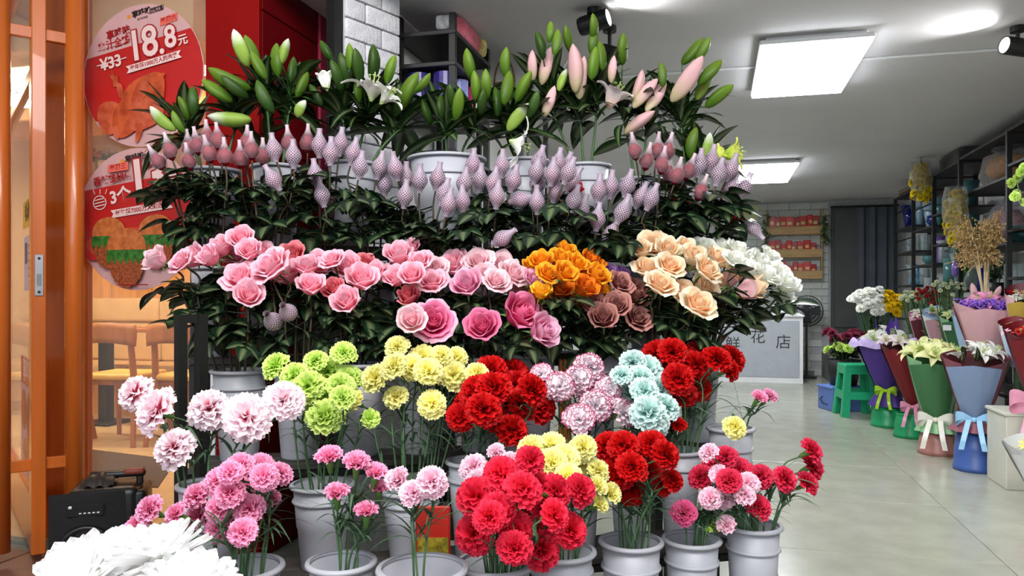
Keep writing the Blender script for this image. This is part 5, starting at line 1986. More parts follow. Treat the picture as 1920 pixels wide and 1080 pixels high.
for q in PINKS:
    k = KM[q[3]]
    lab, grp = k[2], k[3]
    if q[0] == 291:
        lab, grp = 'pale pink rosebud leaning out over the burger sign', None
    if q[0] == 812:
        lab, grp = 'wide open lilac pink rose with a deep pink heart', None
    if grp:
        vr = q[4] if len(q) > 4 else None
        wh = 'at the restaurant end' if q[0] < 480 else 'above the lime carnations' if q[0] < 690 else 'above the lemon carnations' if q[0] < 860 else 'above the deep red carnations'
        hi = '' if q[3] != 'A' else 'crowning ' if q[1] < 482 else 'hanging below ' if q[1] > 530 else 'within '
        lab = {'A': 'soft pink rose %sthe pink row %s' % (hi, wh), 'B': 'darker coral pink rose in the pink row %s' % wh, 'C': lab, 'D': 'palest pink rose in the pink row %s' % wh, 'E': 'lilac pink rose low in the pink row %s' % wh}[q[3]]
        lab = ('wide open ' if vr == 'open' else '') + lab
        grp = lab
    rose(q[0], q[1], q[2], near_bucket(q[0], PB), PMAT['hot'] if q[0] == 812 else PMAT[k[0]], PMAT[k[1]], lab, grp, var=q[4] if len(q) > 4 else None,
         leaves=5, dD=-0.05 if q[1] > 560 else 0, up=0.35 if q[1] > 545 else 0.65)

ORANGES = [(1015, 490, 38), (1052, 487, 40), (1082, 495, 36), (1110, 490, 38), (1030, 513, 40), (1060, 511, 38), (1092, 511, 34), (1120, 516, 40), (1050, 540, 40), (1072, 541, 40),
           (1097, 538, 42), (1122, 539, 38), (1015, 546, 32), (1010, 559, 32), (1062, 470, 32), (997, 496, 28)]
for i, (px, py, s) in enumerate(ORANGES):
    deep = i in (3, 8, 10, 13)
    hi = 'topping' if py < 498 else 'low in' if py > 530 else 'amid'
    m_ = PMAT['orange2'] if deep else PMAT['yellowrose'] if i == 12 else PMAT['orange']
    rose(px, py, s, 't_or', m_, m_, 'deep orange rose %s the orange bunch' % hi if deep else 'golden rosebud at the lower edge of the orange bunch' if i == 12 else 'bright orange rose %s the orange bunch' % hi,
         'deep orange roses %s' % hi if deep else None if i == 12 else 'bright orange roses %s' % hi, leaves=3, dD=-0.03)
for px, py, s in ((1165, 530, 40), (1190, 552, 48), (1112, 567, 38), (1157, 573, 40), (1131, 595, 44), (1197, 596, 42)):
    rose(px, py, s, 't_br', PMAT['brown'], PMAT['brown'], 'dusty mauve brown rose between the orange and peach bunches', 'dusty mauve roses', leaves=5, up=0.5)
for px, py, s in ((1142, 507, 28), (1164, 508, 26)):
    rose(px, py, s, 't_br', PMAT['violet'], PMAT['violet'], 'small violet flower behind the mauve roses', 'small violet flowers', leaves=2, dD=0.04, var='open')
PEACH = [(1222, 457, 48), (1202, 468, 34), (1252, 468, 40), (1285, 463, 32), (1217, 502, 52), (1257, 497, 46), (1300, 480, 40), (1290, 494, 34), (1239, 532, 50), (1342, 485, 42), (1327, 505, 48),
         (1280, 546, 52), (1320, 538, 44), (1345, 530, 38), (1310, 570, 56)]
for px, py, s in PEACH:
    lab = '%s peach rose with creamy outer petals %s' % ('half open' if s < 46 else 'wide open', 'topping the peach bunch' if py < 485 else 'low in the peach bunch' if py > 528 else 'amid the peach bunch')
    rose(px, py, s, 't_pe', PMAT['peach'], PMAT['peachout'], lab, lab, leaves=5, var='half' if s < 46 else 'open')
rose(1376, 515, 36, 't_wh', PMAT['peach'], PMAT['pinkpale'], 'smooth blush rosebud standing beside the white roses', None, var='bud', up=1.0, ldown=0.3)
rose(1407, 542, 40, 't_wh', PMAT['peach'], PMAT['pinkpale'], 'smooth blush rosebud lying out below the white roses', None, var='bud', tilt=1.2, up=0.35, dD=-0.05, ldown=0.1, leaves=3)
for px, py, s in ((1322, 462, 42), (1355, 466, 38), (1387, 468, 40), (1380, 486, 40), (1405, 505, 46), (1430, 495, 50), (1447, 483, 40), (1440, 515, 44), (1467, 512, 40), (1477, 532, 38), (1472, 555, 36)):
    lab = 'white rose %s at the shop end of the stand' % ('topping the bunch' if py < 484 else 'hanging low in the bunch' if py > 514 else 'amid the bunch')
    rose(px, py, s, 't_wh', PMAT['white'], PMAT['white'], lab, lab, leaves=3, var='open' if s > 39 else 'half', ldown=0.1, lrise=0.35)

# ================================================================ roses in net sleeves
net_white = net_mat('white_foam_net', (172, 156, 172), 15, 12, 0.36, 0.10)
net_thin = net_mat('thin_clear_net', (214, 190, 200), 22, 22, 0.06, 0.03)
bud_red = petal_mat('netted_red_bud', (108, 8, 24), (150, 20, 40), lo=0.1, hi=0.9)
bud_pink = petal_mat('netted_dusky_bud', (176, 70, 96), (214, 120, 140), lo=0.1, hi=0.9)
SL_P = [(0.34, -0.55), (0.36, -0.35), (0.62, -0.05), (0.95, 0.35), (1.0, 0.62), (0.86, 0.98), (0.56, 1.34), (0.36, 1.62), (0.31, 1.90), (0.36, 2.12)]
SLEEVE = MB().lathe(SL_P, 18, seam=True).mesh('net_sleeve', net_white, True)
SL2 = [(0.70, -0.05), (0.94, 0.30), (0.98, 0.60), (0.82, 1.0), (0.48, 1.40), (0.27, 1.75), (0.20, 2.15), (0.24, 2.30)]
SLEEVE2 = MB().lathe(SL2, 18, seam=True).mesh('thin_sleeve', net_thin, True)


def netbud(mat):
    mb = MB()

    def fn(a, t):
        r = 0.88 * sin(pi * (0.10 + 0.80 * t)) ** 0.8 * (1 - 0.35 * t * t) * (1 + 0.10 * sin(3 * (a * pi) + 5 * t))
        return (r * cos(a * pi), r * sin(a * pi), -0.05 + 1.35 * t)
    mb.grid(fn, 18, 8)
    mb.lathe([(0, -0.30), (0.12, -0.30), (0.42, -0.10), (0.50, 0.05)], 10, ev=[0, 0, 0, 0])
    return mb.mesh('rosebud', mat, True)


NB_RED, NB_PINK = netbud(bud_red), netbud(bud_pink)
NB = ['n%d' % i for i in range(10)]


def netted(px, py, ang, thin, D=None, s=1.0, bare=False, label=None, depth=0.0, leaves=4):
    """ang: lean of the sleeve in the picture, degrees from upright, positive to the right"""
    D = Drow(3, px) - 0.03 + rr(-.06, .05) - (py - 320) * 0.0010 if D is None else D
    bk = near_bucket(px, NB)
    a = radians(ang)
    D = clear_depth(px, py, 17.0 * s, D, bk)
    d = (RIGHT * sin(a) + UP * cos(a) - FWD * (rr(0.0, 0.3) + depth)).normalized()
    sc = 17.0 * s * D / F
    c = P(px, py, D)
    add_head(c, sc)
    add_head(c + d * sc * 1.3, sc * 0.45)
    o = c - d * 0.6 * sc
    base, pts = stem_path(bk, o, d, sc * 0.3)
    add_stem(pts)
    if thin:
        lab, grp = 'red rosebud in a thin clear sleeve, standing over the netted roses', 'red rosebuds in thin sleeves'
    else:
        lab, grp = 'rosebud in a white foam net sleeve behind the row of open roses', 'rosebuds in white foam nets'
    wh = ('over the burger sign' if px < 380 else 'between burger sign and red pillar' if px < 500 else 'before the red pillar' if px < 640 else 'before the brick wall' if px < 745 else 'below the wide lily bucket' if px < 930 else
          'behind the palest pink roses' if px < 1000 else 'above the orange roses' if px < 1105 else 'above the mauve roses' if px < 1190 else 'above the peach roses' if px < 1300 else 'above the white roses')
    how = 'lying' if abs(ang) > 45 else 'leaning' if abs(ang) > 13 else 'upright'
    lab = ('%s red rosebud in a thin clear sleeve %s' if thin else '%s rosebud in a white foam net %s') % (how, wh)
    if not thin:
        lab += ', high in the row' if py < 325 else ', low in the row' if py > 365 else ''
    grp = lab
    if label:
        lab, grp = label, None
    t = thing('netted_rose', lab, 'rose', base, group=grp)
    ob('rosebud', NB_RED if (thin or R.random() < 0.5) else NB_PINK, t, M=dirM(o - base, d, rr(0, 6), (sc * .92, sc * .92, sc * 1.22)))
    ob('net_sleeve', SLEEVE2 if thin else SLEEVE, t, M=dirM(o - base, d, rr(0, 6), (sc * .92, sc * .92, sc * 1.22)))
    STEMJOBS.append((t, pts, base, bk, [HN[0] - 1, HN[0] - 2], 0.0040, rose_stem_m))
    add_leaves(t, pts, base, leaves, 0.36, 0.76, ROSE_LEAF, 0.12, 0.175, down=0.7, rise=0.12, zr=BK[bk]['zr'])
    return t


THIN = [(298, 305, -28), (319, 285, -14), (354, 305, -8), (355, 280, -6), (370, 275, -8), (392, 290, -10), (389, 262, -4), (410, 267, -6), (422, 295, -3), (451, 300, -3), (463, 272, 2), (472, 284, 2),
        (494, 296, 0), (542, 272, -5), (577, 270, 3), (1190, 285, -12), (1212, 304, 12), (1232, 285, 4), (1251, 285, 14), (1241, 311, 8), (1253, 327, 6), (1268, 331, 14), (1289, 323, 22), (1313, 362, 20)]
WHITE = [(514, 283, -8), (550, 295, 0), (514, 339, -30), (604, 368, -10), (599, 275, 2), (620, 290, 2), (638, 272, 8), (662, 290, 14), (675, 316, 10), (711, 316, 14), (721, 347, 6), (742, 318, -8),
         (592, 331, -6), (759, 370, 8), (761, 337, 4), (787, 340, 4), (820, 337, 10), (832, 366, 16), (840, 385, 12), (867, 380, 0), (870, 346, 10), (900, 340, 6), (887, 312, 4), (925, 345, 12), (932, 371, 6),
         (941, 313, 4), (962, 341, 14), (975, 375, 78), (1007, 347, 14), (1010, 305, 16), (1005, 325, 12), (1007, 381, -2), (1035, 328, 8), (1040, 360, 10), (1045, 310, 12), (1060, 317, 20), (1065, 326, 22),
         (1072, 341, 34), (1075, 378, 18), (1090, 396, 18), (1122, 360, 6), (1145, 352, 6), (1120, 413, 8), (1142, 441, 32), (1165, 401, 24), (940, 448, 58), (1176, 350, 14), (1200, 372, 22), (1220, 375, 22),
         (1169, 396, 18), (1311, 312, 8), (1333, 304, 12), (1347, 329, 14), (1369, 320, 20), (1369, 356, 22), (1393, 354, 26)]
for q in THIN:
    netted(q[0], q[1], q[2], True)
for q in WHITE:
    netted(q[0], q[1], q[2], False)
netted(513, 604, -10, False, D=2.30, s=1.15, label='netted rosebud turned to the street below the pink roses, the lower of two', depth=2.0, leaves=1)
netted(541, 587, -6, False, D=2.31, s=1.10, label='netted rosebud turned to the street below the pink roses, the upper of two', depth=2.0, leaves=1)
netted(1412, 428, 140, False, s=0.85, label='netted rosebud drooping on a bent stem past the white roses', leaves=0)
rose(1270, 386, 38, 'n8', PMAT['red'], PMAT['red'], 'bare dark red rose without a net above the peach roses', None, var='half', row=3, dD=-0.08, leaves=4)
rose(1076, 352, 26, 'n6', PMAT['red'], PMAT['red'], 'bare dark red rose peeping between white nets', None, var='half', row=3, leaves=2)
rose(1375, 412, 26, 'n9', PMAT['red'], PMAT['red'], 'bare dark red rose low at the shop end of the netted row', None, var='bud', row=3, leaves=5)

# ================================================================ carnations
CB = {}


def bunch(items, bk, mat, label, group, **kw):
    ys = sorted(i[1] for i in items)
    n = len(ys)
    for it in items:
        lab = label
        if n > 6:
            lab = ('topmost ' if it[1] <= ys[n // 4] else 'lowest ' if it[1] >= ys[n - 1 - n // 4] else 'middle ') + label
        carnation(it[0], it[1], it[2], bk, PMAT[mat], lab, lab if n > 6 else group, var=it[3] if len(it) > 3 else kw.get('var'), **{k: v for k, v in kw.items() if k != 'var'})


bunch([(513, 683, 48), (590, 673, 40), (646, 658, 42), (549, 701, 48), (574, 720, 54), (614, 693, 54), (655, 705, 48), (614, 735, 60), (640, 719, 46), (610, 776, 62), (586, 757, 40), (642, 742, 44)],
      's_lime', 'c_lime', 'lime green carnation with frilled petals', 'lime green carnations', leaves=4)
carnation(694, 785, 30, 's_lime', PMAT['c_lime'], 'drooping half closed lime green carnation bud', None, var=2, up=0.2, tilt=0.6)
bunch([(700, 706, 52), (659, 750, 38), (743, 648, 40), (737, 683, 48), (770, 683, 46), (797, 667, 50), (805, 691, 48), (830, 664, 36), (859, 667, 38), (855, 699, 50), (826, 700, 40), (899, 699, 42), (740, 741, 42), (810, 752, 48)],
      's_yel', 'c_yellow', 'lemon yellow carnation in the bunch beside the lime ones', 'lemon yellow carnations', leaves=4)
bunch([(925, 691, 54), (969, 697, 54), (895, 729, 58), (929, 722, 60), (976, 722, 60), (881, 752, 58), (909, 760, 60), (862, 777, 50), (941, 747, 56), (982, 754, 56), (1015, 757, 60), (929, 783, 54), (964, 803, 56), (1003, 728, 54)],
      's_red', 'c_red', 'deep red carnation in the bunch behind the scarlet ones', 'deep red carnations in the middle', leaves=4, dD=-0.02)
bunch([(1012, 697, 38), (1046, 719, 50), (1107, 682, 50), (1086, 707, 50), (1115, 712, 46), (1145, 727, 44), (1120, 756, 54), (1087, 781, 54), (1172, 770, 50)],
      's_bi', 'c_bi', 'white carnation edged in magenta', 'white and magenta carnations', leaves=4)
bunch([(1165, 700, 36), (1187, 675, 44), (1217, 688, 50), (1200, 703, 46), (1182, 726, 44), (1211, 730, 48), (1242, 727, 44), (1252, 760, 48), (1217, 768, 62), (1236, 788, 46)],
      's_mint', 'c_mint', 'mint dyed white carnation', 'mint dyed carnations', leaves=4, dD=-0.03)
bunch([(1232, 661, 54), (1262, 655, 48), (1282, 666, 48), (1307, 680, 50), (1325, 658, 54), (1348, 670, 50), (1377, 669, 46), (1370, 690, 40), (1275, 705, 54), (1282, 731, 50), (1312, 722, 46)],
      's_red2', 'c_red', 'deep red carnation in the bunch beside the mint ones', 'deep red carnations by the shop floor', leaves=5, dD=0.02)
carnation(1272, 797, 26, 's_red2', PMAT['c_red'], 'half open deep red carnation bud hanging below the mint bunch', None, var=2, up=0.9)
bunch([(1424, 745, 26, 2), (1443, 743, 26, 2)], 's_pair', 'c_pink', 'small pink carnation bud rising from the bucket on the shop floor side', 'pair of pink carnation buds', leaves=3, tilt=0.5, up=1.0)
carnation(1382, 798, 40, 's_pair', PMAT['c_yellow'], 'single pale yellow carnation low in the bucket with two pink buds', None, leaves=1, tilt=0.3)
for px, py, sz, lab in ((247, 732, 58, 'pink and white carnation reaching farthest out towards the restaurant chairs'), (287, 767, 78, 'large pink and white carnation just below the farthest reaching one'),
                        (320, 835, 66, 'drooping pink and white carnation, lowest of its bunch'), (390, 760, 68, 'pink and white carnation beside the black side frame'),
                        (465, 780, 78, 'largest pink and white carnation before the tall rose bucket'), (535, 747, 64, 'pink and white carnation next to the lime ones')):
    carnation(px, py, sz, 's_pw', PMAT['c_pw'], lab, None, leaves=4, D=1.82 if py == 835 else 1.92, side=0.7, up=0.6)

bunch([(450, 869, 44), (489, 872, 46), (528, 885, 40), (408, 896, 50), (429, 882, 42), (494, 891, 46), (429, 919, 48), (466, 914, 52), (364, 927, 46), (408, 947, 48), (466, 950, 50), (367, 966, 48), (408, 985, 52), (453, 994, 48),
       (325, 964, 42), (275, 953, 48), (252, 988, 50)], 'f_pinkL', 'c_pink', 'pink carnation in the dense cluster beside the white chrysanthemums', 'pink carnations in the dense cluster', D=1.75, leaves=3)
carnation(510, 935, 28, 'f_pinkL', PMAT['c_pink'], 'half closed rosy carnation bud at the rim of the dense pink cluster', None, var=2, D=1.80)
bunch([(617, 856, 42, 2), (669, 867, 42, 2), (632, 924, 40, 2), (687, 958, 38, 2), (705, 886, 38, 2), (712, 914, 30, 2)], 'f_pink', 'c_pink',
      'single pink carnation with green calyx standing free before the grey buckets', 'free standing pink carnations', D=1.78, leaves=5, up=1.3, fw=0.5, side=0.4)
bunch([(746, 899, 40, 2), (774, 922, 44), (808, 899, 52)], 'f_empty', 'c_pale', 'pale pink carnation rising from the nearly empty white bucket', 'pale pink carnations over the white bucket', D=1.72, leaves=5)
bunch([(886, 873, 46), (893, 902, 46), (958, 865, 38), (930, 848, 28, 2)], 'f_scar', 'c_pale', 'pale pink carnation behind the scarlet bunch', 'pale pink carnations behind the scarlet', D=1.98, leaves=2)
bunch([(992, 840, 48), (1031, 835, 48), (1059, 855, 50), (1096, 837, 46), (1036, 866, 50), (1085, 868, 50), (1031, 884, 46), (1070, 889, 48), (1124, 880, 42), (1122, 911, 30, 2), (1124, 945, 30, 2), (1147, 925, 34, 2)],
      'f_yel', 'c_yellow', 'pale yellow carnation between the scarlet and deep red bunches', 'pale yellow carnations', D=2.02, leaves=3)
bunch([(940, 886, 60), (1000, 862, 48), (888, 931, 66), (937, 951, 60), (984, 914, 62), (1012, 910, 54), (1049, 922, 58), (1093, 918, 54), (981, 946, 58), (1028, 951, 58), (883, 998, 68), (1075, 992, 60), (971, 995, 66),
       (1011, 977, 58), (966, 1024, 58), (1023, 1029, 66), (915, 968, 54), (1045, 965, 54)], 'f_scar', 'c_scar', 'bright scarlet carnation in the big front bunch', 'scarlet carnations', D=1.78, leaves=2, up=0.5)
bunch([(1136, 833, 50), (1171, 831, 52), (1225, 831, 52), (1252, 850, 50), (1198, 844, 50), (1160, 882, 58), (1187, 872, 52), (1214, 882, 54), (1187, 912, 54), (1246, 906, 36), (1265, 897, 38), (1147, 855, 52), (1222, 855, 50)],
      'f_red', 'c_red', 'deep red carnation in the bunch on the entrance platform', 'deep red carnations on the entrance platform', D=2.12, leaves=4)
bunch([(1327, 846, 32), (1348, 889, 30, 2), (1330, 931, 38), (1357, 931, 38), (1402, 903, 38), (1397, 925, 36), (1362, 984, 30, 2)],
      'f_crim', 'c_pale', 'light pink carnation mixed among the crimson ones', 'light pink carnations at the entrance', D=2.22, leaves=3)
bunch([(1359, 854, 40), (1338, 863, 44), (1311, 893, 42), (1383, 880, 44), (1429, 890, 40), (1367, 898, 42), (1424, 948, 44), (1477, 896, 42), (1518, 904, 40), (1526, 872, 46), (1525, 843, 42), (1400, 884, 36)],
      'f_crim', 'c_crim', 'crimson carnation with paler edges at the shop entrance', 'crimson carnations', D=2.31, leaves=4, side=1.1)
carnation(1281, 960, 42, 'f_few', PMAT['c_mag'], 'single magenta pink carnation in the sparsely filled bucket', None, D=2.20, leaves=3)
for i in range(7):
    q = BK['f_few']
    carnation(1318 + i * 5, 975 + (i % 3) * 9, 12, 'f_few', PMAT['c_lime'], 'closed green carnation bud among stems of the sparsely filled bucket', 'closed green carnation buds', D=2.29, var=2, leaves=4, up=1.4)

# ================================================================ lilies
LB = ['l%d' % i for i in range(8)]


def lily(bk, top, items, label, group=None, leaves=12, dD=0.0, lscale=(0.16, 0.25), lf=(0.44, 0.97)):
    """items: (kind, px, py, length px, picture angle of the tip in degrees)"""
    D0 = Drow(4, top[0]) + dD
    tp = P(top[0], top[1], D0)
    b = BK[bk]
    base, pts = stem_path(bk, tp, UP, 0.0)
    t = thing('lily', label, 'lily', base, group=group)
    sm = MB()
    sm.tube([p - base for p in pts], [0.006 - 0.002 * i / len(pts) for i in range(len(pts))], 6)
    for it in items:
        k, px, py, L, an = it[:5]
        D = D0 + rr(-.17, -.05)
        a = radians(an)
        c = P(px, py, D)
        d = (RIGHT * cos(a) + UP * sin(a) - FWD * rr(-.15, .45)).normalized()
        Lm = L * D / F
        add_head(c - d * Lm * 0.15, Lm * 0.17)
        add_head(c + d * Lm * 0.2, Lm * 0.14)
        if k in ('l_white', 'l_pw', 'l_lime', 'l_open'):
            o = c - d * Lm * 0.35
            lily_bloom(t, dirM(o - base, d, rr(0, 6), Lm * 0.75), PMAT[k], it[5] if len(it) > 5 else 1.0)
        else:
            o = c - d * Lm / 2
            bw = it[5] if len(it) > 5 else 0.86 if k == 'l_pink' else 0.95
            ob('bud', bud_mesh(PMAT[k]), t, M=dirM(o - base, d, rr(0, 6), (Lm * bw, Lm * bw, Lm)))
        j = pts[-1].lerp(pts[-3], rr(0, 1))
        mid = j.lerp(o, 0.5) + d * 0.01 + UP * 0.008
        sm.tube([p - base for p in curve_pts([j, mid, o], 3)], 0.0030, 5)
    sm.ob('stem', lily_stem_m, t, smooth=True)
    add_leaves(t, pts, base, leaves + 5, lf[0], lf[1], LILY_LEAF, lscale[0], lscale[1], down=-0.35, out=0.7, rise=1.7)
    add_leaves(t, pts, base, 7, 0.42, 0.86, LILY_LEAF, lscale[0], lscale[1], down=0.3, out=0.8, rise=0.6)
    # a few upright leaves around the buds
    for i in range(3):
        LEAFJOBS.append((t, pts, base, 0.9, LILY_LEAF[:2], lscale[0], lscale[1], lambda tg, a=rr(0, 6.28): RIGHT * cos(a + rr(-.6, .6)) * 0.5 - FWD * sin(a + rr(-.6, .6)) * 0.5 + UP, 0.1))


g, dk, pa, pk = 'l_green', 'l_dark', 'l_pale', 'l_pink'
lily('l0', (345, 240), [(pa, 305, 222, 62, 135), (g, 344, 202, 46, 112), (dk, 361, 190, 56, 92), (g, 334, 228, 44, 115)], 'low green lily with one pale opening bud over the chicken sign', leaves=12)
lily('l0', (445, 200), [(g, 430, 147, 82, 155), (g, 407, 170, 66, 145), (pa, 430, 221, 78, 178), (dk, 440, 162, 60, 140)], 'lily with fat green buds pointing to the restaurant')
lily('l1', (500, 165), [(pa, 452, 90, 70, 108), (g, 471, 95, 62, 112), (g, 484, 122, 58, 118), (dk, 497, 181, 66, 115)], 'lily with tall white tipped bud before the red pillar')
lily('l1', (545, 175), [(g, 520, 112, 66, 95), (pa, 534, 96, 50, 75), (g, 567, 158, 54, 68), (pa, 565, 204, 36, 60, 1.4), (dk, 592, 178, 46, 120), (dk, 548, 130, 50, 85)], 'lily with a round bud facing the street before the red pillar')
lily('l2', (640, 190), [(dk, 645, 130, 62, 100), (dk, 630, 142, 60, 105), (dk, 612, 95, 46, 120), ('l_white', 610, 150, 60, 100, 0.5), (g, 655, 105, 50, 92)], 'dark budded lily at the edge of the brick wall')
lily('l2', (690, 200), [(dk, 670, 122, 62, 95), (dk, 698, 116, 64, 86), (g, 672, 168, 46, 95), ('l_white', 700, 160, 84, 80, 1.2), ('l_white', 728, 178, 66, 45, 1.0)], 'lily with open white flowers before the brick wall')
lily('l2', (752, 215), [(g, 733, 130, 56, 72), (g, 766, 172, 80, 60), (g, 792, 155, 46, 48), (dk, 748, 190, 60, 70)], 'lily with bright green buds before the gift wrap rolls')
lily('l3', (835, 235), [(dk, 827, 200, 46, 92), (g, 858, 195, 60, 80), (dk, 800, 210, 50, 110), (dk, 845, 180, 44, 95)], 'short dark lily in the wide grey bucket', leaves=14)
lily('l3', (890, 220), [(g, 881, 121, 60, 102), (g, 890, 160, 54, 92), (g, 910, 160, 60, 88), (dk, 905, 190, 50, 80)], 'lily with upright green buds before the magenta box', leaves=14)
lily('l4', (955, 225), [(g, 950, 117, 56, 90), (g, 950, 164, 66, 80), (g, 982, 162, 62, 62), (dk, 930, 190, 56, 95)], 'lily with green buds below the hoop basket', leaves=14)
lily('l4', (985, 240), [(pa, 974, 219, 68, 48), ('l_white', 978, 272, 70, -20, 1.3), (dk, 1000, 195, 54, 70)], 'lily with a white flower hanging over the nets', leaves=12)
lily('l5', (1030, 170), [(pk, 999, 123, 56, 92), (pk, 1024, 124, 70, 76), (g, 1031, 60, 42, 85), (g, 1043, 79, 50, 82), (pk, 1030, 190, 60, 70), (dk, 1012, 85, 54, 105)], 'pink budded lily with a curled dark leaf tip')
lily('l5', (1085, 180), [(pk, 1077, 128, 88, 95), (pk, 1091, 146, 78, 84), (g, 1065, 73, 50, 105), (pa, 1055, 150, 46, 70)], 'lily with the longest pink buds')
lily('l5', (1120, 165), [(g, 1111, 50, 48, 92), (g, 1114, 78, 54, 84), (g, 1113, 118, 62, 82), (g, 1127, 104, 56, 95)], 'tallest lily, with stacked green buds below the spotlight')
lily('l6', (1165, 185), [(g, 1168, 92, 58, 90), (pk, 1149, 130, 50, 85), ('l_pw', 1153, 176, 86, 65, 0.9), (pk, 1196, 160, 58, 75)], 'lily with an open pale pink flower')
lily('l6', (1215, 210), [(pk, 1210, 175, 70, 50), (pk, 1230, 180, 72, 58), (pk, 1199, 230, 70, 35), (g, 1241, 140, 46, 95)], 'lily with yellowish pink buds and one bud pointing sideways')
lily('l7', (1275, 205), [(pk, 1288, 148, 98, 56), (g, 1298, 96, 60, 52), (g, 1318, 92, 50, 62), (g, 1332, 136, 62, 46), (g, 1349, 180, 64, 38), (pa, 1322, 160, 60, 60)], 'lily with one great pink bud spreading over the shop side', leaves=16)
lily('l7', (1310, 310), [('l_lime', 1377, 288, 74, 10, 0.7), (pa, 1324, 275, 54, 75), ('l_lime', 1345, 290, 56, 30, 0.6), (g, 1300, 268, 60, 80)], 'yellow green lily above the white nets at the shop end', leaves=10)

flush_stems()
flush_leaves()

# ================================================================ big white chrysanthemums in the foreground
mp = MB()
mp.grid(lambda a, t: (a * 0.15 * (0.35 + 0.65 * t ** 0.6) * max(0.0, 1 - t ** 5) ** 0.5, -0.22 * t * (1 - t) - 0.10 * t * t + 0.07 * a * a, t), 4, 9)
MUM = mp.mesh('petal', PMAT['mum'], True)
mum_leaf = rose_leaf_m


def mum(px, py, D, rad, d, label, layers, open_=0.0):
    c = P(px, py, D)
    base = Vector((CHB.x + rr(-.04, .04), CHB.y + rr(-.04, .04), 0.03))
    d = Vector(d).normalized()
    t = thing('chrysanthemum', label, 'chrysanthemum', base)
    pts = curve_pts([base, base.lerp(c, 0.5) + Vector((0, 0, 0.08)), c - d * 0.06, c - d * rad * 0.12], 4)
    MB().tube([p - base for p in pts], 0.0045, 7).ob('stem', carn_stem_m, t, smooth=True)
    MB().lathe([(0, -0.16), (0.10, -0.14), (0.24, -0.02), (0.20, 0.05), (0, 0.05)], 12).ob('calyx', calyx_m, t, smooth=True, M=dirM(c - base, d, 0, rad))
    b = MB().lathe([(0, 0.0), (0.22, 0.0), (0.24, 0.08), (0.12, 0.2), (0, 0.22)], 14).ob('bloom', PMAT['mum'], t, smooth=True, M=dirM(c - base, d, 0, rad))
    for li, (n, el, L) in enumerate(layers):
        for i in range(n):
            az = 2 * pi * (i + 0.5 * (li % 2)) / n + rr(-.07, .07)
            e = radians(el + rr(-7, 7))
            q = Matrix.Rotation(az, 4, 'Z') @ Matrix.Rotation(pi / 2 - e, 4, 'Y') @ Matrix.Rotation(pi / 2, 4, 'Z') @ Matrix.Translation((0, 0, 0.12)) @ Matrix.Diagonal((1.15, 1, L * rr(.88, 1.0), 1))
            ob('petal', MUM, b, M=q)


q = P(205, 1080, 1.12)
CHB = Vector((q.x, q.y, 0))
t = thing('flower_bucket', 'white bucket of chrysanthemums standing on the pavement', 'bucket', CHB)
MB().lathe([(0, 0), (0.085, 0), (0.09, 0.006), (0.12, 0.40), (0.113, 0.40), (0.08, 0.012), (0, 0.012)], 32).ob('body', bucket_m, t, smooth=True)
MB().tube([(0.12 * cos(i * pi / 18), 0.12 * sin(i * pi / 18), 0.40) for i in range(37)], 0.006, 6, caps=False).ob('rim', bucket_m, t, smooth=True)
MB().tube([(0.112 * cos(i * pi / 18), 0.112 * sin(i * pi / 18), 0.32) for i in range(37)], 0.006, 6, caps=False).ob('ridge', bucket_m, t, smooth=True)
LYR = [(17, -14, 0.95), (17, 4, 0.95), (16, 22, 0.90), (14, 40, 0.80), (11, 58, 0.66), (7, 76, 0.5)]
mum(160, 1100, 1.06, 0.092, -FWD * 0.45 + UP * 0.9 - RIGHT * 0.2, 'great white chrysanthemum nearest the open restaurant door', LYR)
mum(228, 1060, 1.10, 0.068, -FWD * 0.3 + UP * 1.0, 'white chrysanthemum standing up between the other two', LYR)
mum(304, 1050, 1.04, 0.066, -RIGHT * 0.35 + UP * 0.95 + FWD * 0.30, 'white chrysanthemum turned away so its green calyx shows', [(16, -4, 0.95), (18, 18, 0.95), (18, 34, 0.92), (16, 50, 0.84), (12, 66, 0.7)])
mum(352, 1112, 1.0, 0.072, -FWD * 0.3 + UP * 1.0 + RIGHT * 0.2, 'white chrysanthemum spreading towards the pink carnations', LYR)

# ================================================================ right side of the shop: bouquets and tubs
tub_cols = {'green': (20, 150, 92), 'pink': (176, 120, 112), 'blue': (62, 92, 160), 'black': (22, 22, 26)}


def tub(p, r, h, col, label, taper=0.82):
    t = thing('plastic_tub', label, 'tub', p)
    m_ = pm(col + '_tub_plastic', tub_cols[col], rough=0.4, var=0.05)
    MB().lathe([(0, 0), (r * 1.04, 0), (r * 1.04, 0.03), (r, 0.035), (r * 0.98, h * 0.5), (r * taper, h), (r * taper * 0.95, h), (r * 0.9, 0.012), (0, 0.012)], 28).ob('body', m_, t, smooth=True)
    MB().tube([(r * taper * cos(i * pi / 14), r * taper * sin(i * pi / 14), h) for i in range(29)], 0.007, 6, caps=False).ob('rim', m_, t, smooth=True)
    return t


def sheet_fn(lean, rn, rt, z0, z1, f0, f1, peak, wav, sd):
    def fn(a, t):
        ang = f0 + (f1 - f0) * (a + 1) / 2
        z = z0 + (z1 - z0) * t * (1 + peak * (0.5 - abs(a)) * t)
        r = rn + (rt - rn) * t ** 0.85
        r *= 1 + wav * t * sin(5 * a * pi + sd)
        return Vector((r * cos(ang), r * sin(ang), z)) + lean * (z - z0)
    return fn


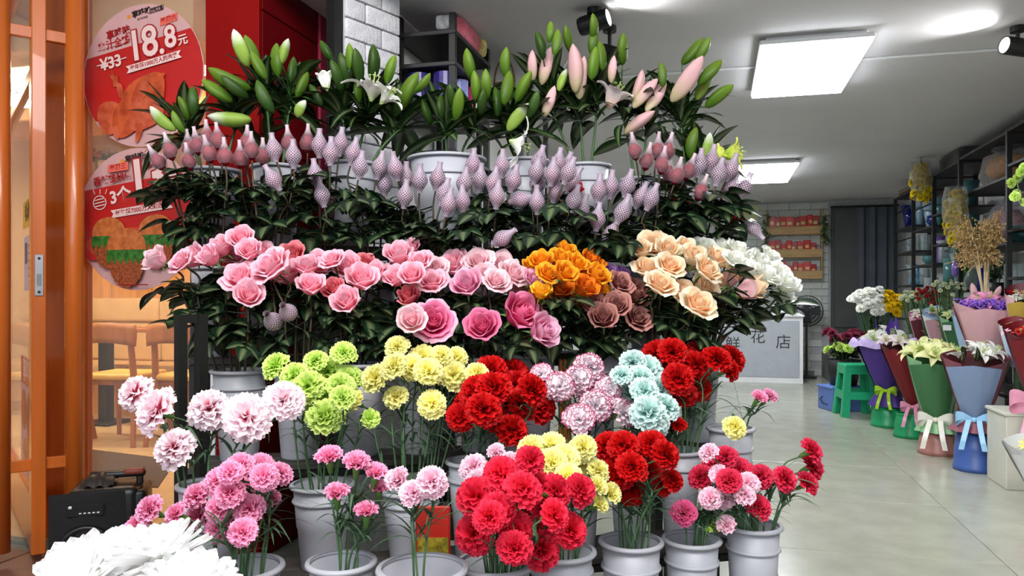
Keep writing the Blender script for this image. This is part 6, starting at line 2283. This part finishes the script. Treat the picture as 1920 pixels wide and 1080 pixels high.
def bow(parent, p, d, s, mat, tails=2):
    t = MB()
    for k in (-1, 1):
        t.grid(lambda a, u: Vector((k * s * (sin(pi * u) * 0.9), -0.25 * s * sin(2 * pi * u), s * 0.45 * sin(pi * u) * cos(pi * u) + a * s * 0.22 * (0.3 + sin(pi * u)))), 3, 12)
    t.rbox((0, 0, 0), (s * 0.22, s * 0.22, s * 0.28), s * 0.05, 1)
    b = t.ob('bow', mat, parent, smooth=True, M=Matrix.Translation(p) @ Matrix.Rotation(atan2(d.y, d.x) + pi / 2, 4, 'Z'))
    for k in range(tails):
        x = (k - (tails - 1) / 2) * 0.5 * s
        MB().grid(lambda a, u: Vector((x * (1 + 1.2 * u) + a * s * 0.13, -0.02 - 0.11 * min(1, u * 1.6) ** 0.7, -s * 1.5 * u)), 2, 8).ob('ribbon_tail', mat, b, smooth=True)


STREET = -FWD * 0.75 - RIGHT * 0.5


def bouquet(p, h, rn, rt, lean, cols, label, fl, bowm, skirt=True, neck=0.32, back_h=1.15, sk=(0.1, 0.14), off=0.02):
    """wrapped bouquet: folded paper sheets flaring from a tied neck, flowers on top, skirt below"""
    t = thing('wrapped_bouquet', label, 'bouquet', p)
    zn = h * neck
    lean = Vector(lean)
    fa = atan2(STREET.y, STREET.x)
    front, side, back = cols[0], cols[1], cols[2]
    for nm_, c, f0, f1, top, rk, pk_ in (('back_sheet', back, fa + pi - 1.9, fa + pi + 1.9, back_h, 1.03, 0.16), ('side_sheet', side, fa - 2.3, fa - 0.35, 1.0, 1.0, 0.12),
                                        ('side_sheet', side, fa + 0.35, fa + 2.3, 0.97, 1.0, 0.12), ('front_sheet', front, fa - 0.85, fa + 0.85, 0.93, 1.06, 0.06)):
        MB().grid(sheet_fn(lean, rn * rk, rt * rk, zn, h * top, f0, f1, pk_, 0.012, rk * 9), 18, 8).ob(nm_, c, t, smooth=True)
    if skirt:
        MB().grid(lambda a, u: Vector(((rn + (sk[1] - rn) * u + 0.012 * u * sin(a * 30)) * cos(a * pi), (rn + (sk[1] - rn) * u + 0.012 * u * sin(a * 30)) * sin(a * pi), zn + (sk[0] - zn) * u)), 48, 5).ob('wrapper_skirt', cols[1], t, smooth=True)
    MB().tube([(0, 0, 0.01), (0, 0, zn + 0.1)], rn * 0.7, 8).ob('stems', carn_stem_m, t)
    if bowm:
        bow(t, Vector((STREET.x, STREET.y, 0)).normalized() * (rn + off) + Vector((0, 0, zn)), STREET, bowm[1], bowm[0])
    tc = lean * (h - zn) + Vector((0, 0, h))
    for kind, x, y, dz, s, dirv in fl:
        pos = tc + RIGHT * x + FWD * y + UP * dz
        d = Vector(dirv)
        if kind == 'lily_leaf':
            ob('leaf', LILY_LEAF[1], t, M=dirM(pos - UP * s * 0.5, d, rr(0, 6), s))
        elif kind.startswith('bud:'):
            ob('bud', bud_mesh(PMAT[kind[4:]]), t, M=dirM(pos, d, rr(0, 6), s))
        elif kind.startswith('c:'):
            ob('blossom', carn_mesh(PMAT[kind[2:]], 0), t, M=dirM(pos, d, rr(0, 6), s))
        else:
            lily_bloom(t, dirM(pos - d.normalized() * s * 0.4, d, rr(0, 6), s), PMAT[kind], 1.15)
    return t


def dome(kinds, n, r, s, dz=0.0):
    o = []
    for i in range(n):
        a = i * 2.4
        q = r * sqrt((i + 0.5) / n)
        x, y = q * cos(a), q * sin(a)
        o.append((kinds[i % len(kinds)], x, y, dz + 0.35 * (r - q) + rr(-.02, .02), s * rr(.85, 1.15), RIGHT * x * 5 + FWD * (y * 5 - 0.45) + UP * 0.9))
    return o


def paper(name, col, **k):
    return pm(name, col, rough=k.get('rough', 0.55), var=k.get('var', 0.06), scale=3)


purple_p = paper('purple_paper', (70, 40, 132))
lav_net = pm('lavender_gauze', (196, 176, 226), rough=0.7, var=0.12, scale=40)
maroon_p = paper('maroon_paper', (92, 22, 34))
dred_p = paper('dark_red_paper', (112, 8, 20))
green_p = paper('leaf_green_paper', (58, 110, 66))
mint_p = paper('mint_green_paper', (140, 188, 140))
blueg_p = paper('blue_grey_paper', (126, 146, 178))
mauve_p = paper('mauve_paper', (134, 74, 86))
white_p = paper('white_tissue', (226, 226, 226))
lblue_p = paper('light_blue_paper', (176, 206, 236))
pink_sat = pm('pink_satin_ribbon', (226, 150, 176), rough=0.35, var=0.08)
white_sat = pm('white_satin_ribbon', (226, 224, 210), rough=0.35, var=0.06)
blue_sat = pm('light_blue_satin_ribbon', (150, 196, 230), rough=0.35, var=0.08)
lime_sat = pm('lime_satin_ribbon', (170, 214, 40), rough=0.35, var=0.1)


def floor_at(px, py, back=0.0):
    q = P(px, HZ, CAMH * F / (py - HZ) + back)
    return Vector((q.x, q.y, 0))


# blue bin, stool, black pot of purple and lime flowers
p = floor_at(1578, 772, 0.16)
t = thing('storage_bin', 'blue plastic bin with a wire handle beside the green stool', 'bin', p, TH + 0.1)
bl = pm('blue_bin_plastic', (92, 122, 190), rough=0.45, var=0.05)
MB().rbox((0, 0, 0.12), (0.36, 0.30, 0.24), 0.012, 2).ob('body', bl, t, smooth=False)
MB().rbox((0, 0, 0.235), (0.38, 0.32, 0.025), 0.008, 1).ob('rim', bl, t)
MB().tube([(-0.18, 0.05, 0.13), (-0.22, 0.02, 0.11), (-0.22, -0.04, 0.07), (-0.18, -0.06, 0.06)], 0.006, 6).ob('handle', black_steel, t)
t = thing('flower_pot', 'black pot of dark red and lime flowers standing on the blue bin', 'pot', p + Vector((0.02, 0.02, 0.25)))
MB().lathe([(0, 0), (0.13, 0), (0.17, 0.26), (0.155, 0.26), (0.12, 0.01), (0, 0.01)], 20).ob('pot', pm('black_pot_plastic', (16, 16, 18), rough=0.5), t, smooth=True)
for i in range(16):
    a = i * 2.4
    q = 0.17 * sqrt((i + .5) / 16)
    lime = cos(a) * q < -0.01 and i % 2
    kind = 'c_lime' if lime else 'c_dkmag'
    if 'c_dkmag' not in PMAT:
        PMAT['c_dkmag'] = petal_mat('dark_magenta_blossom', (96, 20, 48), (150, 60, 84))
    pos = Vector((0, 0, 0.36 if lime else 0.48)) + RIGHT * q * cos(a) * 1.1 + FWD * q * sin(a) + UP * rr(-.04, .05)
    ob('blossom', carn_mesh(PMAT[kind], 0), t, M=dirM(pos, pos - Vector((0, 0, 0.2)), rr(0, 6), rr(.05, .07)))
    MB().tube([Vector((0, 0, 0.05)), pos * 0.6 + Vector((0, 0, .06)), pos], 0.005, 5).ob('stem', carn_stem_m, t)
for i in range(10):
    ob('leaf', ROSE_LEAF[i % 4], t, M=dirM(Vector((0, 0, 0.26)), RIGHT * rr(-1, 1) - FWD * rr(-.3, 1) + UP * .6, rr(0, 6), 0.18))

p = floor_at(1604, 781, 0.08)
gs = pm('green_stool_plastic', (34, 168, 116), rough=0.35, var=0.04)
t = thing('plastic_stool', 'square green plastic stool with cut out legs', 'stool', p, TH - 0.12)
MB().rbox((0, 0, 0.485), (0.27, 0.27, 0.035), 0.012, 2).ob('seat', gs, t, smooth=False)
for k in range(4):
    M = Matrix.Rotation(k * pi / 2, 4, 'Z')
    o = MB()
    # one side: two splayed legs joined by an upper and a lower web
    o.add([(-0.125, -0.13, 0.47), (-0.075, -0.13, 0.47), (-0.165, -0.175, 0.0), (-0.105, -0.175, 0.0),
           (-0.125, -0.112, 0.47), (-0.075, -0.112, 0.47), (-0.165, -0.155, 0.0), (-0.105, -0.155, 0.0)],
          [(0, 2, 3, 1), (4, 5, 7, 6), (0, 4, 6, 2), (1, 3, 7, 5), (2, 6, 7, 3), (0, 1, 5, 4)])
    o.ob('leg', gs, t, M=M)
    o2 = MB()
    o2.add([(-v.x, v.y, v.z) for v in o.v], [tuple(reversed(f)) for f in o.f])
    o2.ob('leg', gs, t, M=M)
    MB().box2((-0.13, -0.135, 0.41), (0.13, -0.115, 0.475)).ob('apron', gs, t, M=M)
    MB().box2((-0.13, -0.155, 0.17), (0.13, -0.137, 0.245)).ob('stretcher', gs, t, M=M)

# row of tubs with bouquets
pt = floor_at(1664, 803, 0.12)
tub(pt, 0.135, 0.20, 'green', 'green tub under the purple bouquet')
b = bouquet(pt + Vector((0, 0, 0.10)), 0.66, 0.08, 0.24, RIGHT * -0.04, [purple_p, purple_p, purple_p], 'purple paper bouquet with lavender gauze collar and lime bow', dome(['l_white', 'l_yel'], 7, 0.15, 0.13, 0.03), (lime_sat, 0.10), neck=0.34, back_h=1.0, sk=(0.085, 0.152))
MB().grid(lambda a, u: RIGHT * (-0.04 * 0.44) + Vector(((0.21 + 0.08 * u + 0.015 * sin(a * 22)) * cos(a * pi), (0.21 + 0.08 * u + 0.015 * sin(a * 22)) * sin(a * pi), 0.64 + 0.05 * sin(pi * u) - 0.03 * u + 0.012 * sin(a * 22))), 60, 4).ob('gauze_collar', lav_net, b, smooth=True)
for k in range(3):
    MB().grid(sheet_fn(Vector((0, 0, 0)), 0.03, 0.10, 0.60, 0.80, k * 2.1, k * 2.1 + 1.2, 0.8, 0, k), 6, 4).ob('inner_sheet', purple_p, b, smooth=True)

pt2 = floor_at(1706, 824, 0.12)
tub(pt2, 0.12, 0.19, 'green', 'green tub under the slim maroon bouquet')
bouquet(pt2 + Vector((0.03, 0, 0.10)), 0.66, 0.05, 0.11, RIGHT * -0.30 + FWD * 0.05, [dred_p, maroon_p, maroon_p], 'slim maroon bouquet of pale pink lilies with a pink bow', dome(['l_pw', 'c_pale2'] if 0 else ['l_pw'], 5, 0.08, 0.10, 0.02), (pink_sat, 0.10), neck=0.24, back_h=1.0, skirt=False, off=0.05)

pt3 = floor_at(1757, 857, 0.13)
tub(pt3, 0.125, 0.18, 'pink', 'dusty pink tub under the green bouquet')
bouquet(pt3 + Vector((0, 0, 0.05)), 0.66, 0.09, 0.19, RIGHT * -0.05, [green_p, mint_p, green_p], 'green paper bouquet of yellow lilies with a white bow', dome(['l_yel', 'l_yel', 'lily_leaf', 'l_yel'], 10, 0.16, 0.14, 0.03), (white_sat, 0.13), neck=0.32, back_h=1.08, sk=(0.115, 0.142))

pt4 = floor_at(1828, 890, 0.14)
tub(pt4, 0.125, 0.28, 'blue', 'blue tub under the blue grey bouquet')
bouquet(pt4 + Vector((0, 0, 0.14)), 0.60, 0.07, 0.20, RIGHT * 0.0, [blueg_p, mauve_p, maroon_p], 'blue grey and maroon bouquet of white lilies with a light blue bow', dome(['l_white', 'lily_leaf', 'l_white'], 9, 0.15, 0.12, 0.03), (blue_sat, 0.12), neck=0.34, back_h=1.06, sk=(0.125, 0.16))

# white cabinet and the large dark red bouquet on it
p = floor_at(1860, 918)
t = thing('white_cabinet', 'low white box cabinet at the end of the bouquet row', 'cabinet', Vector((1.85, p.y + 0.18, 0)))
wc = pm('off_white_laminate', (206, 204, 190), rough=0.5, var=0.03)
MB().rbox((0.05, 0, 0.22), (0.44, 0.34, 0.44), 0.004, 1).ob('carcass', wc, t)
MB().box2((0.03, -0.176, 0.04), (0.25, -0.169, 0.40)).ob('recess_shade_board', pm('shadowed_recess_board', (96, 92, 84), rough=0.7), t)  # flat board on the front, the recess's shade put into its colour
MB().rbox((0.05, 0, 0.45), (0.46, 0.36, 0.02), 0.004, 1).ob('top', wc, t)
bouquet(Vector((1.88, p.y + 0.075, 0.461)), 0.47, 0.06, 0.17, RIGHT * -0.05, [dred_p, maroon_p, dred_p], 'large dark red bouquet with pink bow on the white cabinet', dome(['c_pale', 'c_red', 'c_pale'], 12, 0.18, 0.045, 0.0), (pink_sat, 0.17), neck=0.16, back_h=1.12, skirt=False, off=0.115)
pw_ = floor_at(1975, 985)
t = bouquet(Vector((pw_.x, pw_.y, 0)), 0.40, 0.03, 0.17, RIGHT * -0.15, [white_p, white_p, white_p], 'white tissue bouquet with yellow centred flowers low on the floor', dome(['c_yellow', 'c_mint'], 9, 0.12, 0.05, -0.02), None, neck=0.1, back_h=1.05, skirt=False)

# display table behind the row
dt = thing('display_table', 'long dark display table behind the row of bouquets', 'table', (1.985, 7.20, 0))
MB().rbox((0, 0, 0.50), (0.29, 3.3, 0.03), 0.004, 1).ob('top', dark_wood, dt)
for sy in (-1.6, 0, 1.6):
    for sx in (-0.12, 0.12):
        MB().box2((sx - .018, sy - .018, 0), (sx + .018, sy + .018, 0.485)).ob('leg', black_steel, dt)


def on_table(px, y):
    u = (px - 960) / F
    q = P(px, HZ, y / (CT + ST * u))
    return Vector((q.x, q.y, 0.516))


glit = pm('purple_tinsel', (96, 50, 176), rough=0.2, var=0.6, scale=60, bump=0.9, bscale=80, col2=(170, 120, 230))
pinkc = paper('pink_clear_wrap', (206, 160, 166))
bq = Vector((1.925, 6.34, 0.516))
b = bouquet(bq, 0.58, 0.06, 0.22, Vector((0, 0, 0)), [pinkc, pinkc, pinkc], 'pink cone bouquet ringed with purple tinsel', dome(['l_rose', 'l_rose', 'bud:l_pink', 'l_rose'], 8, 0.12, 0.12, 0.02), None, neck=0.18, back_h=1.0, skirt=False)
tn = MB()
for i in range(170):
    a, q = rr(0, 6.28), rr(0.12, 0.205)
    c = Vector((q * cos(a), q * sin(a), 0.565 + rr(-.02, .04)))
    tn.tube([c + Vector((rr(-.04, .04), rr(-.04, .04), rr(-.015, .015))), c + Vector((0, 0, 0.018)), c + Vector((rr(-.04, .04), rr(-.04, .04), rr(-.015, .015)))], 0.006, 4)
tn.ob('tinsel_ring', glit, b, kind='stuff')
b = bouquet(Vector((1.965, 7.20, 0.516)), 0.46, 0.04, 0.125, RIGHT * -0.05, [green_p, mint_p, green_p], 'small green paper bouquet with a white card behind the yellow lilies', dome(['l_yel', 'c_mint'], 7, 0.08, 0.08, 0.02), None, neck=0.3, back_h=1.12, skirt=False)
MB().box((-0.105, -0.095, 0.38), (0.07, 0.003, 0.045), Matrix.Rotation(-0.8, 3, 'Z')).ob('gift_card', white_p, b)
bouquet(Vector((1.965, 7.76, 0.516)), 0.46, 0.04, 0.12, RIGHT * -0.05, [pinkc, white_p, lblue_p], 'pink and white paper bouquet of pale lilies behind the maroon one', dome(['l_pw', 'bud:l_pale', 'l_yel'], 7, 0.075, 0.08, 0.02), None, neck=0.3, back_h=1.15, skirt=False)
bouquet(Vector((1.965, 6.91, 0.516)), 0.48, 0.04, 0.12, RIGHT * 0.0, [lblue_p, lblue_p, lblue_p], 'light blue ruffled bouquet beside the tinsel bouquet', dome(['c_mint'], 9, 0.09, 0.045, 0.0), None, neck=0.3, back_h=1.1, skirt=False)
bouquet(Vector((1.95, 5.83, 0.516)), 0.44, 0.04, 0.10, RIGHT * -0.05, [lblue_p, white_p, dred_p], 'light blue and white paper bouquet between tinsel and dark red bouquets', dome(['l_yel', 'lily_leaf', 'l_white'], 7, 0.065, 0.07, 0.0), None, neck=0.38, back_h=1.1, skirt=False)
bouquet(Vector((1.965, 8.33, 0.516)), 0.44, 0.04, 0.11, RIGHT * -0.05, [maroon_p, pinkc, pink_sat], 'dark and pink paper bouquet of pale lilies beyond the purple one', dome(['l_pw', 'l_white'], 6, 0.07, 0.075, 0.02), None, neck=0.3, back_h=1.12, skirt=False)
bouquet(Vector((2.035, 6.05, 0.516)), 0.64, 0.04, 0.09, RIGHT * 0.0, [paper('mustard_paper', (170, 140, 50)), pinkc, maroon_p], 'mustard paper bouquet under the dried branches', dome(['l_white', 'c_red'], 6, 0.05, 0.065, 0.0), None, neck=0.5, back_h=1.1, skirt=False)

# cut flowers in black buckets on the table's far end
PMAT['c_wht'] = petal_mat('white_pompon_petal', (226, 226, 210), (246, 246, 240))
PMAT['c_ylw'] = petal_mat('yellow_pompon_petal', (226, 180, 10), (246, 214, 30))
bk_m = pm('black_pot_plastic', (16, 16, 18), rough=0.5)


def pot_bunch(px, py_top, y, kinds, n, rx, s, label, leafm=None, nl=10, h=0.26, zbase=0.517, r=0.09, cat='flowers', x=None, ls=(.14, .2)):
    u = (px - 960) / F
    q = P(px, py_top, y / (CT + ST * u))
    if x is not None:
        q = Vector((x, y, CAMH - (py_top - HZ) / F * (y * CT - x * ST)))
    base = Vector((q.x, q.y, zbase))
    t = thing('flower_pot', label, cat, base)
    MB().lathe([(0, 0), (r * 0.8, 0), (r, h), (r * 0.92, h), (r * 0.75, 0.01), (0, 0.01)], 18).ob('pot', bk_m, t, smooth=True)
    H = q.z - zbase
    for i in range(n):
        a = i * 2.4
        k = sqrt((i + .5) / n)
        pos = RIGHT * rx * k * cos(a) + FWD * rx * 0.7 * k * sin(a) + UP * (H - 0.30 * rx * k - s * 0.4 + rr(-.03, .03) - 0.55 * rx * max(0, -sin(a)) * k)
        ob('blossom', carn_mesh(PMAT[kinds(k * cos(a))], 0), t, M=dirM(pos, pos - Vector((0, 0, H * 0.5)) - FWD * 0.3, rr(0, 6), s * rr(.85, 1.1)))
        MB().tube([Vector((0, 0, 0.05)), Vector((pos.x * .4, pos.y * .4, h)), pos], 0.004, 5).ob('stem', carn_stem_m, t)
    for i in range(nl):
        a = rr(0, 6.28)
        ob('leaf', (leafm or ROSE_LEAF)[i % len(leafm or ROSE_LEAF)], t, M=dirM(UP * (h + rr(0, max(.02, H - h - .05))), RIGHT * cos(a) - FWD * sin(a) + UP * rr(.2, 1), rr(0, 6), rr(*ls)))
    return t


pot_bunch(1645, 542, 9.0, lambda c: 'c_ylw' if c > 0.10 else 'c_wht', 70, 0.27, 0.055, 'black pot of white and yellow pompon chrysanthemums by the curtain', zbase=0.001, h=0.62, r=0.13)
filler = [lance_mesh('sprig', leaf_mat('olive_filler_leaf', (44, 58, 30), (104, 112, 60)), 1.0, 0.10, .3), lance_mesh('sprig', MATS['olive_filler_leaf'], 1.0, .06, .1)]
filler2 = [lance_mesh('sprig', leaf_mat('russet_filler_leaf', (66, 40, 34), (110, 80, 58)), 1.0, 0.08, .3)]
PMAT['c_tiny'] = petal_mat('tiny_cream_blossom', (196, 206, 160), (226, 230, 200))
PMAT['c_berry'] = petal_mat('tiny_red_berry', (150, 30, 34), (176, 50, 50))
pot_bunch(1700, 545, 8.62, lambda c: 'c_tiny', 40, 0.16, 0.022, 'pot of tiny cream filler blossoms beside the pompon chrysanthemums', filler, 50, x=1.97, ls=(.09, .13))
pot_bunch(1745, 540, 8.05, lambda c: 'c_berry', 30, 0.15, 0.022, 'pot of russet sprigs with red berries behind the bouquets', filler2, 60, x=1.97, ls=(.09, .13))
pot_bunch(1790, 525, 7.48, lambda c: 'c_tiny', 20, 0.14, 0.02, 'pot of olive sprigs behind the light blue bouquet', filler, 70, x=1.97, ls=(.09, .13))
pot_bunch(1845, 490, 7.30, lambda c: 'c_tiny', 3, 0.08, 0.015, 'leafy dark green plant in a pot on the vase shelving', ROSE_LEAF, 26, zbase=1.152, h=0.12, r=0.07, x=2.29, ls=(.07, .10))

# tall bundle of gilded dried branches
dry = pm('gilded_dried_twig', (150, 116, 70), rough=0.5, var=0.35, scale=40, col2=(206, 176, 120))
stk = pm('pale_straw_stalk', (206, 186, 146), rough=0.6, var=0.15)
q = Vector((1.995, 6.63, 0))
D = q.y * CT - q.x * ST
z0 = CAMH + 12 * D / F - 0.516
t = thing('dried_branches', 'tall bundle of gilded dried branches above the tinsel bouquet', 'dried flowers', Vector((q.x, q.y, 0.516)))
MB().lathe([(0, 0), (0.045, 0), (0.055, 0.18), (0.05, 0.30), (0.044, 0.30), (0.045, 0.18), (0, 0.01)], 16).ob('vase', VC['clear'], t, smooth=True)
tw, bd = MB(), MB()
for i in range(14):
    a = rr(-1.0, 1.0)
    top = RIGHT * (a * 0.22 + 0.02) + FWD * rr(-.07, .07) + UP * (z0 + rr(0.34, 0.52))
    if top.x > 0.08:
        top.x = 0.08 - rr(0, 0.10)
    if i < 9:
        MB().tube([Vector((0, 0, 0.05)), RIGHT * a * 0.03 + UP * z0, (top + RIGHT * a * 0.03 + UP * z0) * 0.5 - RIGHT * a * 0.02, top], [0.008, 0.008, 0.006, 0.003], 6).ob('stalk', stk, t, smooth=True)
    for k in range(44):
        d = (RIGHT * rr(-1, 1) + FWD * rr(-1, 1) + UP * rr(-.5, 1)).normalized()
        s0 = top - UP * rr(0, 0.16)
        e = s0 + d * rr(0.05, 0.16) + RIGHT * a * 0.05
        if e.x > 0.10:
            e.x = 0.10 - (e.x - 0.10) * rr(-.1, 1.2)
        tw.tube([s0, s0.lerp(e, .5) + UP * 0.01, e], 0.0018, 3, caps=False)
        for z in range(4):
            c = s0.lerp(e, 0.4 + 0.2 * z)
            bd.lathe([(0, -0.008), (0.007, 0), (0, 0.011)], 4, c=c + Vector((rr(-.01, .005), rr(-.01, .01), 0)))
tw.ob('twigs', dry, t, kind='stuff')
bd.ob('seed_heads', dry, t, kind='stuff')

# yellow bunches hanging in clear sleeves from the shelving
PMAT['c_mim'] = petal_mat('yellow_mimosa_tuft', (206, 184, 20), (236, 216, 50))
for px, py0, py1, y, lab in ((1727, 302, 385, 8.5, 'upside down yellow dried bunch in clear wrap near the ceiling'), (1791, 350, 462, 7.6, 'yellow dried bunch in clear wrap hung on the shelving post')):
    u = (px - 960) / F
    D = y / (CT + ST * u)
    a, b = P(px, py0, D), P(px, py1, D)
    L = a.z - b.z
    up_ = py0 == 350
    t = thing('hanging_bunch', lab, 'dried flowers', b)
    for i in range(60):
        f = rr(0.08, 0.90)
        rad = 0.085 * (sin(pi * (0.2 + 0.7 * f)))
        aa = rr(0, 6.28)
        ob('tuft', carn_mesh(PMAT['c_mim'], 0), t, M=dirM(Vector((rad * cos(aa) * rr(.4, 1), rad * sin(aa) * rr(.4, 1), L * f)), (cos(aa), sin(aa), .4), rr(0, 6), rr(.028, .045)))
    pw = MB().lathe([(0.02, 0.0), (0.07, L * .2), (0.105, L * .5), (0.10, L * .8), (0.08, L)], 18)
    for v in pw.v:
        v += Vector((rr(-.008, .008), rr(-.008, .008), 0))
    pw.ob('plastic_wrap', plastic, t)
    if up_:
        MB().tube([Vector((0, 0, 0)), Vector((0.01, 0, -0.15))], 0.018, 8).ob('stems', carn_stem_m, t)
        MB().lathe([(0, -0.28), (0.025, -0.25), (0.032, -0.19), (0.02, -0.13), (0, -0.13)], 10).ob('stem_cap', pm('violet_foil', (126, 96, 176), rough=0.3), t, smooth=True)
    else:
        MB().tube([Vector((0, 0, 0)), Vector((0, 0, L))], 0.008, 6).ob('stems', carn_stem_m, t)
        MB().tube([Vector((0, 0, L - 0.01)), Vector((0, 0, CEIL - b.z))], 0.003, 5).ob('hook_wire', black_steel, t)
# lime sprig at the picture's edge
u = (1915 - 960) / F
q = P(1908, 345, 5.4 / (CT + ST * u))
t = thing('orchid_spray', 'spray of lime green blossoms hanging from the shelving near the dried branches', 'flowers', q)
MB().tube([Vector((0.16, 0, 0.20)), Vector((0.08, 0, 0.10)), Vector((0, 0, 0)), Vector((0.02, 0, -0.12))], 0.004, 6).ob('stem', carn_stem_m, t)
for i in range(9):
    ob('blossom', carn_mesh(PMAT['c_lime'], 0), t, M=dirM(Vector((rr(-.05, .10), rr(-.04, .04), 0.10 - i * 0.03)), -FWD + RIGHT * rr(-1, .5) + UP * rr(-.3, .5), 0, rr(.022, .034)))
